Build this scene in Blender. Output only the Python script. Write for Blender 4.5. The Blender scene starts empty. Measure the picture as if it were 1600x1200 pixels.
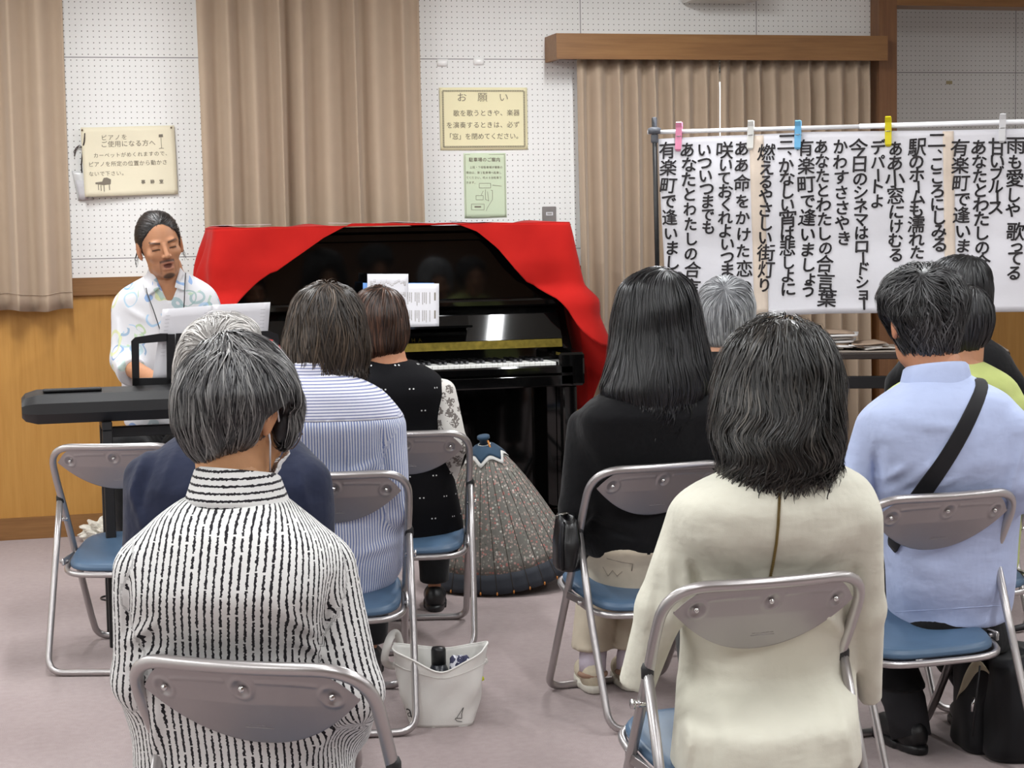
import bpy, math, random
import numpy as np
from mathutils import Vector, Matrix

# ------------------------------------------------------------------ camera, world, lights, exposure
SC = bpy.context.scene
COL = SC.collection
FPX, CAM_H = 2900.0, 1.40
PSI, PITCH, ROLL = math.radians(14.6), math.atan(252 / 2900.0), -0.018
CAM_M = Matrix.Rotation(-PSI, 3, 'Z') @ Matrix.Rotation(math.pi / 2 - PITCH, 3, 'X') @ Matrix.Rotation(ROLL, 3, 'Z')
cam_data = bpy.data.cameras.new('camera')
cam_data.sensor_width = 36.0
cam_data.lens = 36.0 * FPX / 1600.0
cam_data.clip_start, cam_data.clip_end = 0.05, 60
cam = bpy.data.objects.new('camera', cam_data)
COL.objects.link(cam)
cam.matrix_world = Matrix.Translation((0, 0, CAM_H)) @ CAM_M.to_4x4()
SC.camera = cam
SC.view_settings.view_transform = 'Standard'
SC.view_settings.look = 'None'
SC.view_settings.gamma = 1.0
SC.view_settings.use_curve_mapping = False
SC.view_settings.exposure = 0.06

world = bpy.data.worlds.new('world')
SC.world = world
world.use_nodes = True
world.node_tree.nodes['Background'].inputs[0].default_value = (0.75, 0.82, 1.0, 1)
world.node_tree.nodes['Background'].inputs[1].default_value = 0.9

WALL_Y, CEIL_Z = 8.70, 2.86
ROOM_X0, ROOM_X1, ROOM_Y0 = -3.2, 7.2, -2.6
FIXTURES = [(x, y) for x in (-2.2, 0.15, 2.5, 4.85) for y in (0.7, 2.8, 4.9, 7.0) if not (x > 4 and y > 6)]
LIGHT_W = {0.7: 25.0, 2.8: 25.0, 4.9: 26.0, 7.0: 38.0}
for i, (x, y) in enumerate(FIXTURES):
    ld = bpy.data.lights.new('fluorescent_light', 'AREA')
    ld.shape, ld.size, ld.size_y = 'RECTANGLE', 0.07, 1.22
    ld.energy = LIGHT_W[y]
    ld.color = (0.96, 0.985, 1.0)
    lo = bpy.data.objects.new('fluorescent_light', ld)
    lo.location = (x, y, CEIL_Z - 0.135)
    COL.objects.link(lo)

FWD = np.array([math.sin(PSI), math.cos(PSI), 0.0])
RGT = np.array([math.cos(PSI), -math.sin(PSI), 0.0])
CM = np.array(CAM_M)
def ray(px, py):
    return CM @ np.array([(px - 800) / FPX, -(py - 600) / FPX, -1.0])
def at(px, py, Y):
    """point seen at a pixel of the photograph, Y metres ahead of the lens (horizontally)"""
    d = ray(px, py)
    return np.array([0, 0, CAM_H]) + d * (Y / d.dot(FWD))
def on_y(px, py, y):
    d = ray(px, py)
    return np.array([0, 0, CAM_H]) + d * (y / d[1])
def on_floor(px, py, z=0.0):
    d = ray(px, py)
    return np.array([0, 0, CAM_H]) + d * ((z - CAM_H) / d[2])

# ------------------------------------------------------------------ helpers: objects and tags
def lin(c):
    if isinstance(c, str):
        c = [int(c[i:i + 2], 16) / 255 for i in (0, 2, 4)]
    return tuple(((v / 12.92) if v <= 0.04045 else ((v + 0.055) / 1.055) ** 2.4) for v in c[:3]) + (1.0,)

def tag(o, label=None, cat=None, group=None, kind=None):
    if label: o['label'] = label
    if cat: o['category'] = cat
    if group: o['group'] = group
    if kind: o['kind'] = kind
    return o

def thing(name, label, cat, loc=(0, 0, 0), rz=0.0, group=None):
    o = bpy.data.objects.new(name, None)
    o.empty_display_size = 0.1
    o.location = loc
    o.rotation_euler = (0, 0, rz)
    COL.objects.link(o)
    return tag(o, label, cat, group)

def origin_of(o):
    p = np.zeros(3)
    while o is not None:
        p = p + np.array(o.location)
        o = o.parent
    return p

def mesh_obj(name, verts, faces, mat=None, parent=None, base=None, smooth=True, attrs=None, local=False, mats=None, mi=None):
    """one mesh object; verts are world coordinates (shifted to the base) unless local=True"""
    v = np.asarray(verts, dtype=float).reshape(-1, 3)
    o_base = np.zeros(3)
    if not local:
        if parent is not None:
            v = v - origin_of(parent)
        elif base is not None:
            o_base = np.asarray(base, dtype=float)
            v = v - o_base
    me = bpy.data.meshes.new(name)
    if isinstance(faces, np.ndarray) and faces.ndim == 2:
        n, k = faces.shape
        me.vertices.add(len(v)); me.vertices.foreach_set('co', v.astype(np.float32).ravel())
        me.loops.add(n * k); me.loops.foreach_set('vertex_index', faces.astype(np.int32).ravel())
        me.polygons.add(n); me.polygons.foreach_set('loop_start', np.arange(0, n * k, k, dtype=np.int32))
        me.update(calc_edges=True)
    else:
        me.from_pydata(v.tolist(), [], [tuple(int(i) for i in f) for f in faces])
    if attrs:
        for an, av in attrs.items():
            av = np.asarray(av, dtype=np.float32)
            if av.ndim == 1:
                a = me.attributes.new(an, 'FLOAT', 'POINT'); a.data.foreach_set('value', av)
            elif av.shape[1] == 3:
                a = me.attributes.new(an, 'FLOAT_VECTOR', 'POINT'); a.data.foreach_set('vector', av.ravel())
            else:
                a = me.attributes.new(an, 'FLOAT_COLOR', 'POINT'); a.data.foreach_set('color', av.ravel())
    if smooth:
        me.polygons.foreach_set('use_smooth', np.ones(len(me.polygons), dtype=bool))
    for m in (mats or ([mat] if mat else [])):
        me.materials.append(m)
    if mi is not None:
        me.polygons.foreach_set('material_index', np.asarray(mi, dtype=np.int32))
    me.validate(); me.update()
    o = bpy.data.objects.new(name, me)
    if parent is not None:
        o.parent = parent
    else:
        o.location = o_base
    COL.objects.link(o)
    return o

def copy_tree(o, parent=None):
    c = o.copy(); COL.objects.link(c)
    if parent is not None: c.parent = parent
    for ch in list(o.children):
        copy_tree(ch, c)
    return c

class MB:
    """collects shapes for one mesh"""
    def __init__(s): s.v, s.f = [], []
    def add(s, v, f):
        n = len(s.v); s.v.extend([tuple(map(float, p)) for p in v]); s.f.extend([tuple(i + n for i in q) for q in f]); return s
    def box(s, lo, hi, bev=0.0):
        (x0, y0, z0), (x1, y1, z1) = lo, hi
        b = min(bev, (x1 - x0) / 2.01, (y1 - y0) / 2.01, (z1 - z0) / 2.01)
        if b <= 0:
            v = [(x, y, z) for z in (z0, z1) for y in (y0, y1) for x in (x0, x1)]
            return s.add(v, [(0, 2, 3, 1), (4, 5, 7, 6), (0, 1, 5, 4), (2, 6, 7, 3), (0, 4, 6, 2), (1, 3, 7, 5)])
        # chamfered box: 24 vertices
        v = []; idx = {}
        for sx in (0, 1):
            for sy in (0, 1):
                for sz in (0, 1):
                    X, Y, Z = (x0, x1)[sx], (y0, y1)[sy], (z0, z1)[sz]
                    ix, iy, iz = X + (b if sx == 0 else -b), Y + (b if sy == 0 else -b), Z + (b if sz == 0 else -b)
                    for a, p in (('x', (X, iy, iz)), ('y', (ix, Y, iz)), ('z', (ix, iy, Z))):
                        idx[(sx, sy, sz, a)] = len(v); v.append(p)
        f = []
        g = lambda a, *c: idx[(c[0], c[1], c[2], a)]
        for k in (0, 1):
            f.append([g('x', k, 0, 0), g('x', k, 1, 0), g('x', k, 1, 1), g('x', k, 0, 1)][::1 if k else -1])
            f.append([g('y', 0, k, 0), g('y', 1, k, 0), g('y', 1, k, 1), g('y', 0, k, 1)][::-1 if k else 1])
            f.append([g('z', 0, 0, k), g('z', 1, 0, k), g('z', 1, 1, k), g('z', 0, 1, k)][::1 if k else -1])
        for a in (0, 1):
            for c in (0, 1):
                f.append([g('x', a, c, 0), g('x', a, c, 1), g('y', a, c, 1), g('y', a, c, 0)])
                f.append([g('x', a, 0, c), g('x', a, 1, c), g('z', a, 1, c), g('z', a, 0, c)])
                f.append([g('y', 0, a, c), g('y', 1, a, c), g('z', 1, a, c), g('z', 0, a, c)])
                for d in (0, 1):
                    f.append([g('x', a, c, d), g('y', a, c, d), g('z', a, c, d)])
        return s.add(v, f)
    def tube(s, pts, r, closed=False, seg=10, caps=True):
        P = np.asarray(pts, float); n = len(P)
        rr = np.full(n, r, float) if np.isscalar(r) else np.asarray(r, float)
        T = np.zeros_like(P)
        for i in range(n):
            a = P[(i - 1) % n] if (closed or i > 0) else P[i]
            b = P[(i + 1) % n] if (closed or i < n - 1) else P[i]
            T[i] = (b - a) / (np.linalg.norm(b - a) + 1e-12)
        N = np.cross(T[0], [0.13, 0.31, 0.94]); N /= np.linalg.norm(N)
        v = []
        for i in range(n):
            N = N - T[i] * N.dot(T[i]); N /= np.linalg.norm(N)
            B = np.cross(T[i], N)
            for k in range(seg):
                a = 2 * math.pi * k / seg
                v.append(P[i] + rr[i] * (math.cos(a) * N + math.sin(a) * B))
        f = []
        for i in range(n if closed else n - 1):
            j = (i + 1) % n
            off = 0
            if closed and j == 0:   # match seam rotation
                d = [np.linalg.norm(v[i * seg] - v[k]) for k in range(seg)]; off = int(np.argmin(d))
            for k in range(seg):
                k2 = (k + 1) % seg
                f.append((i * seg + k, i * seg + k2, j * seg + (k2 + off) % seg, j * seg + (k + off) % seg))
        if not closed and caps:
            f.append(tuple(range(seg - 1, -1, -1))); f.append(tuple((n - 1) * seg + k for k in range(seg)))
        return s.add(v, f)
    def grid(s, fn, nu, nv, thick=None):
        """fn(u,v) -> point, u,v in 0..1; thick = callable or offset vector for a second skin"""
        v = [fn(i / nu, j / nv) for j in range(nv + 1) for i in range(nu + 1)]
        f = [(j * (nu + 1) + i, j * (nu + 1) + i + 1, (j + 1) * (nu + 1) + i + 1, (j + 1) * (nu + 1) + i) for j in range(nv) for i in range(nu)]
        if thick is not None:
            n = len(v); tv = np.asarray(thick, float)
            v2 = [np.asarray(p, float) + tv for p in v]
            f2 = [tuple(n + q for q in reversed(ff)) for ff in f]
            rim = [i for i in range(nu + 1)] + [j * (nu + 1) + nu for j in range(1, nv + 1)] + [nv * (nu + 1) + i for i in range(nu - 1, -1, -1)] + [j * (nu + 1) for j in range(nv - 1, 0, -1)]
            f3 = [(rim[(k + 1) % len(rim)], rim[k], n + rim[k], n + rim[(k + 1) % len(rim)]) for k in range(len(rim))]
            v = list(v) + v2; f = f + f2 + f3
        return s.add(v, f)
    def prism(s, poly, lo, hi, axis=0):
        """polygon in the two other axes extruded along axis"""
        n = len(poly); v = []
        for t in (lo, hi):
            for a, b in poly:
                p = [a, b]; p.insert(axis, t); v.append(p)
        f = [tuple(range(n - 1, -1, -1)), tuple(range(n, 2 * n))] + [(i, (i + 1) % n, n + (i + 1) % n, n + i) for i in range(n)]
        return s.add(v, f)
    def lathe(s, prof, c, seg=20):
        v = []; n = len(prof)
        for r, z in prof:
            for k in range(seg):
                a = 2 * math.pi * k / seg
                v.append((c[0] + r * math.cos(a), c[1] + r * math.sin(a), c[2] + z))
        f = [(i * seg + k, i * seg + (k + 1) % seg, (i + 1) * seg + (k + 1) % seg, (i + 1) * seg + k) for i in range(n - 1) for k in range(seg)]
        f.append(tuple(range(seg - 1, -1, -1))); f.append(tuple((n - 1) * seg + k for k in range(seg)))
        return s.add(v, f)
    def xform(s, M, off):
        M = np.asarray(M); s.v = [tuple(M @ np.asarray(p) + off) for p in s.v]; return s
    def build(s, name, mat, parent=None, base=None, smooth=True, local=False, **k):
        return mesh_obj(name, s.v, s.f, mat, parent, base, smooth, local=local, **k)

def fillet(pts, rad, closed=False, n=7):
    P = [np.asarray(p, float) for p in pts]; out = []; m = len(P)
    for i in range(m):
        r = rad[i] if hasattr(rad, '__len__') else rad
        if (not closed and i in (0, m - 1)) or r <= 0:
            out.append(P[i]); continue
        a, b, c = P[i - 1], P[i], P[(i + 1) % m]
        u = (a - b) / np.linalg.norm(a - b); w = (c - b) / np.linalg.norm(c - b)
        p0, p1 = b + u * r, b + w * r
        for k in range(n + 1):
            t = k / n
            out.append((1 - t) ** 2 * p0 + 2 * t * (1 - t) * b + t * t * p1)
    return out

def shade_flat_by_angle(o, deg=35):
    me = o.data
    me.polygons.foreach_set('use_smooth', np.ones(len(me.polygons), dtype=bool))
    try:
        me.set_sharp_from_angle(angle=math.radians(deg))
    except Exception:
        pass
    return o

# ------------------------------------------------------------------ helpers: materials
class NT:
    def __init__(s, name):
        s.m = bpy.data.materials.new(name); s.m.use_nodes = True
        s.t = s.m.node_tree; s.p = s.t.nodes['Principled BSDF']
    def n(s, typ, **kw):
        nd = s.t.nodes.new(typ)
        for k, v in kw.items():
            if k.startswith('i_'):
                key = k[2:]; key = int(key) if key.isdigit() else key.replace('_', ' ')
                s.set(nd.inputs[key], v)
            else:
                setattr(nd, k, v)
        return nd
    def set(s, sock, v):
        if isinstance(v, bpy.types.NodeSocket): s.t.links.new(v, sock)
        elif isinstance(v, bpy.types.Node): s.t.links.new(v.outputs[0], sock)
        else: sock.default_value = v
    def math(s, op, a, b=0.0, c=0.0):
        nd = s.t.nodes.new('ShaderNodeMath'); nd.operation = op
        for i, v in enumerate((a, b, c)): s.set(nd.inputs[i], v)
        return nd.outputs[0]
    def mix(s, fac, a, b):
        nd = s.t.nodes.new('ShaderNodeMix'); nd.data_type = 'RGBA'
        s.set(nd.inputs[0], fac); s.set(nd.inputs[6], a); s.set(nd.inputs[7], b)
        return nd.outputs[2]
    def ramp(s, fac, stops):
        nd = s.t.nodes.new('ShaderNodeValToRGB'); s.set(nd.inputs[0], fac)
        el = nd.color_ramp.elements
        while len(el) < len(stops): el.new(0.5)
        for e, (p, c) in zip(el, stops): e.position = p; e.color = c
        return nd.outputs[0]
    def obj(s): return s.n('ShaderNodeTexCoord').outputs['Object']
    def attr(s, name, out='Vector'):
        return s.n('ShaderNodeAttribute', attribute_name=name).outputs[out]
    def sep(s, v): return s.n('ShaderNodeSeparateXYZ', i_0=v).outputs
    def noise(s, vec, scale, detail=2.0, rough=0.5, out=0):
        nd = s.n('ShaderNodeTexNoise'); s.set(nd.inputs['Vector'], vec); nd.inputs['Scale'].default_value = scale
        nd.inputs['Detail'].default_value = detail; nd.inputs['Roughness'].default_value = rough
        return nd.outputs[out]
    def scale(s, vec, v3):
        nd = s.n('ShaderNodeMapping'); s.set(nd.inputs[0], vec); nd.inputs['Scale'].default_value = v3
        return nd.outputs[0]
    def bump(s, h, strength=0.3, dist=0.01):
        nd = s.n('ShaderNodeBump'); s.set(nd.inputs['Height'], h)
        nd.inputs['Strength'].default_value = strength; nd.inputs['Distance'].default_value = dist
        s.t.links.new(nd.outputs[0], s.p.inputs['Normal'])
    def base(s, c, rough=0.6, metal=0.0, spec=0.5, **kw):
        s.set(s.p.inputs['Base Color'], c if not isinstance(c, str) else lin(c))
        s.set(s.p.inputs['Roughness'], rough); s.p.inputs['Metallic'].default_value = metal
        s.p.inputs['Specular IOR Level'].default_value = spec
        for k, v in kw.items(): s.set(s.p.inputs[k.replace('_', ' ')], v)
        return s.m

def plain(name, c, rough=0.6, metal=0.0, spec=0.5, var=0.06, scale=30, bump=0.0, **kw):
    t = NT(name); o = t.obj()
    nz = t.noise(o, scale, 4)
    cl = lin(c) if isinstance(c, str) else c
    dark = tuple(v * (1 - var) for v in cl[:3]) + (1,); lite = tuple(min(1, v * (1 + var)) for v in cl[:3]) + (1,)
    colr = t.ramp(nz, [(0.3, dark), (0.7, lite)])
    if bump: t.bump(nz, bump, 0.004)
    return t.base(colr, rough, metal, spec, **kw)

def cloth(name, c, rough=0.85, weave=900, var=0.05, sheen=0.1, bump=0.15, crease=0.0):
    t = NT(name); o = t.obj()
    nz = t.noise(o, 14, 4)
    cl = lin(c) if isinstance(c, str) else c
    dark = tuple(v * (1 - var) for v in cl[:3]) + (1,); lite = tuple(min(1, v * (1 + var)) for v in cl[:3]) + (1,)
    colr = t.ramp(nz, [(0.3, dark), (0.7, lite)])
    fine = t.noise(o, weave, 2)
    if crease:
        w1 = t.noise(t.scale(o, (1.0, 1.0, 0.55)), 11, 3, 0.45); w2 = t.noise(t.scale(o, (0.6, 1, 1.2)), 26, 2, 0.4)
        h = t.math('ADD', t.math('MULTIPLY', w1, 0.03), t.math('ADD', t.math('MULTIPLY', w2, 0.010), t.math('MULTIPLY', fine, 0.0006)))
        t.bump(h, crease, 1.0)
    else: t.bump(fine, bump, 0.001)
    return t.base(colr, rough, 0, 0.25, Sheen_Weight=sheen)

# ------------------------------------------------------------------ helpers: implicit surfaces
def nets(fn, lo, hi, h, c=4):
    """polygonise fn(P)<0 by surface nets on a sparse grid; returns verts, quads"""
    lo = np.asarray(lo, float); hi = np.asarray(hi, float)
    nb = np.maximum(1, np.ceil((hi - lo) / (h * c)).astype(int))
    n = nb * c + 1
    ax = [lo[i] + np.arange(nb[i] + 1) * h * c for i in range(3)]
    G = np.stack(np.meshgrid(*ax, indexing='ij'), -1).reshape(-1, 3)
    cv = fn(G).reshape(nb + 1)
    cor = [cv[i:i + nb[0], j:j + nb[1], k:k + nb[2]] for i in (0, 1) for j in (0, 1) for k in (0, 1)]
    mn = np.minimum.reduce(cor); mx = np.maximum.reduce(cor); ab = np.minimum.reduce([np.abs(q) for q in cor])
    act = ((mn < 0) & (mx > 0)) | (ab < 1.5 * h * c)
    V = np.full(n, 1.0)
    sgn = np.where(cor[0] < 0, -1.0, 1.0)
    V[:-1, :-1, :-1] = sgn.repeat(c, 0).repeat(c, 1).repeat(c, 2)
    pm = np.zeros(n, bool); a = act.repeat(c, 0).repeat(c, 1).repeat(c, 2)
    for i in (0, 1):
        for j in (0, 1):
            for k in (0, 1):
                pm[i:i + a.shape[0], j:j + a.shape[1], k:k + a.shape[2]] |= a
    idx = np.argwhere(pm)
    vals = np.empty(len(idx))
    for s in range(0, len(idx), 400000):
        vals[s:s + 400000] = fn(lo + idx[s:s + 400000] * h)
    V[pm] = vals
    ins = V < 0
    m = n - 1
    cnt = np.zeros(m, np.int8)
    offs = [(i, j, k) for i in (0, 1) for j in (0, 1) for k in (0, 1)]
    for i, j, k in offs: cnt += ins[i:i + m[0], j:j + m[1], k:k + m[2]]
    am = a[:m[0], :m[1], :m[2]]
    cells = np.argwhere((cnt > 0) & (cnt < 8) & am)
    cid = np.full(m, -1, np.int64); cid[tuple(cells.T)] = np.arange(len(cells))
    cvs = np.stack([V[tuple((cells + o).T)] for o in offs], 1)
    O = np.array(offs, float)
    acc = np.zeros((len(cells), 3)); num = np.zeros(len(cells))
    for p in range(8):
        for q in range(p + 1, 8):
            if np.abs(O[p] - O[q]).sum() == 1:
                x = (cvs[:, p] < 0) != (cvs[:, q] < 0)
                den = cvs[:, p] - cvs[:, q]
                t = np.where(x, cvs[:, p] / np.where(den == 0, 1, den), 0)
                acc += np.where(x[:, None], O[p] + (O[q] - O[p]) * t[:, None], 0); num += x
    verts = lo + (cells + acc / np.maximum(num, 1)[:, None]) * h
    quads = []
    for d in range(3):
        e, g = (d + 1) % 3, (d + 2) % 3
        sl0 = [slice(1, m[i]) for i in range(3)]; sl1 = [slice(1, m[i]) for i in range(3)]
        sl0[d] = slice(0, m[d]); sl1[d] = slice(1, m[d] + 1)
        A, B = ins[tuple(sl0)], ins[tuple(sl1)]
        ed = np.argwhere(A != B)
        off = np.ones(3, int); off[d] = 0
        base = ed + off
        def cc(de, dg):
            b = base.copy(); b[:, e] += de; b[:, g] += dg
            return cid[tuple(b.T)]
        q = np.stack([cc(-1, -1), cc(0, -1), cc(0, 0), cc(-1, 0)], 1)
        flip = ~A[tuple(ed.T)]
        q[flip] = q[flip][:, ::-1]
        quads.append(q[(q >= 0).all(1)])
    return verts, np.concatenate(quads)

def smin(a, b, k):
    h = np.clip(0.5 + 0.5 * (b - a) / k, 0, 1)
    return b + (a - b) * h - k * h * (1 - h)
def smax(a, b, k): return -smin(-a, -b, k)
def usmin(ds, k):
    d = ds[0]
    for e in ds[1:]: d = smin(d, e, k)
    return d
def cone(P, a, b, ra, rb):
    a = np.asarray(a); b = np.asarray(b); ba = b - a
    t = np.clip((P - a) @ ba / (ba @ ba + 1e-12), 0, 1)
    return np.linalg.norm(P - a - t[:, None] * ba, axis=1) - (ra + (rb - ra) * t)
def ell(P, c, r):
    q = P - np.asarray(c); r = np.asarray(r, float)
    k0 = np.linalg.norm(q / r, axis=1); k1 = np.linalg.norm(q / (r * r), axis=1)
    return k0 * (k0 - 1) / np.maximum(k1, 1e-9)
def chain(P, pts, rad, k=0.02):
    return usmin([cone(P, pts[i], pts[i + 1], rad[i], rad[i + 1]) for i in range(len(pts) - 1)], k)
def axes(yaw):
    return np.array([math.cos(yaw), math.sin(yaw), 0]), np.array([-math.sin(yaw), math.cos(yaw), 0])

class Loft:
    """stacked super-ellipses; rows of (py, xl, xr, half depth, dY) read off the photograph at distance Y"""
    def __init__(s, rows, Y, yaw, n=2.4, smooth=2):
        s.rv, s.fv = axes(yaw)
        rel = yaw + PSI
        tab = []
        for py, xl, xr, b, dy in rows:
            c = at((xl + xr) / 2, py, Y + dy); w = (xr - xl) / 2 * (Y + dy) / FPX
            a = math.sqrt(max((w * w - (b * math.sin(rel)) ** 2), (0.3 * w) ** 2)) / abs(math.cos(rel))
            tab.append((c[2], c[0], c[1], a, b))
        tab = np.array(sorted(tab)); s.z0, s.z1 = tab[0, 0], tab[-1, 0]
        s.z = np.linspace(s.z0, s.z1, 80)
        s.t = [np.interp(s.z, tab[:, 0], tab[:, i]) for i in range(1, 5)]
        for _ in range(smooth):
            for i in range(4):
                a = np.pad(s.t[i], 2, mode='edge'); s.t[i] = (a[:-4] + 2 * a[1:-3] + 3 * a[2:-2] + 2 * a[3:-1] + a[4:]) / 9
        s.n = n
    def loc(s, P):
        z = np.clip(P[:, 2], s.z0, s.z1)
        cx, cy, a, b = (np.interp(z, s.z, t) for t in s.t)
        dx, dy = P[:, 0] - cx, P[:, 1] - cy
        return dx * s.rv[0] + dy * s.rv[1], dx * s.fv[0] + dy * s.fv[1], a, b
    def d(s, P, grow=0.0, k=0.02):
        X, Yl, a, b = s.loc(P); a = a + grow; b = b + grow
        q = (np.abs(X / a) ** s.n + np.abs(Yl / b) ** s.n) ** (1 / s.n)
        r = np.sqrt(X * X + Yl * Yl) + 1e-9
        d = r * (1 - 1 / np.maximum(q, 1e-6))
        d = np.where(q < 0.3, -0.7 * np.minimum(a, b), d)
        dz = np.maximum(P[:, 2] - s.z1 - grow, s.z0 - grow - P[:, 2])
        return smax(d, dz, k)
    def bounds(s, pad=0.03):
        cx, cy, a, b = s.t; m = np.maximum(a, b).max() + pad
        return np.array([cx.min() - m, cy.min() - m, s.z0 - pad]), np.array([cx.max() + m, cy.max() + m, s.z1 + pad])

_rng = np.random.RandomState(5)
_WD = _rng.normal(size=(24, 3)); _WD /= np.linalg.norm(_WD, axis=1)[:, None]; _WP = _rng.uniform(0, 6.28, 24)
def wrinkle(P, freq, seed=0, sq=(1, 1, 1)):
    """soft random folds in -1..1"""
    Q = P * np.asarray(sq)
    o = 0
    wx = 0.6 * np.sin(Q @ _WD[(seed + 7) % 24] * freq * 0.6 + _WP[seed % 24])
    for i in range(4):
        j = (seed * 3 + i * 5) % 24
        o = o + np.sin(Q @ _WD[j] * freq * (0.8 + 0.35 * i) + _WP[j] + wx * 2) / (1 + 0.5 * i)
    return o / 2.5

# ------------------------------------------------------------------ helpers: lettering
_txt = {}
def glyph(s, bold=0.0):
    key = (s, bold)
    if key not in _txt:
        c = bpy.data.curves.new('t', 'FONT'); c.body = s; c.align_x = 'CENTER'; c.align_y = 'CENTER'; c.resolution_u = 3; c.offset = bold
        o = bpy.data.objects.new('t', c); COL.objects.link(o)
        dg = bpy.context.evaluated_depsgraph_get()
        me = bpy.data.meshes.new_from_object(o.evaluated_get(dg))
        v = np.array([q.co[:2] for q in me.vertices]).reshape(-1, 2); f = [tuple(p.vertices) for p in me.polygons]
        if len(v): v = v - (v.max(0) + v.min(0)) / 2 if len(s) > 1 else v
        bpy.data.objects.remove(o); bpy.data.curves.remove(c); bpy.data.meshes.remove(me)
        _txt[key] = (v, f)
    return _txt[key]
class Ink:
    """flat lettering collected in sheet coordinates (u right, v up)"""
    def __init__(s): s.v, s.f = [], []
    def put(s, v, f):
        n = len(s.v); s.v.extend(v); s.f.extend([tuple(i + n for i in q) for q in f])
    def text(s, t, u, v, size, rot=0.0, bold=0.0, sx=1.0, shear=0.0):
        g, f = glyph(t, bold)
        c, si = math.cos(rot), math.sin(rot)
        s.put([(u + size * (c * (p[0] * sx + shear * p[1]) - si * p[1]), v + size * (si * (p[0] * sx + shear * p[1]) + c * p[1])) for p in g], f)
    def left(s, t, u, v, size, bold=0.0, adv=1.0):
        for i, ch in enumerate(t):
            if ch not in ' \u3000': s.text(ch, u + (i + 0.5) * size * adv, v, size, bold=bold)
    def rect(s, u0, v0, u1, v1):
        s.put([(u0, v0), (u1, v0), (u1, v1), (u0, v1)], [(0, 1, 2, 3)])
    def frame(s, u0, v0, u1, v1, w):
        s.rect(u0, v0, u1, v0 + w); s.rect(u0, v1 - w, u1, v1); s.rect(u0, v0 + w, u0 + w, v1 - w); s.rect(u1 - w, v0 + w, u1, v1 - w)
    def line(s, pts, w):
        for (a, b), (c, d) in zip(pts[:-1], pts[1:]):
            L = math.hypot(c - a, d - b) + 1e-9; nx, ny = -(d - b) / L * w / 2, (c - a) / L * w / 2
            s.put([(a - nx, b - ny), (c - nx, d - ny), (c + nx, d + ny), (a + nx, b + ny)], [(0, 1, 2, 3)])
    def poly(s, pts): s.put(list(pts), [tuple(range(len(pts)))])
    def build(s, name, mat, place, parent):
        return mesh_obj(name, [place(u, v) for u, v in s.v], s.f, mat, parent, smooth=False)

# ------------------------------------------------------------------ materials of the room
def wood(name, c1, c2, rough=0.45, axis=2, scale=1.0, seams=None):
    t = NT(name); o = t.obj()
    sc = [14 * scale] * 3; sc[axis] = 1.0 * scale
    n1 = t.noise(t.scale(o, sc), 3, 6, 0.6)
    sc2 = [120 * scale] * 3; sc2[axis] = 2.5 * scale
    n2 = t.noise(t.scale(o, sc2), 1.5, 3)
    f = t.math('ADD', t.math('MULTIPLY', n1, 0.7), t.math('MULTIPLY', n2, 0.3))
    c = t.ramp(f, [(0.32, lin(c1)), (0.68, lin(c2))])
    if seams:
        x = t.sep(o)[0]
        m = t.math('ABSOLUTE', t.math('SUBTRACT', t.math('FRACT', t.math('DIVIDE', t.math('SUBTRACT', x, seams[1]), seams[0])), 0.5))
        g = t.math('GREATER_THAN', m, 0.5 - 0.0022 / seams[0])
        c = t.mix(g, c, lin('5a3a18'))
    return t.base(c, rough, 0, 0.4)

M = {}
def pegboard():
    t = NT('perforated_wallboard'); o = t.obj(); x, y, z = t.sep(o)
    def cell(v, off, per, pitch, m):
        loc = t.math('MULTIPLY', t.math('FRACT', t.math('DIVIDE', t.math('SUBTRACT', v, off), per)), per)
        seam = t.math('LESS_THAN', t.math('MINIMUM', loc, t.math('SUBTRACT', per, loc)), 0.0021)
        d = t.math('SUBTRACT', t.math('FRACT', t.math('DIVIDE', loc, pitch)), 0.5)
        return t.math('MULTIPLY', d, pitch), seam
    dx, sx = cell(x, -0.09, 0.91, 0.026, 0)
    dz, sz = cell(z, 0.36, 0.91, 0.026, 0)
    r = t.math('SQRT', t.math('ADD', t.math('MULTIPLY', dx, dx), t.math('MULTIPLY', dz, dz)))
    hole = t.math('LESS_THAN', r, 0.0026)
    wall = t.ramp(t.noise(o, 3, 3), [(0.3, lin('eaeae8')), (0.7, lin('efefed'))])
    c = t.mix(hole, wall, lin('6c6a66'))
    c = t.mix(t.math('MAXIMUM', sx, sz), c, lin('8d8a8c'))
    return t.base(c, 0.75, 0, 0.25)
M['peg'] = pegboard()
M['panel'] = wood('wainscot_wood', 'ad7d3c', 'bd8d4a', 0.4, 2, 1.0, seams=(0.91, 0.117 - 0.455))
M['trim'] = wood('brown_trim_wood', '7a5430', '926a40', 0.45, 0)
M['post'] = wood('brown_post_wood', '6e4830', '86603f', 0.45, 2)
M['white'] = plain('white_paint', 'e6e6e2', 0.6, var=0.02)
M['ceil'] = plain('ceiling_board', 'dcdcd6', 0.9, var=0.05, scale=60)
def carpet():
    t = NT('mauve_carpet'); o = t.obj()
    big = t.noise(o, 1.6, 4); fine = t.noise(o, 420, 2); mid = t.noise(o, 40, 3)
    f = t.math('ADD', t.math('MULTIPLY', big, 0.4), t.math('ADD', t.math('MULTIPLY', fine, 0.35), t.math('MULTIPLY', mid, 0.25)))
    c = t.ramp(f, [(0.36, lin('948584')), (0.64, lin('aa9c9b'))])
    t.bump(fine, 0.5, 0.004)
    return t.base(c, 0.95, 0, 0.1, Sheen_Weight=0.15)
M['carpet'] = carpet()
M['curtain'] = cloth('beige_brown_curtain', 'b09c87', 0.8, 250, 0.02, 0.25, 0.03)
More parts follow.
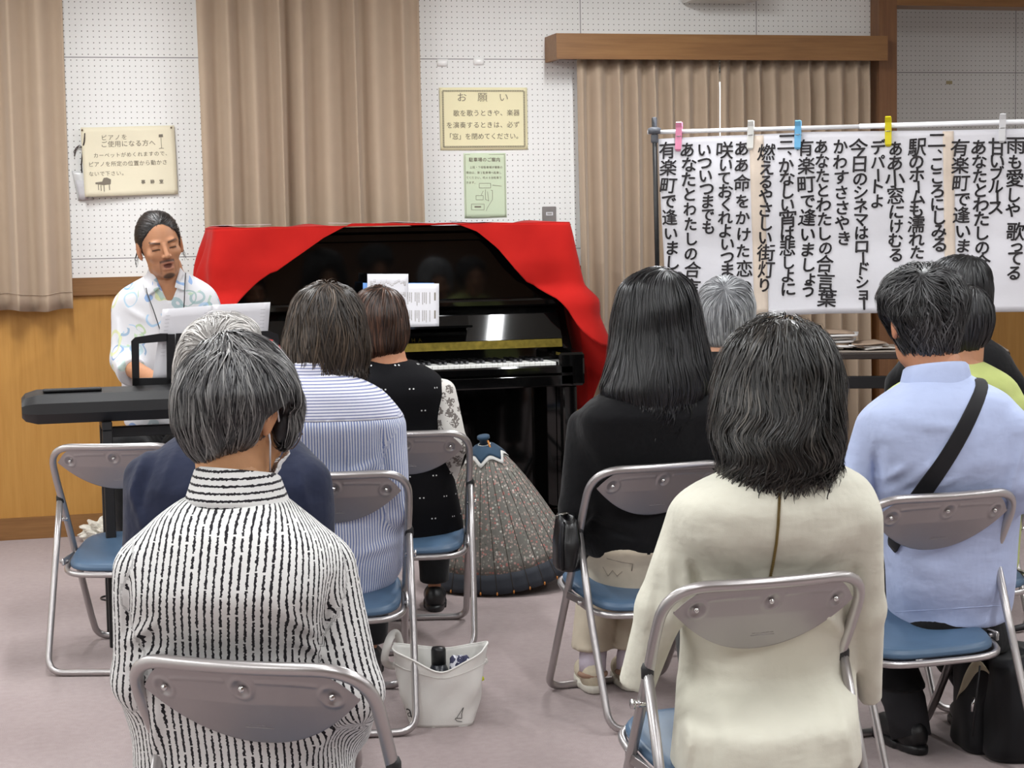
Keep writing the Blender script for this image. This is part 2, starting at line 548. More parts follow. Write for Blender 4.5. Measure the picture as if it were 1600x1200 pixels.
M['black_gloss'] = plain('polished_black', '060606', 0.05, var=0.0, spec=0.45)
M['brass'] = plain('brass', '574c20', 0.4, 1.0, var=0.3, scale=40)
M['ivory'] = plain('white_key', 'eeeeea', 0.25, var=0.01)
M['ebony'] = plain('black_key', '1b1b1f', 0.3, var=0.0)
M['ink'] = plain('black_ink', '2b2727', 0.7, var=0.05)
M['grey_ink'] = plain('grey_print', '7d7568', 0.8, var=0.05)
M['paper'] = plain('white_paper', 'dcdbe0', 0.8, var=0.02, scale=6)
M['alu'] = None

# ------------------------------------------------------------------ room shell
def slab(name, lo, hi, mat, kind='structure', base=None):
    o = MB().box(lo, hi).build(name, mat, None, base if base is not None else (0, 0, 0), smooth=False)
    o['kind'] = kind
    return o
REC_X, REC_Y = 4.19, 9.38
slab('floor', (ROOM_X0 - 0.1, ROOM_Y0 - 0.1, -0.1), (ROOM_X1 + 0.1, REC_Y + 0.1, 0), M['carpet'])
slab('ceiling', (ROOM_X0 - 0.1, ROOM_Y0 - 0.1, CEIL_Z), (ROOM_X1 + 0.1, REC_Y + 0.1, CEIL_Z + 0.1), M['ceil'])
slab('wall_back', (ROOM_X0 - 0.1, WALL_Y, 0), (REC_X, WALL_Y + 0.1, CEIL_Z), M['peg'])
slab('wall_recess', (REC_X, REC_Y, 0), (ROOM_X1 + 0.1, REC_Y + 0.1, CEIL_Z), M['peg'])
slab('wall_recess_side', (REC_X, WALL_Y + 0.1, 0), (REC_X + 0.05, REC_Y, CEIL_Z), M['white'])
slab('wall_left', (ROOM_X0 - 0.1, ROOM_Y0, 0), (ROOM_X0, WALL_Y, CEIL_Z), M['white'])
slab('wall_right', (ROOM_X1, ROOM_Y0, 0), (ROOM_X1 + 0.1, REC_Y, CEIL_Z), M['white'])
slab('wall_rear', (ROOM_X0, ROOM_Y0 - 0.1, 0), (ROOM_X1, ROOM_Y0, CEIL_Z), M['post'])
# wainscot, rail and baseboard
slab('wall_wainscot', (ROOM_X0, WALL_Y - 0.012, 0.0), (REC_X - 0.002, WALL_Y, 1.11), M['panel'])
slab('trim_1', (ROOM_X0, WALL_Y - 0.03, 1.105), (REC_X - 0.002, WALL_Y, 1.185), M['trim'])
slab('baseboard_back', (ROOM_X0, WALL_Y - 0.026, 0), (REC_X - 0.002, WALL_Y - 0.012, 0.10), M['trim'])
slab('wall_recess_wainscot', (REC_X + 0.05, REC_Y - 0.012, 0.0), (ROOM_X1, REC_Y, 1.11), M['panel'])
slab('trim_2', (REC_X + 0.05, REC_Y - 0.03, 1.105), (ROOM_X1, REC_Y, 1.185), M['trim'])
# post and header of the recess
slab('trim_3', (4.165, WALL_Y - 0.10, 0), (4.262, WALL_Y + 0.12, CEIL_Z), M['post'])
slab('trim_4', (4.262, WALL_Y - 0.10, 2.447), (ROOM_X1, WALL_Y + 0.06, 2.60), M['trim'])
slab('wall_header', (4.262, WALL_Y - 0.04, 2.60), (ROOM_X1, WALL_Y + 0.06, CEIL_Z), M['white'])

# ceiling lights
M['lamp_white'] = plain('lamp_housing', 'f2f2ee', 0.4, var=0.0)
t = NT('lit_tube'); t.p.inputs['Emission Color'].default_value = (1, 0.985, 0.95, 1); t.p.inputs['Emission Strength'].default_value = 9.0
M['tube'] = t.base('ffffff', 0.4)
fx0 = None
for i, (x, y) in enumerate(FIXTURES):
    if fx0 is None:
        fx0 = thing('ceiling_light', 'white fluorescent batten lamp under the ceiling', 'ceiling light', (x, y, CEIL_Z), 0, 'fluorescent ceiling lights')
        MB().prism([(-0.115, 0.0), (-0.03, -0.085), (0.03, -0.085), (0.115, 0.0)], -0.63, 0.63, 1).build('housing', M['lamp_white'], fx0, smooth=False, local=True)
        MB().tube([(0, -0.6, -0.108), (0, 0.6, -0.108)], 0.015, seg=12).build('tube', M['tube'], fx0, local=True)
        MB().box((-0.02, -0.63, -0.125), (0.02, -0.6, -0.084)).build('socket', M['lamp_white'], fx0, smooth=False, local=True)
        MB().box((-0.02, 0.6, -0.125), (0.02, 0.63, -0.084)).build('socket', M['lamp_white'], fx0, smooth=False, local=True)
    else:
        copy_tree(fx0).location = (x, y, CEIL_Z)

# windows behind the curtains, daylight outside
t = NT('daylight_glass'); t.p.inputs['Emission Color'].default_value = (0.93, 0.97, 1, 1); t.p.inputs['Emission Strength'].default_value = 1.6
M['day'] = t.base('e8eef4', 0.3)
def window(n, x0, x1, z0, z1):
    y1 = WALL_Y - 0.013; y0 = y1 - 0.035
    b = MB()
    for lo, hi in (((x0, y0, z0), (x0 + 0.05, y1, z1)), ((x1 - 0.05, y0, z0), (x1, y1, z1)), ((x0, y0, z0), (x1, y1, z0 + 0.05)), ((x0, y0, z1 - 0.05), (x1, y1, z1))):
        b.box(lo, hi, 0.004)
    f = b.build('window_%d' % n, M['white'], None, ((x0 + x1) / 2, y1, z0), smooth=False); f['kind'] = 'structure'
    MB().box((x0 + 0.05, y0 + 0.012, z0 + 0.05), (x1 - 0.05, y0 + 0.02, z1 - 0.05)).build('glass', M['day'], f, smooth=False)
window(1, -1.35, 0.10, 1.21, 2.62)
window(2, 0.86, 1.76, 1.21, 2.62)
window(3, 2.62, 4.06, 0.12, 2.12)

# curtains
def curtain(label, x0, x1, z0, z1, y, pleats, amp, seed, group=None, hem=True):
    rs = np.random.RandomState(seed)
    ph = rs.uniform(-0.5, 0.5, pleats + 4); am = rs.uniform(0.65, 1.25, pleats + 4); dr = rs.uniform(-0.012, 0.012, pleats + 4)
    nu, nv = pleats * 14, 26
    def fn(u, v):
        k = u * pleats; i = int(k) + 1; fr = k - int(k); sm = fr * fr * (3 - 2 * fr)
        lerp = lambda a: a[i] * (1 - sm) + a[i + 1] * sm
        p = 2 * math.pi * k + lerp(ph) * 1.5
        w = math.sin(p) + 0.16 * math.sin(2 * p + 1.1 + lerp(ph) * 2)
        tight = 0.75 + 0.35 * v if v > 0.04 else 0.55
        yy = y - amp * lerp(am) * tight * w + 0.006 * math.sin(9 * v + 4 * u)
        xx = x0 + (x1 - x0) * u + lerp(dr) * v * 1.2 + 0.16 * amp * math.cos(p) * tight
        return (xx, yy, z1 + (z0 - z1) * v + (0.006 * math.sin(k * 3) if v > 0.9 else 0))
    b = MB().grid(fn, nu, nv, (0, 0.004, 0))
    r = b.build('curtain', M['curtain'], None, ((x0 + x1) / 2, y, z0))
    tag(r, label, 'curtain', group)
    if hem:
        h = MB()
        for vv in (0.957,):
            v0 = 1 - 0.075 / (z1 - z0)
            pts = [np.array(fn(i / nu, v0)) + (0, -0.0035, 0) for i in range(nu + 1)]
            h.tube(pts, 0.0016, seg=4)
        h.build('hem_stitch', M['curtain'], r)
    return r
curtain('beige curtain at the left end of the wall, ending above the wood panelling', -1.30, 0.20, 1.045, 2.66, WALL_Y - 0.12, 11, 0.042, 3)
curtain('beige curtain hanging behind the pianist and the left half of the piano', 0.785, 1.815, 1.05, 2.66, WALL_Y - 0.12, 9, 0.042, 12)
curtain('left one of the two long beige curtains under the wooden pelmet', 2.585, 3.30, 0.06, 2.19, WALL_Y - 0.11, 8, 0.040, 21)
curtain('right one of the two long beige curtains under the wooden pelmet', 3.315, 4.10, 0.06, 2.19, WALL_Y - 0.11, 9, 0.038, 33)
# rails
for nm, x0, x1, z in (('curtain_rail', -1.32, 0.22, 2.675), ('curtain_rail', 0.77, 1.83, 2.675), ('curtain_rail', 2.55, 4.13, 2.205)):
    o = MB().box((x0, WALL_Y - 0.135, z - 0.012), (x1, WALL_Y - 0.105, z + 0.012), 0.003).box((x0, WALL_Y - 0.105, z - 0.008), (x0 + 0.03, WALL_Y, z + 0.008)).box((x1 - 0.03, WALL_Y - 0.105, z - 0.008), (x1, WALL_Y, z + 0.008)).build(nm, M['white'], None, ((x0 + x1) / 2, WALL_Y, z), smooth=False)
    tag(o, {-1.32: 'white curtain rail above the left end curtain', 0.77: 'white curtain rail above the curtain behind the pianist', 2.55: 'white curtain rail hidden inside the wooden pelmet'}[x0], 'curtain rail')
# pelmet
pel = MB()
px0, px1, py0 = 2.46, 4.163, WALL_Y - 0.20
pel.box((px0, py0, 2.165), (px1, py0 + 0.022, 2.285)).box((px0, py0 + 0.022, 2.165), (px0 + 0.022, WALL_Y, 2.285)).box((px0 + 0.022, py0 + 0.022, 2.263), (px1, WALL_Y, 2.285))
tag(pel.build('curtain_pelmet', M['trim'], None, ((px0 + px1) / 2, WALL_Y, 2.165), smooth=False), 'brown wooden pelmet board above the pair of long curtains', 'pelmet')
# white unit at the top edge
wu = thing('wall_speaker', 'white box unit on the wall above the wooden pelmet', 'wall unit', (3.29, WALL_Y, 2.452))
MB().box((3.145, WALL_Y - 0.22, 2.452), (3.50, WALL_Y - 0.02, 2.74), 0.012).build('housing', M['white'], wu, smooth=False)
MB().box((3.2, WALL_Y - 0.02, 2.5), (3.38, WALL_Y, 2.7), 0.003).build('bracket', M['white'], wu, smooth=False)
# switch plate, tape bits
sw = thing('wall_plate', 'grey metal wall plate with a white label beside the right piano corner', 'wall plate', (2.464, WALL_Y, 1.41))
g = plain('grey_plate', '8f8a88', 0.4, 0.6)
MB().box((2.432, WALL_Y - 0.008, 1.385), (2.502, WALL_Y, 1.475), 0.003).build('plate', g, sw, smooth=False)
MB().box((2.450, WALL_Y - 0.0105, 1.432), (2.484, WALL_Y - 0.008, 1.448)).build('label_card', M['paper'], sw, smooth=False)
ik = Ink(); ik.rect(-0.012, -0.004, 0.012, -0.001); ik.rect(-0.012, 0.001, 0.012, 0.004)
ik.build('print', M['grey_ink'], lambda u, v: (2.467 + u, WALL_Y - 0.0108, 1.44 + v), sw)
tp = plain('clear_tape', 'f4f4f2', 0.25, var=0.01)
for (qx, qy, lab) in ((691, 98, 'left one of two strips of clear tape above the cream notice'), (748, 96, 'right one of two strips of clear tape above the cream notice')):
    p = on_y(qx, qy, WALL_Y)
    tag(MB().grid(lambda u, v: (p[0] - 0.026 + 0.052 * u, WALL_Y - 0.002 - 0.004 * math.sin(u * 3.1), p[2] - 0.017 + 0.034 * v), 6, 2, (0, 0.0012, 0)).build('tape_strip', tp, None, (p[0], WALL_Y, p[2])), lab, 'tape')
p = on_y(1483, 129, REC_Y)
tag(MB().box((p[0] - 0.018, REC_Y - 0.002, p[2] - 0.009), (p[0] + 0.018, REC_Y, p[2] + 0.009)).build('tape_strip', plain('yellowed_tape', 'b9ad86', 0.6), None, (p[0], REC_Y, p[2]), smooth=False), 'small yellowed scrap of tape on the recessed wall at right', 'tape')

# ------------------------------------------------------------------ notices on the wall
def sheet_on_wall(name, label, x0, x1, z0, z1, mat, curl, eps=0.002, tilt=0.0):
    """paper pinned to the wall; returns thing and a placing function in (u,v) metres from its lower left corner"""
    w, h = x1 - x0, z1 - z0
    r = thing(name, label, 'notice', (x0 + w / 2, WALL_Y, z0))
    def place(u, v, lift=0.0):
        a, b = u / w, v / h
        return (x0 + u - tilt * v, WALL_Y - eps - curl(a, b) - lift, z0 + v + tilt * u)
    MB().grid(lambda a, b: place(a * w, b * h), 20, 14, (0, 0.0006, 0)).build('sheet', mat, r)
    return r, place, w, h
M['cream'] = plain('cream_paper', 'efe7bf', 0.75, var=0.02, scale=4)
M['cream_old'] = plain('aged_cream_paper', 'e6dec4', 0.75, var=0.03, scale=5)
M['green'] = plain('pale_green_paper', 'd2dfc2', 0.75, var=0.02, scale=5)

# cream request notice
q0, q1 = on_y(688, 235, WALL_Y), on_y(823, 137, WALL_Y)
n, place, w, h = sheet_on_wall('wall_notice', 'cream paper notice with a chain border above the green notice', q0[0], q1[0], q0[2], q1[2], M['cream'], lambda a, b: 0.003 * math.sin(a * 3) + 0.004 * b)
ik = Ink()
def pos(cx, cy, ox=640, oy=80, k=4.446):
    p = on_y(ox + cx / k, oy + cy / k, WALL_Y); return p[0] - q0[0], p[2] - q0[2]
mm = on_y(641, 80, WALL_Y)[0] - on_y(640, 80, WALL_Y)[0]
S = lambda crop, k=4.446: crop / k * mm
for ch, cx in zip('お願い', (360, 503, 650)):
    u, v = pos(cx, 325); ik.text(ch, u, v, S(66), bold=-0.004, sx=1.1)
for y, x0, st, line in ((435, 322, 46.5, '歌を歌うときや、楽器'), (518, 275, 46.6, 'を演奏するときは、必ず'), (597, 272, 44.2, '「窓」を閉めてください。')):
    for i, ch in enumerate(line):
        u, v = pos(x0 + st * i, y - 0.01 * i * st); ik.text(ch, u, v, S(46))
m = 0.016
for k in range(46):
    for vv in (m, h - m): ik.frame(m + (w - 2 * m) * k / 46, vv - 0.004, m + (w - 2 * m) * (k + 0.8) / 46, vv + 0.004, 0.0018)
for k in range(32):
    for uu in (m, w - m): ik.frame(uu - 0.004, m + (h - 2 * m) * k / 32, uu + 0.004, m + (h - 2 * m) * (k + 0.8) / 32, 0.0018)
ik.build('lettering', M['grey_ink'], lambda u, v: place(u, v, 0.0014), n)

# pale green parking notice
q0, q1 = on_y(726, 341, WALL_Y), on_y(790, 239, WALL_Y)
n, place, w, h = sheet_on_wall('wall_notice', 'narrow pale green parking notice just above the piano', q0[0], q1[0], q0[2], q1[2], M['green'], lambda a, b: 0.002 * math.sin(a * 5))
ik = Ink()
for i, ch in enumerate('駐車場のご案内'):
    u, v = pos(425 + 31.5 * i, 756); ik.text(ch, u, v, S(31), bold=0.01)
for y, x0, line in ((808, 425, '上段・下段駐車場が満車の'), (845, 400, '場合は、第2駐車場へ駐車し'), (880, 400, 'てください。約40台駐車で'), (914, 400, 'きます。')):
    for i, ch in enumerate(line):
        u, v = pos(x0 + 19.2 * i, y); ik.text(ch, u, v, S(19))
def L(pts, wd=0.0016): ik.line([pos(*p) for p in pts], wd)
for a, b, c, d in ((482, 918, 562, 950), (460, 1003, 510, 1032), (428, 1062, 516, 1102)):
    L([(a, b), (c, b), (c, d), (a, d), (a, b)])
u, v = pos(472, 1082); ik.rect(u - 0.016, v - 0.003, u + 0.016, v + 0.004)
L([(575, 930), (640, 938)]); L([(562, 965), (575, 968), (575, 1030), (540, 1085), (530, 1110)]); L([(525, 960), (525, 1030), (550, 1040)]); L([(510, 970), (495, 1000)]); L([(540, 975), (548, 1040)])
ik.frame(0.006, 0.006, w - 0.006, h - 0.006, 0.0014)
ik.build('lettering', M['grey_ink'], lambda u, v: place(u, v, 0.0014), n)

# aged notice by the pianist, its pins, the pouch and cord behind it
q0, q1 = on_y(132, 308, WALL_Y), on_y(274, 199, WALL_Y)
n, place, w, h = sheet_on_wall('wall_notice', 'aged cream notice about the piano pinned above the pianist, edge curling', q0[0], q1[0], q0[2], q1[2], M['cream_old'],
                               lambda a, b: 0.012 + 0.03 * (1 - b) ** 2 * (1 - a) + 0.012 * math.exp(-((a) / 0.1) ** 2) + 0.004 * math.sin(a * 7 + b * 3), tilt=0.02)
ik = Ink()
def pos(cx, cy):
    p = on_y(100 + cx / 8, 190 + cy / 8, WALL_Y - 0.02); return p[0] - q0[0], p[2] - q0[2]
S = lambda crop: crop / 8 * mm
for y, x0, st, sz, line in ((210, 515, 85, 70, 'ピアノを'), (294, 515, 86, 78, 'ご使用になる方へ'), (432, 410, 69, 60, 'カーペットがめくれますので、'), (543, 345, 71, 64, 'ピアノを所定の位置から動かさ'), (662, 345, 69, 60, 'ないで下さい。')):
    for i, ch in enumerate(line):
        u, v = pos(x0 + st * i, y - 0.012 * st * i); ik.text(ch, u, v, S(sz))
for ch, cx in zip('事務室', (995, 1110, 1222)):
    u, v = pos(cx, 772); ik.text(ch, u, v, S(52), bold=0.02)
P_ = lambda pts: ik.poly([pos(*p) for p in pts])
P_([(1200, 215), (1200, 180), (1250, 176), (1254, 212)][::-1]); ik.line([pos(1228, 210), pos(1232, 355)], 0.002); ik.line([pos(1200, 358), pos(1232, 350), pos(1262, 356)], 0.002)
P_([(395, 765), (480, 755), (590, 750), (585, 790), (500, 800), (395, 785)][::-1]); P_([(480, 755), (500, 710), (540, 705), (590, 730), (590, 752)][::-1])
for x0, y0, y1 in ((430, 780, 860), (500, 795, 880), (567, 785, 862), (462, 800, 870)): ik.line([pos(x0, y0), pos(x0 + 3, y1)], 0.0035)
ik.build('lettering', M['grey_ink'], lambda u, v: place(u, v, 0.0014), n)
pin = plain('brown_pin', '6e5a48', 0.4)
for (a, b) in ((0.006, h - 0.012), (w - 0.014, h - 0.010)):
    c = place(a, b)
    MB().lathe([(0.004, 0), (0.0045, 0.003), (0.003, 0.006), (0.001, 0.0075)], (0, 0, 0), 12).xform(np.array([[1, 0, 0], [0, 0, -1], [0, 1, 0]]), np.array(c)).build('pin', pin, n)
c0 = on_y(122, 285, WALL_Y)
pch = thing('pouch', 'small clear plastic pouch hanging by a cord behind the aged notice', 'pouch', (c0[0], WALL_Y, c0[2] - 0.08))
def pfn(u, v):
    a = on_y(112 + 24 * u + 10 * (1 - v), 313 - 46 * v, WALL_Y); return (a[0], WALL_Y - 0.004 - 0.008 * math.sin(u * 3.14) * math.sin(v * 3.1), a[2])
MB().grid(pfn, 8, 8, (0, 0.003, 0)).build('bag', plain('clear_plastic', 'dcdcdc', 0.25, var=0.05), pch)
MB().grid(lambda u, v: tuple(np.array(on_y(118 + 14 * u + 6 * (1 - v), 312 - 30 * v, WALL_Y)) * (1, 0, 1) + (0, WALL_Y - 0.016, 0)), 3, 3, (0, 0.002, 0)).build('card', M['paper'], pch)
pts = [np.array(on_y(a, b, WALL_Y)) * (1, 0, 1) + (0, WALL_Y - d, 0) for a, b, d in ((132, 209, 0.05), (131, 222, 0.04), (129, 232, 0.02), (128, 245, 0.012), (127, 258, 0.008), (128, 270, 0.008))]
p2 = [np.array(on_y(a, b, WALL_Y)) * (1, 0, 1) + (0, WALL_Y - d, 0) for a, b, d in ((129, 231, 0.02), (124, 227, 0.012), (119, 231, 0.01), (115, 238, 0.012))]
p3 = [np.array(on_y(a, b, WALL_Y)) * (1, 0, 1) + (0, WALL_Y - d, 0) for a, b, d in ((129, 231, 0.02), (122, 230, 0.012), (118, 236, 0.01), (116, 244, 0.012))]
MB().tube(pts, 0.0028, seg=6).tube(p2, 0.002, seg=6).tube(p3, 0.002, seg=6).build('cord', plain('dark_cord', '3a3030', 0.7), pch)

# ------------------------------------------------------------------ upright piano
PXL, PXR = 0.83, 2.335
pn = thing('upright_piano', 'glossy black upright piano under a red cloth, keyboard lid open', 'piano', (1.585, 7.9, 0))
bg = M['black_gloss']
for x0, x1 in ((PXL + 0.012, PXL + 0.05), (PXR - 0.05, PXR - 0.012)):   # sides with arms
    prof = [(8.32, 0.06), (8.32, 1.365), (7.995, 1.365), (7.99, 1.06), (7.955, 0.98), (7.90, 0.90), (7.86, 0.845), (7.72, 0.835), (7.705, 0.80), (7.705, 0.70), (7.98, 0.66), (7.98, 0.06)]
    MB().prism(prof, x0, x1, 0).build('side_panel', bg, pn, smooth=False)
MB().box((PXL - 0.005, 7.955, 1.365), (PXR + 0.005, 8.33, 1.393), 0.006).build('top_lid', bg, pn, smooth=False)
MB().box((PXL + 0.05, 8.01, 1.06), (PXR - 0.05, 8.03, 1.335), 0.003).box((PXL + 0.05, 7.985, 1.325), (PXR - 0.05, 8.03, 1.365), 0.006).build('upper_panel', bg, pn, smooth=False)
MB().box((PXL + 0.05, 8.26, 0.08), (PXR - 0.05, 8.30, 1.36)).build('back', bg, pn, smooth=False)
b = MB().box((PXL + 0.052, 7.905, 1.032), (PXR - 0.052, 8.012, 1.066), 0.008).prism([(7.861, 0.889), (7.951, 1.034), (7.985, 1.034), (7.90, 0.885)], PXL + 0.055, PXR - 0.055, 0)
fb = b.build('keyboard_lid', bg, pn, smooth=False)
MB().prism([(7.848, 0.852), (7.858, 0.887), (7.90, 0.887), (7.90, 0.85)], PXL + 0.058, PXR - 0.058, 0).build('hinge_strip', M['brass'], fb, smooth=False)
ik = Ink()
la = on_y(653, 531, 7.91)
for i, ch in enumerate('YAMAHA'): ik.text(ch, la[0] - 0.029 * (5 - i), 0.0, 0.024, bold=0.006)
zc = la[2]
ik.build('lettering', M['brass'], lambda u, v: (u, 7.8612 + (zc + v - 0.889) * 0.62 - 0.002, zc + v), fb)
# music desk
MB().prism([(7.86, 0.945), (7.80, 0.952), (7.80, 0.962), (7.868, 0.956), (7.885, 1.0), (7.893, 1.0), (7.878, 0.945)], 1.25, 1.86, 0).build('music_desk', bg, pn, smooth=False)
b = MB().box((PXL + 0.05, 7.70, 0.69), (PXR - 0.05, 8.0, 0.742), 0.006).box((PXL + 0.05, 7.70, 0.742), (PXR - 0.05, 7.735, 0.782), 0.007)
b.box((PXL, 7.70, 0.69), (PXL + 0.115, 7.93, 0.835), 0.01).box((PXR - 0.115, 7.70, 0.69), (PXR, 7.93, 0.835), 0.01)
b.box((PXL + 0.115, 7.895, 0.742), (PXR - 0.115, 7.93, 0.85))
b.build('key_bed', bg, pn, smooth=False)
kx0, kx1 = PXL + 0.14, PXR - 0.118
kw = (kx1 - kx0) / 52
b = MB()
for i in range(52): b.box((kx0 + i * kw + 0.0006, 7.738, 0.772), (kx0 + (i + 1) * kw - 0.0006, 7.893, 0.794), 0.0015)
b.build('white_keys', M['ivory'], pn, smooth=False)
b = MB()
for i in range(51):
    note = (i + 5) % 7            # the keyboard starts on A
    if note in (0, 1, 3, 4, 5):
        c = kx0 + (i + 1) * kw
        b.prism([(7.793, 0.79), (7.800, 0.806), (7.893, 0.806), (7.893, 0.79)], c - 0.0055, c + 0.0055, 0)
b.build('black_keys', M['ebony'], pn, smooth=False)
MB().box((PXL + 0.05, 7.985, 0.12), (PXR - 0.05, 8.005, 0.69), 0.003).build('lower_panel', bg, pn, smooth=False)
MB().box((PXL + 0.05, 7.95, 0.06), (PXR - 0.05, 8.3, 0.12), 0.004).build('bottom_board', bg, pn, smooth=False)
for x0 in (PXL + 0.03, PXR - 0.095):
    b = MB().box((x0, 7.715, 0.075), (x0 + 0.062, 7.775, 0.69), 0.006).box((x0 - 0.012, 7.69, 0.045), (x0 + 0.074, 8.0, 0.10), 0.008)
    b.lathe([(0.0, 0.0), (0.028, 0.0), (0.028, 0.045), (0.0, 0.045)], (x0 + 0.03, 7.76, 0), 14)
    b.build('leg', bg, pn, smooth=False)
for k in (-0.12, 0, 0.12):
    MB().box((1.585 + k - 0.02, 7.86, 0.075), (1.585 + k + 0.02, 7.99, 0.088), 0.005).build('pedal', M['brass'], pn, smooth=False)
for x in (PXL + 0.08, PXR - 0.08):
    MB().lathe([(0.03, 0), (0.032, 0.03), (0.02, 0.06)], (x, 8.2, 0), 14).build('caster', M['brass'], pn)

# red cloth
def red_mat():
    t = NT('red_cloth'); o = t.obj()
    t.bump(t.noise(o, 500, 2), 0.2, 0.001)
    return t.base(t.ramp(t.noise(o, 9, 3), [(0.3, lin('a81612')), (0.7, lin('b21b15'))]), 0.85, 0, 0.15, Sheen_Weight=0.05)
M['red'] = red_mat()
yF = 7.935
hem_px = [(548, 349), (505, 372), (455, 408), (412, 440), (382, 471), (366, 500), (345, 520)]
hemL = [on_y(a, b_, yF) for a, b_ in hem_px]
hemR = [on_y(a, b_, yF) for a, b_ in ((712, 349), (745, 362), (775, 388), (800, 420), (826, 448), (852, 466), (864, 482), (876, 508), (889, 540))]
hx = [q[0] for q in hemL][::-1] + [q[0] for q in hemR]; hz = [q[2] for q in hemL][::-1] + [q[2] for q in hemR]
xl, xr = PXL - 0.05, PXR + 0.018
per = fillet([(xl, 8.31, 0), (xl, yF, 0), (xr, yF, 0), (xr, 8.31, 0)], 0.05, n=8)
per = np.array(per); seglen = np.r_[0, np.cumsum(np.linalg.norm(np.diff(per, axis=0), axis=1))]
def per_at(s):
    d = s * seglen[-1]; return np.array([np.interp(d, seglen, per[:, 0]), np.interp(d, seglen, per[:, 1])])
Zt = 1.3965
def skirt(s, tt):
    p = per_at(s); q = per_at(min(1, s + 1e-3)) - per_at(max(0, s - 1e-3)); q /= np.linalg.norm(q) + 1e-9
    nrm = np.array([q[1], -q[0]])
    if nrm.dot(p - np.array([(xl + xr) / 2, 8.3])) < 0: nrm = -nrm
    side = p[1] > yF + 0.03
    if side: zb = 0.80 if p[0] < 1.5 else 0.55
    else: zb = np.interp(p[0], hx, hz)
    if not side and p[0] < hx[0]: zb = 0.95
    if not side and p[0] > hx[-1]: zb = 0.84
    drop = Zt - zb
    z = Zt - drop * tt
    low = min(1, max(0, (1.13 - z) / 0.09)); low = low * low * (3 - 2 * low)
    low2 = min(1, max(0, (0.98 - z) / 0.12))
    out = 0.004 + 0.02 * min(1, (Zt - z) * 6)
    if not side: out += 0.058 * low + 0.05 * low2
    else: out += (0.035 if p[0] > 1.5 else 0.07) * (Zt - z) / 0.6
    endk = min(1, abs(s - 0.5) * 2)
    amp = 0.017 * min(1, (Zt - z) * 5)
    out += amp * (math.sin(s * 62 + 2.2 * math.sin(s * 11)) * (0.5 + 1.1 * endk ** 2) + 0.5 * math.sin((s * 40 + (Zt - z) * 16)))
    lat = 0
    if not side: lat = (0.05 if p[0] > 1.6 else -0.06) * (Zt - z) / 0.5 * (1 if abs(p[0] - 1.585) > 0.55 else 0.3)
    return (p[0] + nrm[0] * out + lat, p[1] + nrm[1] * out, z)
rc = thing('red_cloth', 'bright red cloth draped over the top and sides of the piano', 'cloth', (1.585, 8.12, 1.395))
b = MB().grid(lambda u, v: skirt(u, v), 170, 34, None)
def topfn(u, v):
    p = per_at(u); c = np.array([min(max(p[0], xl + 0.06), xr - 0.06), 8.31])
    # run from the edge back across the lid
    q = p * (1 - v) + np.array([p[0] * 0.98 + 0.0317, 8.31]) * v
    e = np.array(skirt(u, 0.0))
    zz = Zt + 0.003 + 0.006 * math.sin(p[0] * 17) * v + 0.004 * math.sin(p[0] * 31 + 1)
    return (e[0] * (1 - v) + q[0] * v, e[1] * (1 - v) + q[1] * v, (e[2]) * (1 - v) + zz * v)
b2 = MB().grid(topfn, 170, 8, None)
b.add(b2.v, b2.f)
o = b.build('drape', M['red'], rc)
md = o.modifiers.new('thick', 'SOLIDIFY'); md.thickness = 0.003; md.offset = 1
tailp = lambda u, v: (0.87 + 0.2 * u, 7.93 - 0.17 * v - 0.02 * math.sin(u * 5), 0.98 - 0.135 * math.sin(min(1, v * 1.25) * math.pi / 2) + 0.014 * math.sin(u * 9 + v * 3) + 0.012)
MB().grid(tailp, 22, 14, (0, 0, 0.003)).build('cloth_tail', M['red'], rc)

# sheet music on the piano
def sheet_music(name, label, cs, mat, lines, parent_ink=None, seed=0, thick=(0, 0.0012, 0), group=None):
    """leaning sheet with corners TL,TR,BR,BL (world)"""
    TL, TR, BR, BL = [np.array(c, float) for c in cs]
    def pl(a, b_, lift=0.0):
        p = (BL * (1 - a) + BR * a) * (1 - b_) + (TL * (1 - a) + TR * a) * b_
        return p + np.array([0, -0.004 * math.sin(a * 3.14) - lift, 0])
    r = MB().grid(lambda a, b_: pl(a, b_), 8, 8, thick).build(name, mat, None, (BL + BR) / 2)
    tag(r, label, 'sheet music', group)
    if lines:
        k = Ink(); lines(k, random.Random(seed))
        k.build('print', M['grey_ink'], lambda a, b_: pl(a, b_, 0.0008), r)
    return r
def staves(k, rs):
    for top in (0.86, 0.66, 0.46, 0.26):
        for i in range(5): k.rect(0.06, top - i * 0.018, 0.94, top - i * 0.018 + 0.004)
        for j in range(26):
            x = 0.08 + j * 0.033; y = top - rs.random() * 0.075; k.rect(x, y - 0.012, x + 0.016, y + 0.004); k.rect(x + 0.012, y, x + 0.016, y + 0.045)
def columns(k, rs):
    for y0, y1 in ((0.80, 0.50), (0.40, 0.10)):
        for j in range(13):
            if j % 4 == 3: continue
            x = 0.10 + j * 0.052; y = y0
            while y > y1 + rs.random() * 0.12:
                hh = 0.012 + rs.random() * 0.012; k.rect(x, y - hh, x + 0.018, y); y -= hh + 0.008
        k.rect(0.86, y0 - 0.18, 0.9, y0)
cY0, cY1 = 7.872, 7.985
def corners(px0, py0, px1, py1, dy=0.0, sk=0):
    return (on_y(px0 + sk, py0, cY1 - 0.08 + dy), on_y(px1 + sk, py0, cY1 - 0.08 + dy), on_y(px1, py1, cY0 + dy), on_y(px0, py1, cY0 + dy))
blue = plain('blue_folder', '5f8fd0', 0.5)
sheet_music('music_folder', 'blue folder on the piano music desk behind the white sheets', corners(567, 442, 678, 513, 0.003), blue, None)
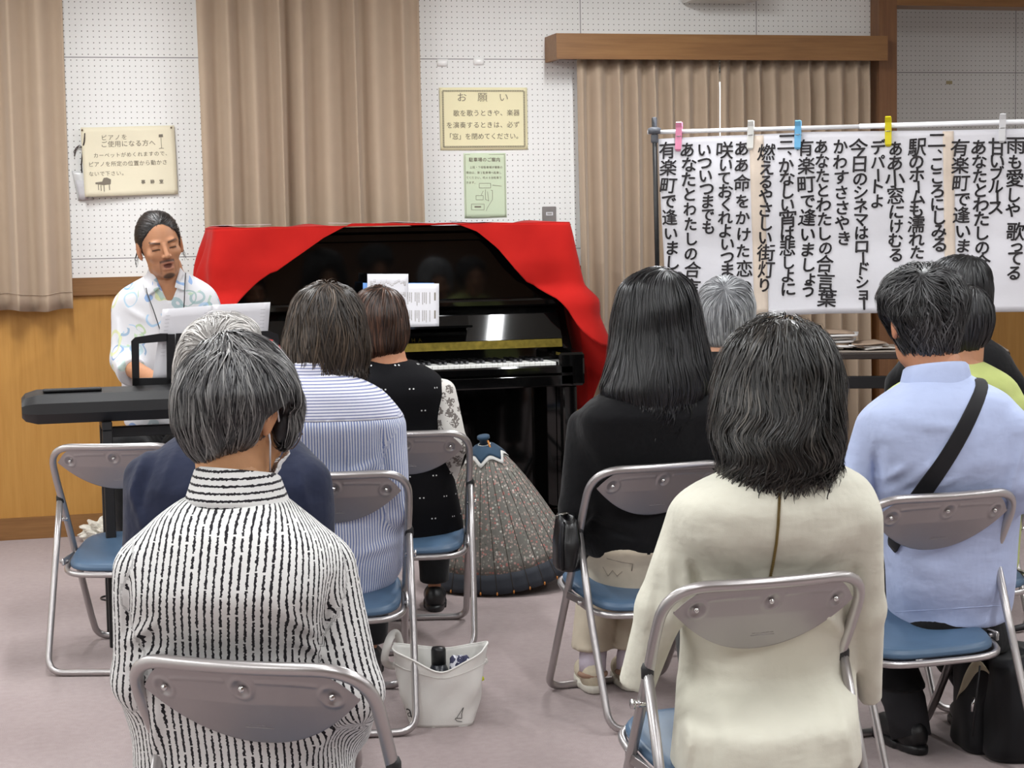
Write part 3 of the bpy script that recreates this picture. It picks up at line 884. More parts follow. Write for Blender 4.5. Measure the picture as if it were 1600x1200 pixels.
sheet_music('sheet_music', 'white music sheet with staves on the piano music desk, standing highest', corners(574, 428, 638, 513, -0.003), M['paper'], staves, seed=2)
sheet_music('sheet_music', 'white sheet printed with columns of text at right on the piano music desk', corners(631, 443, 686, 513, -0.006, 0), M['paper'], columns, seed=5)
# loose papers on the piano top
for k, (x0, x1, y0, y1, rz, lab) in enumerate(((0.80, 1.02, 8.0, 8.22, 0.1, 'white paper lying on the left end of the red piano cloth'), (1.30, 1.50, 8.02, 8.26, -0.15, 'white paper on the red piano cloth, left of the middle'), (1.56, 1.84, 7.99, 8.2, 0.08, 'largest white paper on the middle of the red piano cloth'), (1.85, 2.02, 8.0, 8.24, -0.1, 'white paper on the red piano cloth below the green notice'))):
    cx, cy = (x0 + x1) / 2, (y0 + y1) / 2
    def pf(u, v):
        a, c = (u - 0.5) * (x1 - x0), (v - 0.5) * (y1 - y0)
        return (cx + a * math.cos(rz) - c * math.sin(rz), cy + a * math.sin(rz) + c * math.cos(rz), 1.407 + 0.003 * math.sin(u * 3 + k) + 0.01 * (u - 0.5) ** 2)
    tag(MB().grid(pf, 8, 6, (0, 0, 0.0015)).build('paper_sheet', M['paper'], None, (cx, cy, 1.41)), lab, 'paper', 'papers on the piano')

# ------------------------------------------------------------------ electronic keyboard on its stand
M['dark_plastic'] = plain('black_plastic', '1a1a1c', 0.45, var=0.05)
KX0, KX1, KY0, KY1 = -0.03, 1.25, 6.27, 6.55      # rear side faces the audience
kb = thing('electronic_keyboard', 'long black electronic keyboard in front of the pianist, back towards the audience', 'keyboard', ((KX0 + KX1) / 2, 6.41, 0.76))
prof = [(KY0 + 0.02, 0.765), (KY0 - 0.015, 0.80), (KY0 - 0.012, 0.835), (KY0 + 0.01, 0.862), (KY0 + 0.10, 0.874), (KY0 + 0.13, 0.866), (KY0 + 0.15, 0.842), (KY1 - 0.01, 0.835), (KY1, 0.83), (KY1, 0.765)]
b = MB(); nseg = 24
ring = []
for i, (xx, sc) in enumerate(((KX0, 0.55), (KX0 + 0.012, 0.8), (KX0 + 0.05, 1.0), (KX1 - 0.05, 1.0), (KX1 - 0.012, 0.8), (KX1, 0.55))):
    ring.append([(xx, 6.41 + (y - 6.41) * (0.9 + 0.1 * sc), 0.815 + (z - 0.815) * sc) for y, z in prof])
v = [p for r_ in ring for p in r_]; m_ = len(prof)
f = [(i * m_ + k, i * m_ + (k + 1) % m_, (i + 1) * m_ + (k + 1) % m_, (i + 1) * m_ + k) for i in range(5) for k in range(m_)] + [tuple(range(m_ - 1, -1, -1)), tuple(5 * m_ + k for k in range(m_))]
shade_flat_by_angle(b.add(v, f).build('case', M['dark_plastic'], kb), 30)
MB().box((KX0 + 0.07, KY0 + 0.03, 0.868), (KX0 + 0.26, KY0 + 0.07, 0.878), 0.003).build('speaker_grille', plain('grille_black', '101012', 0.6), kb, smooth=False)
b = MB()
for i in range(44): b.box((KX0 + 0.08 + i * 0.0262, KY1 - 0.12, 0.832), (KX0 + 0.08 + i * 0.0262 + 0.0245, KY1 + 0.004, 0.850), 0.002)
b.build('white_keys', M['ivory'], kb, smooth=False)
b = MB()
for i in range(43):
    if i % 7 in (0, 1, 3, 4, 5): b.box((KX0 + 0.08 + (i + 1) * 0.0262 - 0.006, KY1 - 0.12, 0.848), (KX0 + 0.08 + (i + 1) * 0.0262 + 0.006, KY1 - 0.05, 0.858), 0.002)
b.build('black_keys', M['ebony'], kb, smooth=False)
# music rest with openings
my = KY0 + 0.075
A = lambda a, b_: on_y(a, b_, my + 0.02)
def rest_poly():
    mr = MB()
    def slabq(a):   # quad of pixels -> thin slab
        p = [A(*q) for q in a]; zb = p[0][2]
        fr = [np.array([q[0], my + 0.05 - (q[2] - 0.87) * 0.22, q[2]]) for q in p]
        bk = [q + np.array([0, 0.014, 0]) for q in fr]
        mr.add(fr + bk, [(0, 1, 2, 3), (7, 6, 5, 4), (0, 4, 5, 1), (1, 5, 6, 2), (2, 6, 7, 3), (3, 7, 4, 0)])
    slabq([(208, 608), (219, 608), (217, 537), (205, 533)]); slabq([(205, 533), (217, 537), (262, 533), (262, 521)]); slabq([(205, 533), (262, 521), (250, 521), (211, 527)])
    slabq([(262, 600), (275, 600), (273, 522), (260, 522)]); slabq([(208, 610), (275, 610), (275, 591), (208, 592)])
    slabq([(275, 610), (420, 600), (420, 517), (275, 521)]); slabq([(420, 530), (436, 532), (434, 522), (420, 517)]); slabq([(427, 600), (436, 600), (436, 530), (427, 530)]); slabq([(420, 600), (436, 600), (436, 582), (420, 582)])
    return mr
rest_poly().build('music_rest', M['dark_plastic'], kb, smooth=False)
# two sheets standing against the music rest
def rsheet(cs, lab, seed):
    p = []
    for (a, b_), back in zip(cs, (1, 1, 0, 0)):
        q = A(a, b_); p.append(np.array([q[0], my + 0.05 - (q[2] - 0.87) * 0.22 + 0.022, q[2]]))
    o_ = sheet_music('sheet_music', lab, p, M['paper'], None, thick=(0, 0.001, 0))
    k = Ink()
    for i in range(12): k.rect(0.08, 0.9 - i * 0.05, 0.92, 0.9 - i * 0.05 + 0.006)
    TL, TR, BR, BL = p
    k.build('print', plain('faint_print', 'b9b8bd', 0.8), lambda a, c: (BL * (1 - a) + BR * a) * (1 - c) + (TL * (1 - a) + TR * a) * c + np.array([0, -0.0045 * math.sin(a * 3.14) - 0.0008, 0]), o_)
rsheet([(254, 483), (332, 477), (330, 592), (239, 598)], 'left one of two white sheets standing on the keyboard music rest', 1)
rsheet([(331, 476), (422, 472), (416, 585), (330, 592)], 'right one of two white sheets standing on the keyboard music rest', 2)
ks = thing('keyboard_stand', 'black square tube stand under the electronic keyboard', 'stand', ((KX0 + KX1) / 2, 6.41, 0))
lx0 = on_y(172, 800, 6.30)[0]
for x in (lx0, 1.0):
    for y in (6.30, 6.51):
        MB().box((x - 0.017, y - 0.017, 0), (x + 0.017, y + 0.017, 0.735), 0.003).build('leg', M['dark_plastic'], ks, smooth=False)
    MB().box((x - 0.017, 6.28, 0.735), (x + 0.017, 6.53, 0.764), 0.003).build('support_arm', M['dark_plastic'], ks, smooth=False)
MB().box((lx0, 6.39, 0.70), (1.0, 6.42, 0.735), 0.003).build('crossbar', M['dark_plastic'], ks, smooth=False)

# ------------------------------------------------------------------ lyrics sheet on its stand
LA, LB = at(1028, 215, 7.45), at(1600, 198, 7.12)
LU = (LB - LA) / 572.0                                  # metres along the sheet per photo pixel
LUh = np.array([LU[0], LU[1], 0]); px_m = np.linalg.norm(LUh); LUn = LUh / px_m
Lnorm = np.array([LUn[1], -LUn[0], 0])                 # towards the audience
def lyr(u, v, lift=0.0):
    """u pixels right of the left edge, v pixels below the top edge"""
    wob = 0.006 * min(1, max(0, v) / 70.0) * 0 + 0.007 * math.sin(u * 0.011 + 0.4) + 0.006 * math.sin(v * 0.02 + u * 0.004) + 0.004 * abs(math.sin(v * math.pi / 91.0))
    wob = wob * min(1.0, max(0.0, v) / 80.0) - 0.002
    return LA + LUn * (u * px_m) + Lnorm * (wob + lift) + np.array([0, 0, -v * px_m + 0.0004 * u * px_m * 50])
def lyrp(px, py, lift=0.0):
    """point of the sheet seen at a photo pixel"""
    d = ray(px, py); o = np.array([0, 0, CAM_H]); k = (LA - o).dot(Lnorm) / d.dot(Lnorm); q = o + d * k - LA
    return q.dot(LUn) / px_m, -(q[2] - 0.0004 * 50 * q.dot(LUn)) / px_m
top_x, top_y = [1028, 1100, 1185, 1267, 1400, 1475, 1600, 1760], [217, 213, 210, 206, 204.5, 203.5, 201, 198]
bot_x, bot_y = [1041, 1185, 1290, 1600, 1760], [499, 494, 490, 487, 485]
def lyr_ab(a, b, lift=0.0):
    x0, x1 = 1028 + 14 * b, 1760
    x = x0 + (x1 - x0) * a
    y = np.interp(x, top_x, top_y) * (1 - b) + np.interp(x, bot_x, bot_y) * b
    return lyr(*lyrp(x, y), lift)
ls = thing('lyrics_sheet', 'wide white paper sheet of handwritten song words pegged to a white pole', 'lyrics sheet', on_floor(1300, 700) * 0 + lyr_ab(0.5, 1.0))
def rice_paper():
    t = NT('brush_paper'); o = t.obj()
    c = t.ramp(t.noise(o, 5, 4), [(0.3, lin('d3d2d7')), (0.7, lin('dad9df'))])
    t.bump(t.noise(o, 9, 4), 0.25, 0.01)
    return t.base(c, 0.85, 0, 0.2)
MB().grid(lambda a, b: lyr_ab(a, b), 90, 30, Lnorm * -0.0012).build('paper', rice_paper(), ls)
tapem = plain('masking_tape', 'd2c3b4', 0.7, var=0.04)
for x0, x1 in ((1171, 1193), (1473, 1490)):
    for dx in (0,):
        def tf(a, b):
            x = x0 + (x1 - x0) * a + 10 * b * (1760 - x0) / 730; y = np.interp(x, top_x, top_y) * (1 - b) + np.interp(x, bot_x, bot_y) * b
            return lyr(*lyrp(x, y + 1.5 * (1 - b) - 1.5 * b), 0.0016)
        MB().grid(tf, 3, 26, Lnorm * 0.0006).build('tape_strip', tapem, ls)
LYR = [(1043, 237, 1052, 431, '有楽町で逢いましょ'), (1075, 236, 1082, 451, 'あなたとわたしの合言'), (1101, 236, 1107, 357, 'いついつまでも'), (1133, 237, 1136, 424, '咲いておくれよいつま'),
       (1158, 234, 1163, 450, 'ああ命をかけた恋の'), (1198, 240, 1196, 447, '燃えるやさしい街灯り'), (1229, 224, 1231, 453, '三、かなしい宵は悲しよに'), (1259, 233, 1264, 455, '有楽町で逢いましょう'),
       (1284, 231, 1291, 468, 'あなたとわたしの合言葉'), (1313, 231, 1318, 374, 'かわすささやき'), (1342, 233, 1348, 474, '今日のシネマはロードショー'), (1371, 232, 1371, 316, 'デパートよ'),
       (1399, 234, 1400, 400, 'ああ小窓にけむる'), (1433, 232, 1432, 396, '駅のホームも濡れた'), (1463, 221, 1467, 384, '二、こころにしみる'), (1500, 233, 1504, 386, '有楽町で逢いま'), (1530, 232, 1534, 413, 'あなたとわたしの合'),
       (1558, 232, 1556, 326, '甘いブルース'), (1586, 229, 1583, 330, '雨も愛しや'), (1586, 364, 1585, 428, '歌ってる')]
ik = Ink(); rs = random.Random(11)
def brush_text(ch, u, v, size, rot=0.0, k=0.02, **kw):
    for du, dv in ((-k, 0), (k, 0.3 * k), (0, k), (0.4 * k, -k)):
        ik.text(ch, u + du * size, v + dv * size, size, rot=rot, **kw)
for x0, y0, x1, y1, s in LYR:
    n_ = len(s)
    wts = [0.62 if c in '、ょョっー' else (1.12 if '\u4e00' <= c <= '\u9fff' else 0.94) for c in s]
    tot = sum((wts[i] + wts[i + 1]) / 2 for i in range(n_ - 1)); acc = 0
    for i, ch in enumerate(s):
        t_ = acc / tot
        if i < n_ - 1: acc += (wts[i] + wts[i + 1]) / 2
        u, v = lyrp(x0 + (x1 - x0) * t_ + rs.uniform(-1.2, 1.2), y0 + (y1 - y0) * t_)
        kan = '\u4e00' <= ch <= '\u9fff'
        size = (29 if kan else 25) * rs.uniform(0.95, 1.05)
        rot = rs.uniform(-0.07, 0.03)
        if ch == 'ー': brush_text('ー', u, -v, size * 0.95, rot=-math.pi / 2 + 0.03, k=0.028)
        elif ch in 'ょョっ': brush_text(ch, u + 2, -v, 24, rot=rot, k=0.026)
        elif ch == '、': brush_text(ch, u + 11, -v + 8, 20, k=0.03)
        else: brush_text(ch, u, -v, size, rot=rot, k=0.016 if kan else 0.026, shear=rs.uniform(-0.04, 0.12), sx=rs.uniform(0.92, 1.06))
brush = plain('brush_ink', '2a2628', 0.8, var=0.1)
ik.build('lettering', brush, lambda u, v: lyr(u, -v, 0.0034), ls)

# pole, pegs, stands
pole = lambda px, py, lift=0.02: LA + LUn * (lyrp(px, py)[0] * px_m) + np.array([0, 0, -lyrp(px, py)[1] * px_m + 0.02 * lyrp(px, py)[0] * px_m]) + Lnorm * 0.0
pA, pB = pole(1012, 207), pole(1830, 184)
st = thing('song_sheet_stand', 'black stand poles holding a long white crossbar above the lyrics sheet', 'stand', (pA + pB) / 2 * [1, 1, 0])
wbar = plain('white_bar', 'e8e9ec', 0.4, var=0.01)
mid = pA + (pB - pA) * 0.42
MB().tube([pA, mid], 0.0085, seg=12).tube([mid, pB], 0.0105, seg=12).build('crossbar', wbar, st)
blk = M['dark_plastic']
for k, (top, ln) in enumerate(((pole(1022, 184), 0.03), (pole(1822, 165), 0.0))):
    base_ = np.array([top[0] + ln, top[1] + 0.03, 0.0])
    ax_ = (top - base_)
    MB().tube([base_ + ax_ * 0.03, base_ + ax_ * 0.55], 0.013, seg=12).tube([base_ + ax_ * 0.5, top], 0.0095, seg=12).build('pole', blk, st)
    b = MB()
    c = np.array(top) + np.array([0, -0.002, -0.05])
    b.lathe([(0.016, -0.015), (0.026, -0.012), (0.026, 0.008), (0.014, 0.012)], c, 14); b.lathe([(0.012, -0.05), (0.015, -0.045), (0.015, -0.02), (0.012, -0.016)], c, 12)
    b.box(c + [-0.008, -0.012, 0.01], c + [0.008, 0.012, 0.052], 0.003)
    b.build('clamp', plain('grey_clamp', '5c5f66', 0.5), st)
    for a in (0.4, 2.5, 4.6):
        e = base_ + np.array([math.cos(a) * 0.33, math.sin(a) * 0.33, 0.012])
        MB().tube([base_ + [0, 0, 0.36], base_ * 0.4 + e * 0.6 + [0, 0, 0.13], e], 0.009, seg=8).build('leg', blk, st)
def peg(px, py0, py1, col, lab, lean):
    c = pole(px, (py0 + py1) / 2) + Lnorm * 0.004; hgt = (py1 - py0) * px_m
    m_ = plain('peg_plastic', col, 0.35, var=0.03)
    r = thing('clothes_peg', lab, 'clothes peg', c - [0, 0, hgt / 2], math.atan2(LUn[1], LUn[0]), 'pegs on the white pole')
    for s in (-1, 1):
        prof = [(0.002 * s, -0.52 * hgt), (0.008 * s, -0.45 * hgt), (0.009 * s, 0), (0.013 * s, 0.3 * hgt), (0.022 * s, 0.47 * hgt), (0.018 * s, 0.5 * hgt), (0.007 * s, 0.3 * hgt), (0.003 * s, 0.05 * hgt), (0.0005 * s, -0.4 * hgt)]
        b = MB(); w = 0.0125
        ws = [0.6, 1, 1, 1, 0.9, 0.8, 1, 1, 0.9]
        v = []
        for sx in (-1, 1):
            for (yy, zz), k in zip(prof, ws): v.append((sx * w * k + lean * zz, yy, zz + hgt / 2))
        n_ = len(prof)
        f = [tuple(range(n_)), tuple(range(2 * n_ - 1, n_ - 1, -1))] + [(i, n_ + i, n_ + (i + 1) % n_, (i + 1) % n_) for i in range(n_)]
        if s < 0: f = [tuple(reversed(q)) for q in f]
        b.add(v, f).build('peg_half', m_, r, smooth=False, local=True)
    MB().tube([(0.013 * math.cos(a), 0.011 * math.sin(a), hgt * 0.5) for a in np.linspace(0, 6.2, 18)], 0.0018, seg=6).build('spring', plain('spring_steel', 'b0b0b0', 0.3, 1.0), r, local=True)
peg(1061, 190, 236, 'e58fb0', 'pink clothes peg holding the lyrics sheet at its left corner', 0.05)
peg(1173, 188, 234, 'dcdcd8', 'white clothes peg on the pole between the pink and the blue peg', 0.05)
peg(1247, 188, 233, '6fb2dc', 'light blue clothes peg on the white pole', 0.03)
peg(1388, 182, 228, 'd8c81e', 'yellow clothes peg on the white pole', 0.0)
peg(1566, 178, 222, 'd6d6d8', 'white clothes peg at the right end of the pole, right of the yellow peg', 0.04)

# ------------------------------------------------------------------ folding table with papers
ta, tb = at(931, 553, 8.40), at(1577, 546, 8.12)
tu = (tb - ta) * [1, 1, 0]; tl = np.linalg.norm(tu); tu /= tl; tn = np.array([-tu[1], tu[0], 0])
tz = ta[2]
tt = thing('folding_table', 'long dark folding table behind the audience in front of the long curtains', 'table', (ta + tb) / 2 * [1, 1, 0], math.atan2(tu[1], tu[0]))
tw = plain('dark_table_edge', '3a3330', 0.5); ttop = wood('table_laminate', '8f857c', 'a0968c', 0.45, 0)
MB().box((-tl / 2, 0, -0.004 + tz), (tl / 2, 0.45, tz + 0.004), 0.003).build('tabletop', ttop, tt, smooth=False, local=True)
MB().box((-tl / 2 - 0.004, -0.006, tz - 0.032), (tl / 2 + 0.004, 0.456, tz - 0.004), 0.004).build('table_edge', tw, tt, smooth=False, local=True)
MB().box((-tl / 2 + 0.25, 0.02, tz - 0.165), (tl / 2 - 0.25, 0.05, tz - 0.11), 0.004).build('shelf_rail', M['dark_plastic'], tt, smooth=False, local=True)
for sx in (-1, 1):
    for yy in (0.05, 0.40):
        MB().tube([(sx * (tl / 2 - 0.2), yy, 0.0), (sx * (tl / 2 - 0.2), yy, tz - 0.03)], 0.014, seg=10).build('leg', M['dark_plastic'], tt, local=True)
    MB().tube([(sx * (tl / 2 - 0.2), 0.05, 0.12), (sx * (tl / 2 - 0.2), 0.40, 0.12)], 0.01, seg=8).build('stretcher', M['dark_plastic'], tt, local=True)
def on_table(px, back):
    k = (px - 931) / 646.0
    return ta + tu * (k * tl) + tn * back
rs = random.Random(4)
def paper_stack(px0, px1, n_, back0, back1, thick, lab, cols, skew=0.0):
    c = on_table((px0 + px1) / 2, (back0 + back1) / 2)
    w = (px1 - px0) / 646.0 * tl; d = back1 - back0
    r = thing('paper_stack', lab, 'papers', (c[0], c[1], tz + 0.0045), math.atan2(tu[1], tu[0]))
    z = 0.0
    for i in range(n_):
        h_ = thick / n_; a = rs.uniform(-0.15, 0.15) + skew
        ww, dd = w * rs.uniform(0.8, 1.0), d * rs.uniform(0.75, 1.0); ox = rs.uniform(-0.03, 0.03)
        b = MB().grid(lambda u, v: (ox + (u - 0.5) * ww * math.cos(a) - (v - 0.5) * dd * math.sin(a), (u - 0.5) * ww * math.sin(a) + (v - 0.5) * dd * math.cos(a), z + 0.004 * math.sin(u * 3 + i) + 0.003), 8, 4, (0, 0, h_ * 0.8))
        b.build('paper_sheaf', cols[i % len(cols)], r, local=True)
        z += h_
pm1, pm2 = plain('newsprint', 'cfc9c2', 0.85), plain('white_sheaf', 'e2e0df', 0.85)
pm3 = plain('kraft', 'a58f7c', 0.8)
paper_stack(1218, 1345, 7, 0.06, 0.32, 0.075, 'highest pile of papers on the dark table, beside the dark wavy hair', [pm1, pm2, pm3, pm2])
paper_stack(1140, 1216, 2, 0.05, 0.3, 0.016, 'low spread of white papers on the dark table right of the grey head', [pm2, pm1])
paper_stack(1335, 1394, 5, 0.03, 0.27, 0.03, 'low pile of papers on the dark table beside the light blue shirt', [pm1, pm3, pm2], 0.2)

# ------------------------------------------------------------------ folding chairs
def steel(name, c, rough, var=0.03):
    return plain(name, c, rough, 0.85, var=var, scale=12)
M['steel'] = steel('silver_paint_tube', 'b9b5b5', 0.33)
M['steel_panel'] = steel('silver_paint_panel', 'aaa6a7', 0.42)
M['chrome'] = plain('chrome', 'd8d8d8', 0.15, 1.0, var=0.0)
M['vinyl'] = plain('blue_vinyl', '4a637d', 0.42, var=0.06, scale=18, bump=0.1)
M['cap'] = plain('black_cap', '232325', 0.5)
def lean(z):   # y of the back frame at height z
    return np.interp(z, [0.0, 0.012, 0.12, 0.45, 0.74], [0.235, 0.225, 0.165, -0.03, -0.20])
def bow(x, z):
    k = min(1, max(0, (z - 0.5) / 0.15)); return -0.030 * (1 - min(1, abs(x) / 0.21) ** 2) * k
def half(z): return np.interp(z, [0, 0.1, 0.5, 0.62, 0.74], [0.188, 0.192, 0.203, 0.2085, 0.2085])
def make_chair():
    t = thing('folding_chair', 'x', 'folding chair', (0, 0, 0))
    R = 0.0113; ZT = 0.7165
    pts = []
    for z in (0.10, 0.2, 0.3, 0.4, 0.5, 0.6): pts.append((-half(z), lean(z), z))
    left = [(-0.188, lean(0.0), R)] + pts + [(-0.2085, lean(ZT), ZT)]
    top = [(x, lean(ZT), ZT) for x in (-0.1, 0, 0.1)]
    right = [(-p[0], p[1], p[2]) for p in left[::-1]]
    loop = left + top + right
    rad = [0.045] + [0] * len(pts) + [0.085] + [0.0] * 3 + [0.085] + [0] * len(pts) + [0.045]
    path = np.array(fillet(loop, rad, closed=True, n=9))
    # resample the straight runs so that the bow follows smoothly
    out = []
    for i in range(len(path)):
        a, b_ = path[i], path[(i + 1) % len(path)]
        k = max(1, int(np.linalg.norm(b_ - a) / 0.03))
        for j in range(k): out.append(a + (b_ - a) * j / k)
    out = [p + np.array([0, bow(p[0], p[2]), 0]) for p in out]
    MB().tube(out, R, closed=True, seg=12).build('back_frame', M['steel'], t, local=True)
    zt = 0.535
    rear = [(-0.2085, lean(zt) - 0.004, zt), (-0.212, -0.17, 0.30), (-0.2105, -0.295, R), (0.2105, -0.295, R), (0.212, -0.17, 0.30), (0.2085, lean(zt) - 0.004, zt)]
    MB().tube(fillet(rear, [0, 0.05, 0.055, 0.055, 0.05, 0]), 0.0105, seg=12).build('rear_leg_frame', M['steel'], t, local=True)
    for s in (-1, 1):
        MB().lathe([(0.0, -0.016), (0.0125, -0.014), (0.0128, 0.006), (0.009, 0.015), (0.0, 0.017)], (s * 0.2085, lean(zt) - 0.004, zt), 12).build('leg_cap', M['cap'], t, local=True)
        b = MB().tube([(s * 0.196, lean(0.46) - 0.01, 0.462), (s * 0.228, lean(0.46) - 0.01, 0.462)], 0.0075, seg=10).tube([(s * 0.222, lean(0.46) - 0.01, 0.462), (s * 0.229, lean(0.46) - 0.01, 0.462)], 0.011, seg=6)
        b.build('pivot_bolt', M['chrome'], t, local=True)
        MB().box((s * 0.2 - 0.004, -0.11, 0.319), (s * 0.2 + 0.004, 0.06, 0.342), 0.002).tube([(s * 0.19, -0.085, 0.329), (s * 0.216, -0.085, 0.329)], 0.006, seg=8).build('seat_bracket', M['steel'], t, local=True)
    # pressed back panel
    zlow = lambda x: 0.570 + 0.090 * (abs(x) / 0.185) ** 2.1
    ztop = lambda x: 0.710 - 0.045 * max(0, (abs(x) - 0.125) / 0.06) ** 2
    def pan(u, v):
        x = -0.187 + 0.374 * u; z0, z1 = zlow(x), max(ztop(x), zlow(x) + 0.004); z = z0 + (z1 - z0) * v
        y = lean(z) + bow(x, z) * 1.02 - 0.006
        for sx in (-0.145, 0, 0.145):
            dx, dz = x - sx, z - (0.678 if sx == 0 else 0.668); r = math.hypot(dx, dz)
            y += 0.0045 * math.exp(-((r - 0.0) / 0.011) ** 4) - 0.0028 * math.exp(-((r - 0.0175) / 0.0035) ** 2)
        for zz, m_ in ((0.6915, 1),):
            if 0.026 < abs(x) < 0.128: y -= 0.0026 * math.exp(-((z - zz + 0.005 * (abs(x) / 0.13) ** 4) / 0.0028) ** 2)
        return (x, y, z)
    MB().grid(pan, 150, 46, (0, 0.0016, 0)).build('backrest', M['steel_panel'], t, local=True)
    for sx in (-0.145, 0, 0.145):
        z = 0.678 if sx == 0 else 0.668
        y = lean(z) + bow(sx, z) - 0.004
        o = MB().lathe([(0.0045, 0), (0.0062, 0.0015), (0.0055, 0.004), (0.003, 0.0055), (0.0, 0.006)], (0, 0, 0), 14).tube([(-0.004, 0, 0.0058), (0.004, 0, 0.0058)], 0.0007, seg=4)
        o.xform(np.array([[1, 0, 0], [0, 0, -1], [0, 1, 0]]), np.array([sx, y, z])).build('screw', M['chrome'], t, local=True)
    b = MB()   # faint pressed maker's mark under the middle screw
    for i, (w_, h_) in enumerate(((0.006, 0.008), (0.004, 0.005), (0.007, 0.008), (0.005, 0.007), (0.006, 0.008))):
        x = -0.018 + i * 0.0095; z = 0.606; y = lean(z) + bow(x, z) * 1.02 - 0.0064
        b.tube([(x, y, z), (x + w_, y, z), (x + w_, y, z + h_), (x, y, z + h_)], 0.0006, closed=True, seg=4)
    x0 = -0.02; z = 0.601
    b.tube([(x0 + i * 0.01, lean(z) + bow(x0 + i * 0.01, z) * 1.02 - 0.0064, z) for i in range(6)], 0.0006, seg=4)
    b.build('pressed_mark', M['steel_panel'], t, local=True)
    # seat pad and the tube round it
    sy0, sy1, sw, SD = -0.180, 0.185, 0.185, -0.076
    def seat(u, v):   # rounded pad as a stack of rounded rectangles
        a = 2 * math.pi * u
        prof = [(0.0, 0.407), (0.93, 0.407), (1.0, 0.415), (1.0, 0.424), (0.965, 0.434), (0.85, 0.4385), (0.0, 0.440)]
        k = v * (len(prof) - 1); i = min(int(k), len(prof) - 2); fr = k - i
        rr = prof[i][0] * (1 - fr) + prof[i + 1][0] * fr; z = prof[i][1] * (1 - fr) + prof[i + 1][1] * fr
        c, s_ = math.cos(a), math.sin(a); n_ = 4.5
        q = (abs(c) ** n_ + abs(s_) ** n_) ** (-1 / n_)
        x = c * q * sw * rr; y = (sy0 + sy1) / 2 + s_ * q * (sy1 - sy0) / 2 * rr
        return (x * (1 - 0.05 * (s_ < 0) * abs(s_)), y, z + SD + 0.028 * (y / 0.2) - 0.010 * math.exp(-(x / 0.12) ** 2 - ((y + 0.02) / 0.12) ** 2) * (v > 0.5))
    MB().grid(seat, 56, 18, None).build('seat', M['vinyl'], t, local=True)
    ring = []
    for a in np.linspace(0, 2 * math.pi, 64, endpoint=False):
        c, s_ = math.cos(a), math.sin(a); n_ = 4.5; q = (abs(c) ** n_ + abs(s_) ** n_) ** (-1 / n_)
        y = (sy0 + sy1) / 2 + s_ * q * ((sy1 - sy0) / 2 + 0.006)
        ring.append((c * q * (sw + 0.006), y, 0.403 + SD + 0.028 * (y / 0.2)))
    MB().tube(ring, 0.0092, closed=True, seg=10).build('seat_frame', M['steel'], t, local=True)
    return t
CH = {}
def place_chair(key, px, Y, rel, label):
    w = math.radians(rel) - PSI
    p = at(px, 800, Y)       # the top bar of the back is Y ahead of the lens
    rv, fv = axes(w)
    loc = np.array([p[0], p[1], 0]) + fv * 0.225
    c = chair0 if not CH else copy_tree(chair0)
    c.location = loc; c.rotation_euler = (0, 0, w); c['label'] = label; c['group'] = 'folding chairs'
    CH[key] = (loc, w, c)
    return c
chair0 = make_chair()
place_chair('near_left', 357, 2.84, -17, 'silver folding chair nearest the camera, under the person in the striped shirt')
place_chair('near_right', 1214, 3.44, 17, 'silver folding chair under the person in the cream blouse')
place_chair('blue', 522, 5.05, 5, 'silver folding chair under the person in the blue pinstripe shirt')
place_chair('navy', 374, 4.20, -4, 'silver folding chair under the person in the navy jacket, hidden behind the striped shirt')
place_chair('empty', 177, 5.82, -2, 'empty silver folding chair at far left with its blue seat showing')
place_chair('vest', 637, 6.03, 2, 'silver folding chair under the person in the black vest, beside the parasol')
place_chair('long_hair', 1043, 5.10, 20, 'silver folding chair under the person in the black sweater and beige trousers')
place_chair('polo', 1490, 4.47, 18, 'silver folding chair under the person in the light blue polo shirt')
place_chair('lime', 1548, 5.25, 16, 'silver folding chair under the person in the lime green top')
place_chair('grey_head', 1138, 5.98, 14, 'silver folding chair hidden under the grey haired person at the lyrics sheet')
place_chair('far_black', 1505, 6.15, 14, 'silver folding chair hidden under the person in the black top at far right')

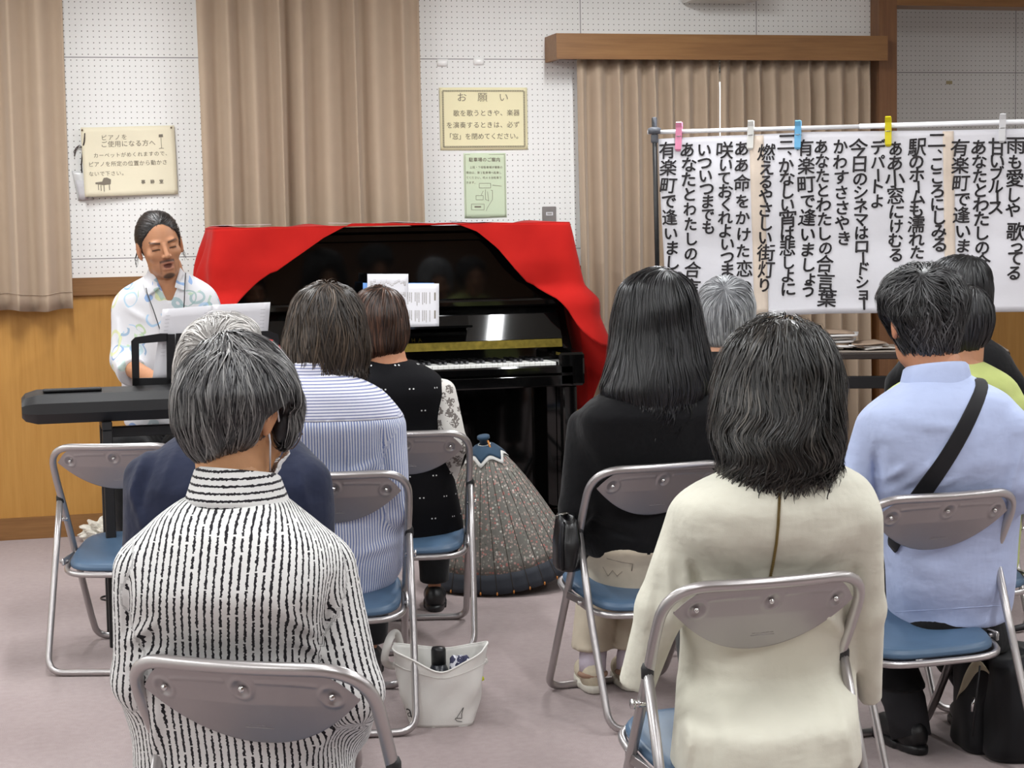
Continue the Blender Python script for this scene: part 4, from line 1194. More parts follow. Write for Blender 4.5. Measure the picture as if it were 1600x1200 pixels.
# ------------------------------------------------------------------ parasol
def parasol():
    ap = at(756, 688, 7.05)
    base = on_floor(782, 906); 
    r0 = 0.30
    base = at(776, 600, 7.16); base = np.array([base[0], base[1], 0.078])
    axis = ap - base; hgt = np.linalg.norm(axis); ez = axis / hgt
    ex = np.cross([0, 1, 0], ez); ex /= np.linalg.norm(ex); ey = np.cross(ez, ex)
    tilt = 0.0
    r = thing('parasol', 'half open floral parasol standing on the floor beside the piano, navy tip up', 'parasol', base)
    NR = 30
    def surf(t_, a, off=0.0):
        # t_ 0 at the tip, 1 at the rim; bulging slightly between ribs
        ph = (a * NR / (2 * math.pi)) % 1
        bul = 0.010 * t_ * math.sin(ph * math.pi)
        rr = r0 * (0.05 + 0.95 * (t_ ** 0.72)) - bul * -0.6
        p = ap - ez * (hgt * (0.03 + 0.97 * t_)) + (ex * math.cos(a) + ey * math.sin(a)) * (rr + off)
        p[2] = max(p[2], 0.012)
        return p
    t = NT('parasol_floral'); o = t.obj()
    vor = t.n('ShaderNodeTexVoronoi'); t.set(vor.inputs['Vector'], o); vor.inputs['Scale'].default_value = 95
    hue = t.ramp(t.sep(vor.outputs['Color'])[0], [(0.0, lin('565b56')), (0.28, lin('9c958c')), (0.45, lin('bd9a90')), (0.6, lin('80877a')), (0.75, lin('d6d3ca')), (0.9, lin('b5736c'))])
    for e in (): pass
    c = t.mix(t.math('MULTIPLY', t.math('LESS_THAN', vor.outputs['Distance'], 0.42), 0.9), lin('72706a'), hue)
    floral = t.base(c, 0.8)
    dark = cloth('parasol_border', '33363d', 0.8)
    def part(name, t0, t1, m_, nv):
        MB().grid(lambda u, v: surf(t0 + (t1 - t0) * v, u * 2 * math.pi), NR * 4, nv, None).build(name, m_, r).modifiers.new('thick', 'SOLIDIFY').thickness = 0.0015
    part('canopy', 0.05, 0.86, floral, 12)
    part('canopy_border', 0.86, 1.0, dark, 3)
    rib, bead = plain('bamboo_rib', '3a332c', 0.6), plain('orange_tip', 'c07a35', 0.5)
    for i in range(NR):
        a = 2 * math.pi * i / NR
        q = MB().tube([surf(t_, a, 0.0018) for t_ in np.linspace(0.1, 1.0, 8)], 0.0016, seg=5).build('rib', rib, r)
        MB().lathe([(0.002, 0), (0.0035, 0.004), (0.0025, 0.012)], surf(1.0, a, 0.004) - [0, 0, 0.004], 8).build('rib_tip', bead, q)
    navy = cloth('navy_cap_cloth', '2b4257', 0.75); wht = cloth('white_felt', 'e4e4e0', 0.8)
    MB().grid(lambda u, v: surf(0.0 + 0.135 * v - 0.05 * v * abs(math.sin(u * 2 * math.pi * 3)), u * 2 * math.pi, 0.006), 60, 4, None).build('cap_edge', wht, r).modifiers.new('thick', 'SOLIDIFY').thickness = 0.002
    MB().grid(lambda u, v: surf(0.0 + 0.10 * v - 0.045 * v * abs(math.sin(u * 2 * math.pi * 3)), u * 2 * math.pi, 0.010), 60, 4, None).build('cap', navy, r).modifiers.new('thick', 'SOLIDIFY').thickness = 0.002
    MB().tube([ap - ez * 0.03, ap + ez * 0.004, ap + ez * 0.008, ap + ez * 0.018, ap + ez * 0.02], [0.015, 0.017, 0.024, 0.024, 0.016], seg=16).build('finial', navy, r)
    MB().tube([ap + ez * 0.004 - ey * 0.022 + ex * 0.01, ap - ez * 0.03 - ey * 0.036 + ex * 0.014, ap - ez * 0.075 - ey * 0.05 + ex * 0.012, ap - ez * 0.09 - ey * 0.056 + ex * 0.02], 0.0038, seg=7).build('thong', plain('orange_thong', 'b9752c', 0.6), r)
    MB().tube([ap - ez * 0.02, base + ez * 0.02], 0.007, seg=10).build('shaft', rib, r)
parasol()

# ------------------------------------------------------------------ bags
def tote():
    c = on_floor(690, 1128); s = 5.25 / FPX
    r = thing('tote_bag', 'white canvas tote bag on the floor with a black topped bottle in it', 'bag', c)
    W, D, Hh = 0.118, 0.06, 0.205
    canv = cloth('white_canvas', 'e3e1dc', 0.85, 500, 0.03, bump=0.3)
    def wall(u, v, off=0.0):
        a = 2 * math.pi * u; cs, sn = math.cos(a), math.sin(a); n_ = 3.2; q = (abs(cs) ** n_ + abs(sn) ** n_) ** (-1 / n_)
        fl = 0.80 + 0.34 * v - 0.10 * (v - 0.5) ** 2
        x = RGT * (cs * q * (W * fl + off)); y = FWD * (sn * q * (D * (1.0 + 0.25 * v) + off))
        sag = 0.045 * v ** 3 * math.exp(-((cs - 0.05) / 0.5) ** 2) * (1 if sn < 0 else 0.25)
        lift = 0.02 * v ** 4 * abs(cs) ** 3
        wob = 0.007 * math.sin(a * 3 + v * 7) * math.sin(v * 3.1) + 0.004 * math.sin(a * 7 - v * 11)
        return c + (x + y) * (1 + wob * 8 * 0.6) + np.array([0, 0, Hh * v - sag + lift])
    o = MB().grid(wall, 72, 22, None).grid(lambda u, v: wall(u, 0.0) * v + (c + [0, 0, 0.003]) * (1 - v), 72, 5, None).build('body', canv, r)
    o.modifiers.new('thick', 'SOLIDIFY').thickness = 0.0022
    MB().tube([wall(u, 1.0) for u in np.linspace(0, 1, 72, endpoint=False)], 0.0028, closed=True, seg=6).build('top_seam', canv, o)
    MB().tube([wall(u, 0.82, 0.0012) for u in np.linspace(0, 1, 72, endpoint=False)], 0.0009, closed=True, seg=4).build('seam', canv, o)
    def strap(pts, w):
        pts = [np.array(p) for p in pts]; n_ = len(pts) * 6
        def P_(t_):
            k = t_ * (len(pts) - 1); i = min(int(k), len(pts) - 2); f_ = k - i
            p0, p1, p2, p3 = pts[max(0, i - 1)], pts[i], pts[i + 1], pts[min(len(pts) - 1, i + 2)]
            return 0.5 * (2 * p1 + (p2 - p0) * f_ + (2 * p0 - 5 * p1 + 4 * p2 - p3) * f_ ** 2 + (-p0 + 3 * p1 - 3 * p2 + p3) * f_ ** 3)
        def g(u, v):
            p = P_(u); tn_ = P_(min(1, u + .01)) - P_(max(0, u - .01)); sd = np.cross(tn_, FWD); sd /= np.linalg.norm(sd) + 1e-9
            return p + sd * (v - 0.5) * w
        return MB().grid(g, n_, 2, FWD * 0.003)
    q = lambda px, py, dy: at(px, py, 5.2 + dy)
    strap([q(650, 1045, 0.04), q(630, 1040, 0.0), q(610, 1040, -0.03), q(601, 1030, -0.06), q(608, 1000, -0.05), q(618, 989, -0.02), q(624, 1002, 0.0), q(627, 1020, 0.02)], 0.022).build('handle', canv, r)
    strap([q(650, 1018, 0.08), q(700, 1022, 0.08), q(742, 1030, 0.02), q(760, 1029, -0.02), q(752, 1036, -0.05), q(738, 1040, -0.06)], 0.02).build('handle', canv, r)
    yel = plain('yellow_strap_end', 'd6dc2a', 0.6)
    MB().tube([q(738, 1063, -0.075), q(746, 1062, -0.07), q(755, 1060, -0.06)], [0.006, 0.008, 0.006], seg=8).build('yellow_tab', yel, r)
    k = Ink(); k.text('a', 0, 0, 0.054, bold=-0.006); k.text('e', -0.026, 0.004, 0.05, bold=-0.006)
    k.line([(0.155, -0.018), (0.172, 0.012), (0.170, -0.006), (0.172, -0.02), (0.155, -0.018), (0.150, -0.018)], 0.0018); k.line([(0.150, -0.02), (0.158, -0.027), (0.174, -0.03)], 0.0016)
    def onbag(u, v):
        t_ = min(0.98, max(-0.98, (u - 0.098) / 0.118)); a = (-math.pi / 2 + math.asin(t_) * 0.85) / (2 * math.pi)
        return wall(a % 1.0, (v + 0.045) / Hh, 0.0026)
    k.build('printed_letter', M['ink'], onbag, r)
    bt = thing('bottle', 'black topped bottle standing in the white tote bag', 'bottle', c + RGT * 0.0 + [0, 0, 0.004])
    b0 = c + RGT * -0.005 + FWD * 0.01
    MB().lathe([(0.028, 0.004), (0.031, 0.02), (0.031, 0.14), (0.02, 0.165)], b0, 20).build('body', plain('dark_bottle', '22252c', 0.3), bt)
    o_ = MB().lathe([(0.021, 0.165), (0.021, 0.205), (0.018, 0.212), (0.0, 0.213)], b0, 20)
    o_.build('cap', plain('black_cap_plastic', '18181a', 0.35), bt)
    t = NT('navy_white_print'); o = t.obj()
    cl = t.base(t.mix(t.math('GREATER_THAN', t.noise(o, 55, 2), 0.5), lin('3b3c58'), lin('dcdce4')), 0.8)
    w_ = c + RGT * 0.055 + FWD * -0.01
    fo = thing('folded_cloth', 'navy and white patterned folded cloth in the white tote bag', 'cloth', w_)
    for i in range(3):
        MB().tube([w_ + RGT * (i - 1) * 0.017 + [0, 0, z] for z in (0.02, 0.08, 0.15, 0.185 + 0.006 * (i == 1), 0.193)], [0.011, 0.013, 0.013, 0.011, 0.004], seg=10).build('fold', cl, fo)
tote()

def soft_bag(name, label, cat, c, W, D, Hh, yaw, mat, seed, squash=3.0, taper=0.9):
    rv, fv = axes(yaw)
    r = thing(name, label, cat, c)
    def fn(u, v):
        a = 2 * math.pi * u; cs, sn = math.cos(a), math.sin(a); q = (abs(cs) ** squash + abs(sn) ** squash) ** (-1 / squash)
        prof = [(0.0, 0.004), (0.9, 0.004), (1.0, 0.05), (1.0, 0.5), (taper, 0.93), (taper * 0.8, 1.0), (0.0, 0.985)]
        k = v * 6; i = min(int(k), 5); f_ = k - i
        s = prof[i][0] * (1 - f_) + prof[i + 1][0] * f_; z = (prof[i][1] * (1 - f_) + prof[i + 1][1] * f_) * Hh
        s *= 1 + 0.05 * math.sin(a * 3 + seed + z * 20) + 0.03 * math.sin(a * 5 - z * 31 + seed * 2)
        return np.asarray(c) + rv * cs * q * W * s + fv * sn * q * D * s + [0, 0, z + 0.008 * math.sin(a * 2 + seed) * (z / Hh)]
    MB().grid(fn, 64, 30, None).build('body', mat, r)
    return r, fn, rv, fv
blackc = cloth('black_nylon', '17171a', 0.6)
c1 = on_floor(1524, 1166)
r, fn, rv, fv = soft_bag('shoulder_bag', 'narrow black bag with a silver zip pull, beige cloth on its top', 'bag', c1, 0.05, 0.09, 0.245, -PSI + 0.1, blackc, 1)
z0 = at(1521, 1100, 4.66)
MB().tube([at(1523, 1090, 4.66), at(1520, 1100, 4.655), at(1519, 1112, 4.655)], 0.004, seg=8).build('zip_pull', M['chrome'], r)
MB().tube([at(1531, 1040, 4.68), at(1526, 1085, 4.665), at(1519, 1150, 4.67)], 0.0025, seg=6).build('zip', M['cap'], r)
bc = cloth('beige_cloth', 'bdb59c', 0.85)
q0 = at(1530, 1050, 4.74)
bz = thing('cloth', 'crumpled beige cloth on top of the narrow black bag', 'cloth', q0 - [0, 0, 0.03])
MB().grid(lambda u, v: q0 + RGT * (u - 0.45) * 0.11 + FWD * (v - 0.5) * 0.08 + np.array([0, 0, 0.022 * math.sin(u * 6) * math.cos(v * 5) + 0.02 - 0.05 * (u - 0.4) ** 2 * 3 - 0.08 * v * (1 - u)]), 16, 12, (0, 0, 0.004)).build('fold', bc, bz)
c2 = on_floor(1602, 1176)
r, fn, rv, fv = soft_bag('travel_bag', 'large black bag on the floor at the lower right edge of the photo', 'bag', c2, 0.115, 0.12, 0.27, -PSI, blackc, 4, 3.6)
MB().tube([c2 + RGT * -0.09 + [0, 0, 0.25], c2 + RGT * -0.07 + [0, 0, 0.32], c2 + RGT * 0.0 + [0, 0, 0.335], c2 + RGT * 0.06 + [0, 0, 0.32], c2 + RGT * 0.08 + [0, 0, 0.25]], 0.009, seg=8).build('handle', M['cap'], r)
# shiny black handbag on the lap beside the long haired person
hb = at(886, 888, 5.18)
r, fn, rv, fv = soft_bag('handbag', 'small shiny black handbag hanging at the left side of the beige trousers', 'bag', hb, 0.036, 0.07, 0.15, -PSI + 0.25, plain('black_patent', '121214', 0.28, var=0.0, bump=0.0), 2, 2.3, 0.72)
MB().tube([hb + [0, 0, 0.148] + rv * -0.03, hb + [0, 0, 0.157], hb + [0, 0, 0.15] + rv * 0.03], 0.006, seg=8).build('metal_frame', plain('dark_chrome', '6c6a66', 0.25, 1.0), r)
MB().tube([fn(0.62, t_) + [0, -0.003, 0] for t_ in np.linspace(0.3, 0.7, 8)], 0.005, seg=7).build('chain_strap', plain('black_chain', '222224', 0.3, 0.6), r)

# crumpled bag and cable on the floor
cb = on_floor(157, 845)
w = np.random.RandomState(3)
def crum(u, v):
    a, e = 2 * math.pi * u, math.pi * v
    d = np.array([math.cos(a) * math.sin(e), math.sin(a) * math.sin(e), math.cos(e)])
    rr = 1 + 0.22 * math.sin(d[0] * 9 + d[2] * 7) + 0.18 * math.sin(d[1] * 11 - d[0] * 6) + 0.1 * math.sin(d[2] * 19 + d[0] * 13)
    return cb + d * rr * [0.075, 0.06, 0.045] + [0, 0, 0.046]
tag(MB().grid(crum, 40, 26, None).build('crumpled_bag', plain('crumpled_plastic', 'dad6cb', 0.5), None, cb, smooth=False), 'crumpled off-white plastic bag on the floor by the baseboard', 'bag')
cc = on_floor(168, 936)
tag(MB().tube([cc + np.array([0.035 * math.cos(a) + 0.02 * a / 6, 0.045 * math.sin(a), 0.004]) for a in np.linspace(0.6, 5.6, 20)], 0.0035, seg=6).build('cable', M['cap'], None, cc), 'short loop of black cable on the carpet beneath the empty chair', 'cable')

# ------------------------------------------------------------------ people: shared parts
def rotm(yaw, pitch, roll):
    """head frame: +Y face, +Z up; pitch>0 looks down, roll>0 tips the crown to its own left"""
    cy, sy = math.cos(yaw), math.sin(yaw); cp, sp = math.cos(-pitch), math.sin(-pitch); cr, sr = math.cos(roll), math.sin(roll)
    Rz_ = np.array([[cy, -sy, 0], [sy, cy, 0], [0, 0, 1]]); Rx_ = np.array([[1, 0, 0], [0, cp, -sp], [0, sp, cp]]); Ry_ = np.array([[cr, 0, -sr], [0, 1, 0], [sr, 0, cr]])
    return Rz_ @ Rx_ @ Ry_

class Head:
    def __init__(s, c, yaw, pitch=0, roll=0, k=1.0):
        s.thin = 1.0; s.c = np.asarray(c, float); s.R = rotm(yaw, pitch, roll); s.k = k
    def to(s, P): return (P - s.c) @ s.R / s.k
    def out(s, p): return s.c + s.R @ (np.asarray(p, float) * s.k)
def head_sdf(Q, mouth=0.0, thin=1.0):
    """Q in the head frame, metres, average adult"""
    X, Y, Z = Q[:, 0], Q[:, 1], Q[:, 2]
    A = np.abs(X); S = np.stack([A, Y, Z], 1)
    d = ell(Q, (0, -0.014, 0.034), (0.074, 0.093, 0.087))
    d = smin(d, ell(Q, (0, 0.024, -0.028), (0.062 * thin, 0.066, 0.083)), 0.03)
    d = smin(d, ell(Q, (0, 0.042, -0.078), (0.044 * thin, 0.040, 0.034)), 0.025)
    d = smin(d, ell(Q, (0, 0.070, -0.099), (0.019, 0.015, 0.014)), 0.02)
    d = smin(d, ell(S, (0.040, 0.058, -0.022), (0.022, 0.022, 0.018)), 0.02)      # cheekbones
    d = smin(d, ell(S, (0.030, 0.076, 0.022), (0.024, 0.011, 0.008)), 0.012)      # brow
    d = smax(d, -ell(S, (0.032, 0.099, 0.003), (0.017, 0.013, 0.010)), 0.012)     # sockets
    d = smin(d, ell(S, (0.031, 0.0745, 0.003), (0.0135, 0.0125, 0.0125)), 0.003)  # lids over the eyes
    d = smin(d, cone(Q, (0, 0.085, 0.012), (0, 0.107, -0.027), 0.006, 0.0095), 0.010)
    d = smin(d, ell(S, (0.011, 0.094, -0.031), (0.0075, 0.009, 0.0065)), 0.006)
    d = smin(d, ell(Q, (0, 0.084, -0.054), (0.023, 0.010, 0.0065)), 0.006)
    d = smin(d, ell(Q, (0, 0.082, -0.066 - mouth), (0.020, 0.010, 0.007)), 0.006)
    if mouth: d = smax(d, -ell(Q, (0, 0.094, -0.060 - mouth * 0.5), (0.016, 0.016, 0.002 + mouth * 0.5)), 0.003)
    else: d = smax(d, -ell(Q, (0, 0.097, -0.0602), (0.022, 0.008, 0.0013)), 0.003)
    e = ell(S, (0.079, -0.010, -0.004), (0.0085, 0.0195, 0.031))
    e = smax(e, -ell(S, (0.088, -0.006, 0.000), (0.006, 0.011, 0.018)), 0.004)
    e = smin(e, ell(S, (0.076, -0.002, -0.031), (0.006, 0.008, 0.010)), 0.008)
    return smin(d, e, 0.008)
def hand_sdf(Q, curl):
    """left hand, wrist at the origin, fingers along +Y, palm facing -Z, thumb towards +X"""
    d = ell(Q, (0.0, 0.045, 0.0), (0.040, 0.052, 0.015))
    d = smin(d, cone(Q, (0, -0.02, 0), (0, 0.03, 0), 0.024, 0.027), 0.02)
    for i, (x, L, r) in enumerate(((0.030, 0.070, 0.0083), (0.010, 0.078, 0.0087), (-0.011, 0.072, 0.0083), (-0.030, 0.057, 0.0073))):
        a = np.array([x, 0.085 - 0.006 * abs(i - 1), 0.0]); ang = curl * (0.5 + 0.1 * i); sp = 0.06 * (1.2 - i)
        for seg, f_ in enumerate((0.46, 0.30, 0.24)):
            b = a + L * f_ * np.array([math.sin(sp) * math.cos(ang), math.cos(sp) * math.cos(ang), -math.sin(ang)])
            d = smin(d, cone(Q, a, b, r, r * 0.92), 0.004); a = b; r *= 0.92; ang += curl * 0.75
    a = np.array([0.028, 0.022, -0.004])
    for b, r0, r1 in (((0.052, 0.048, -0.016), 0.0135, 0.0105), ((0.060, 0.074, -0.026), 0.0105, 0.0095), ((0.058, 0.097, -0.034), 0.0095, 0.0075)):
        d = smin(d, cone(Q, a, np.array(b), r0, r1), 0.008); a = np.array(b)
    return d
_hands = {}
def hand_mesh(curl):
    if curl not in _hands: _hands[curl] = nets(lambda P: hand_sdf(P, curl), (-0.07, -0.055, -0.10), (0.09, 0.19, 0.04), 0.0034)
    return _hands[curl]

SKIN = {}
def skin_mat():
    t = NT('skin'); c = t.attr('col', 'Color')
    nz = t.noise(t.obj(), 60, 3)
    hsv = t.n('ShaderNodeHueSaturation'); t.set(hsv.inputs['Color'], c); t.set(hsv.inputs['Value'], t.math('ADD', 0.93, t.math('MULTIPLY', nz, 0.14)))
    t.bump(t.noise(t.obj(), 500, 2), 0.08, 0.001)
    t.p.inputs['Subsurface Weight'].default_value = 0.12
    t.p.inputs['Subsurface Radius'].default_value = (0.01, 0.004, 0.002)
    return t.base(hsv.outputs[0], 0.5, 0, 0.35)
M['skin'] = skin_mat()
def hair_mat(name, dark, light, frac, rough=0.38):
    """frac = share of light strands"""
    t = NT(name)
    r = t.attr('hc', 'Fac')
    nz = t.noise(t.scale(t.obj(), (1, 1, 1)), 9, 3)
    v = t.math('ADD', r, t.math('MULTIPLY', t.math('SUBTRACT', nz, 0.5), 0.5))
    d, l = lin(dark), lin(light)
    mid = tuple(a * 0.65 + b * 0.35 for a, b in zip(d, l))
    e = 1 - frac
    c = t.ramp(v, [(max(0.0, e - 0.35), d), (min(0.98, e), mid), (min(1.0, e + 0.3), l)])
    return t.base(c, rough, 0, 0.5)

def hair(parent, fn, lo, hi, mat, W, N=2600, L=0.09, w=0.0032, seed=0, lift=0.004, wave=(0, 0), flow=None, zfree=None, freek=0.4, down=0.10, vox=0.006, spread=0.25, zmin=None, curlin=0.0, name='hair', wavez=None, skip=None):
    """solid hair mass fn<0 with combed locks lying on it; W = crown point the hair runs away from"""
    rs = np.random.RandomState(seed)
    V, F = nets(fn, lo, hi, vox)
    if len(V) == 0: return None
    e = 0.003
    def grad(P):
        g = np.stack([fn(P + np.eye(3)[i] * e) - fn(P - np.eye(3)[i] * e) for i in range(3)], 1)
        return g / (np.linalg.norm(g, axis=1)[:, None] + 1e-9)
    idx = rs.randint(0, len(V), N)
    p = V[idx] + rs.normal(0, vox * 0.5, (N, 3))
    off = lift * rs.uniform(0.1, 1.0, N)
    n = grad(p); p = p - n * (fn(p) - off)[:, None]
    nseg = 9
    Ls = L * rs.uniform(0.55, 1.25, N); ph = rs.uniform(0, 6.28, N); jit = rs.normal(0, spread, (N, 3))
    lock = np.sin(p @ _WD[3] * 55 + 2 * np.sin(p @ _WD[5] * 30)) + np.sin(p @ _WD[9] * 80)
    pts, nrm = [p], [n]
    wv = wavez or (0, 0, 0)
    W = np.asarray(W, float)
    for k in range(nseg):
        r = p - W; dist = np.linalg.norm(r, axis=1)
        f = r / (dist[:, None] + 1e-6)
        s_ = np.clip(dist / down - 0.5, 0, 1)[:, None]
        f = f * (1 - s_) + np.array([0, 0, -1.0]) * s_
        if flow is not None: f = flow(p, f)
        f = f + jit * 0.35 + wrinkle(p, 40, seed % 7)[:, None] * _WD[seed % 24] * 0.22
        fr_ = np.zeros(N, bool) if zfree is None else p[:, 2] < zfree
        fp = f - n * (f * n).sum(1)[:, None]
        if zfree is not None:
            g_ = np.array([0, 0, -1.0]) + jit * 0.5 + 0.45 * np.stack([np.sin(ph + k * 0.7), np.cos(ph + k * 0.7), 0.4 * np.sin(ph * 2 + k)], 1) - n * 0.15
            fp = np.where(fr_[:, None], g_, fp)
        f = fp
        f /= np.linalg.norm(f, axis=1)[:, None] + 1e-9
        sd = np.cross(n, f)
        if wave[0]: f = f + sd * (wave[0] * np.sin(ph * 0.35 + lock + wave[1] * Ls / nseg * k))[:, None]
        if wv[0]: f = f + sd * (wv[0] * np.clip((wv[2] - p[:, 2]) / 0.14, 0.12, 1.0) * np.sin(p[:, 2] * wv[1] + 4.0 * wrinkle(p, 14, 3) + 0.4 * np.sin(ph)))[:, None]
        p = p + f * (Ls / nseg * np.where(fr_, freek, 1.0))[:, None]
        n = grad(p); dd = fn(p)
        tgt = off * (1 + 0.8 * k / nseg) + 0.0012 * lock
        p = p - n * np.where(dd < tgt, np.where(fr_, np.maximum(dd - tgt, -0.006), dd - tgt), np.where(fr_, 0.0, (dd - tgt) * 0.75))[:, None]
        pts.append(p); nrm.append(n)
    if skip is not None:                       # no locks over the ears
        keep = np.ones(N, bool)
        for q in pts: keep &= skip(q) > 0
        pts = [q[keep] for q in pts]; nrm = [q[keep] for q in nrm]; N = int(keep.sum()); lock = lock[keep]
    tilt = rs.uniform(-0.5, 0.5, N)
    vs, fs, hc = [], [], []
    ww = w * rs.uniform(0.5, 1.4, N)
    for k in range(nseg + 1):
        a = pts[k]; b = pts[min(k + 1, nseg)] - pts[max(k - 1, 0)]
        sd = np.cross(nrm[k], b); sd /= np.linalg.norm(sd, axis=1)[:, None] + 1e-9
        sd = sd * np.cos(tilt)[:, None] + nrm[k] * np.sin(tilt)[:, None]
        tp = min(1.0, 0.35 + k * 0.5) * (1 - (k / nseg) ** 2.5 * 0.9)
        vs.append(np.stack([a - sd * (ww * tp / 2)[:, None], a + nrm[k] * (ww * 0.25 * tp)[:, None], a + sd * (ww * tp / 2)[:, None]], 1))
    vs = np.stack(vs, 1)                      # N, nseg+1, 3, 3
    base = len(V)
    ids = base + np.arange(N * (nseg + 1) * 3).reshape(N, nseg + 1, 3)
    q = []
    for c in (0, 1):
        q.append(np.stack([ids[:, :-1, c], ids[:, :-1, c + 1], ids[:, 1:, c + 1], ids[:, 1:, c]], -1).reshape(-1, 4))
    tone = np.clip(rs.beta(1.3, 1.3, N) * 0.75 + 0.25 * (0.5 + 0.25 * lock), 0, 1)
    hcv = np.concatenate([np.full(len(V), 0.25), np.repeat(tone, (nseg + 1) * 3)])
    o = mesh_obj(name, np.concatenate([V, vs.reshape(-1, 3)]), np.concatenate([F] + q), mat, parent, attrs={'hc': hcv})
    return o

def shrink(points, f): return [p for p in points]
def person(key, label, base, parts_sdf, skin, head, hd, arms, cols, neck, hands=1.0, mouth=0.0, face_res=0.0036, beard=False, body_lo=None, body_hi=None, vox=0.011):
    """the continuous body: head, neck, trunk, arms, hands, legs; returns the root mesh"""
    base = np.asarray(base, float)
    base_c = np.array(lin(skin)[:3])
    vs, fs, cs = [], [], []
    n0 = 0
    def addm(V, F, C):
        nonlocal n0
        vs.append(V); fs.append(F + n0); cs.append(C); n0 += len(V)
    V, F = nets(parts_sdf, body_lo, body_hi, vox)
    addm(V, F, np.tile(base_c, (len(V), 1)))
    h = hd
    nb, nr = neck
    def hf(P):
        Q = h.to(P)
        d = head_sdf(Q, mouth, h.thin) * h.k
        return smin(d, cone(P, h.out((0, -0.022, -0.045)), nb, nr[0], nr[1]), 0.022)
    R = 0.15 * h.k
    lo = np.minimum(h.c - R, np.asarray(nb) - nr[1]); hi = np.maximum(h.c + R, np.asarray(nb) + nr[1])
    V, F = nets(hf, lo, hi, face_res)
    Q = h.to(V); A = np.abs(Q[:, 0]); C = np.tile(base_c, (len(V), 1))
    def blend(m, col, k=1.0):
        m = np.clip(m, 0, 1)[:, None] * k; C[:] = C * (1 - m) + np.array(lin(col)[:3]) * m
    g = lambda cx, cy, cz, rx, ry, rz: np.exp(-(((A - cx) / rx) ** 2 + ((Q[:, 1] - cy) / ry) ** 2 + ((Q[:, 2] - cz) / rz) ** 2) * 1.0)
    front = (Q[:, 1] > 0.06) * 1.0
    blend(g(0.078, -0.01, -0.02, 0.012, 0.03, 0.03), 'c07860', 0.35)                # ears a little redder
    blend(g(0, 0.085, -0.060, 0.024, 0.02, 0.0105 + mouth) * 1.5, 'a2675c', 0.6)     # lips
    if mouth: blend((ell(Q, (0, 0.092, -0.060 - mouth * 0.5), (0.017, 0.02, 0.003 + mouth * 0.55)) < 0) * front, '6a3a36', 0.9)
    blend(np.clip(1.6 - np.abs(Q[:, 2] - 0.0225 - 0.004 * np.sin((A - 0.03) * 60)) / 0.0036, 0, 1) * (A > 0.014) * (A < 0.051) * front, '35251f', 0.85)   # brows
    blend(np.clip(1.6 - np.abs(Q[:, 2] + 0.0015 + 10 * (A - 0.031) ** 2) / 0.0026, 0, 1) * (np.abs(A - 0.031) < 0.0145) * (Q[:, 1] > 0.07), '2c201d', 0.9)      # lash line
    if beard:
        blend(np.clip(1.3 - np.abs(Q[:, 2] + 0.0465 + 4 * A * A) / 0.0055, 0, 1) * (A < 0.027) * front * (Q[:, 1] > 0.07), '2f201b', 0.85)
        blend(np.clip(1.4 - ell(np.stack([A, Q[:, 1], Q[:, 2]], 1), (0, 0.08, -0.098 - mouth), (0.017, 0.03, 0.012)) / 0.006, 0, 1) * front, '271a16', 0.95)
        blend(np.clip(1.0 - np.abs(A - 0.027) / 0.004, 0, 1) * (Q[:, 2] < -0.05) * (Q[:, 2] > -0.095) * front, '5a4034', 0.4)
        blend((Q[:, 2] < -0.06) * (Q[:, 1] > 0.0) * (A < 0.06), '8a6650', 0.22)
    addm(V, F, C)
    for (el, wr, side, curl, up) in arms:
        d_ = np.asarray(wr) - np.asarray(el); d_ = d_ / np.linalg.norm(d_)
        z_ = np.asarray(up, float) - d_ * d_.dot(up); z_ /= np.linalg.norm(z_)
        x_ = np.cross(d_, z_)
        HV, HF = hand_mesh(curl)
        HV = HV.copy()
        HFf = HF
        if side > 0: HV[:, 0] *= -1; HFf = HF[:, ::-1]
        V = np.asarray(wr) + (HV[:, :1] * x_ + HV[:, 1:2] * d_ + HV[:, 2:3] * z_) * hands
        addm(V, HFf, np.tile(base_c, (len(V), 1)))
    C = np.concatenate(cs); C = np.concatenate([C, np.ones((len(C), 1))], 1)
    o = mesh_obj('person', np.concatenate(vs), np.concatenate(fs), M['skin'], None, base, attrs={'col': C})
    tag(o, label, 'person')
    return o

def garment(name, parent, fn, lo, hi, mat, vox=0.007, pat=None):
    V, F = nets(fn, lo, hi, vox)
    at_ = {'pat': pat(V)} if pat is not None else None
    return mesh_obj(name, V, F, mat, parent, attrs=at_)

def fold_field(Y, yaw, folds):
    """folds: (px1,py1,px2,py2,width_px,amp) drawn on the back of a garment at distance Y"""
    fs = []
    for x1, y1, x2, y2, w_, a in folds:
        fs.append((at(x1, y1, Y), at(x2, y2, Y), 0.85 * w_ * Y / FPX, 1.5 * a))
    rv = RGT
    def f(P):
        o = np.zeros(len(P)); X = P @ rv; Z = P[:, 2]
        for A_, B_, w_, a in fs:
            ax, az, bx, bz = A_ @ rv, A_[2], B_ @ rv, B_[2]
            ux, uz = bx - ax, bz - az; L2 = ux * ux + uz * uz
            t = np.clip(((X - ax) * ux + (Z - az) * uz) / L2, 0, 1)
            d = np.hypot(X - ax - t * ux, Z - az - t * uz)
            o += a * np.exp(-(d / w_) ** 2) * (0.35 + 0.65 * np.sin(np.clip(t, 0.02, 0.98) * 3.14))
        return o
    return f

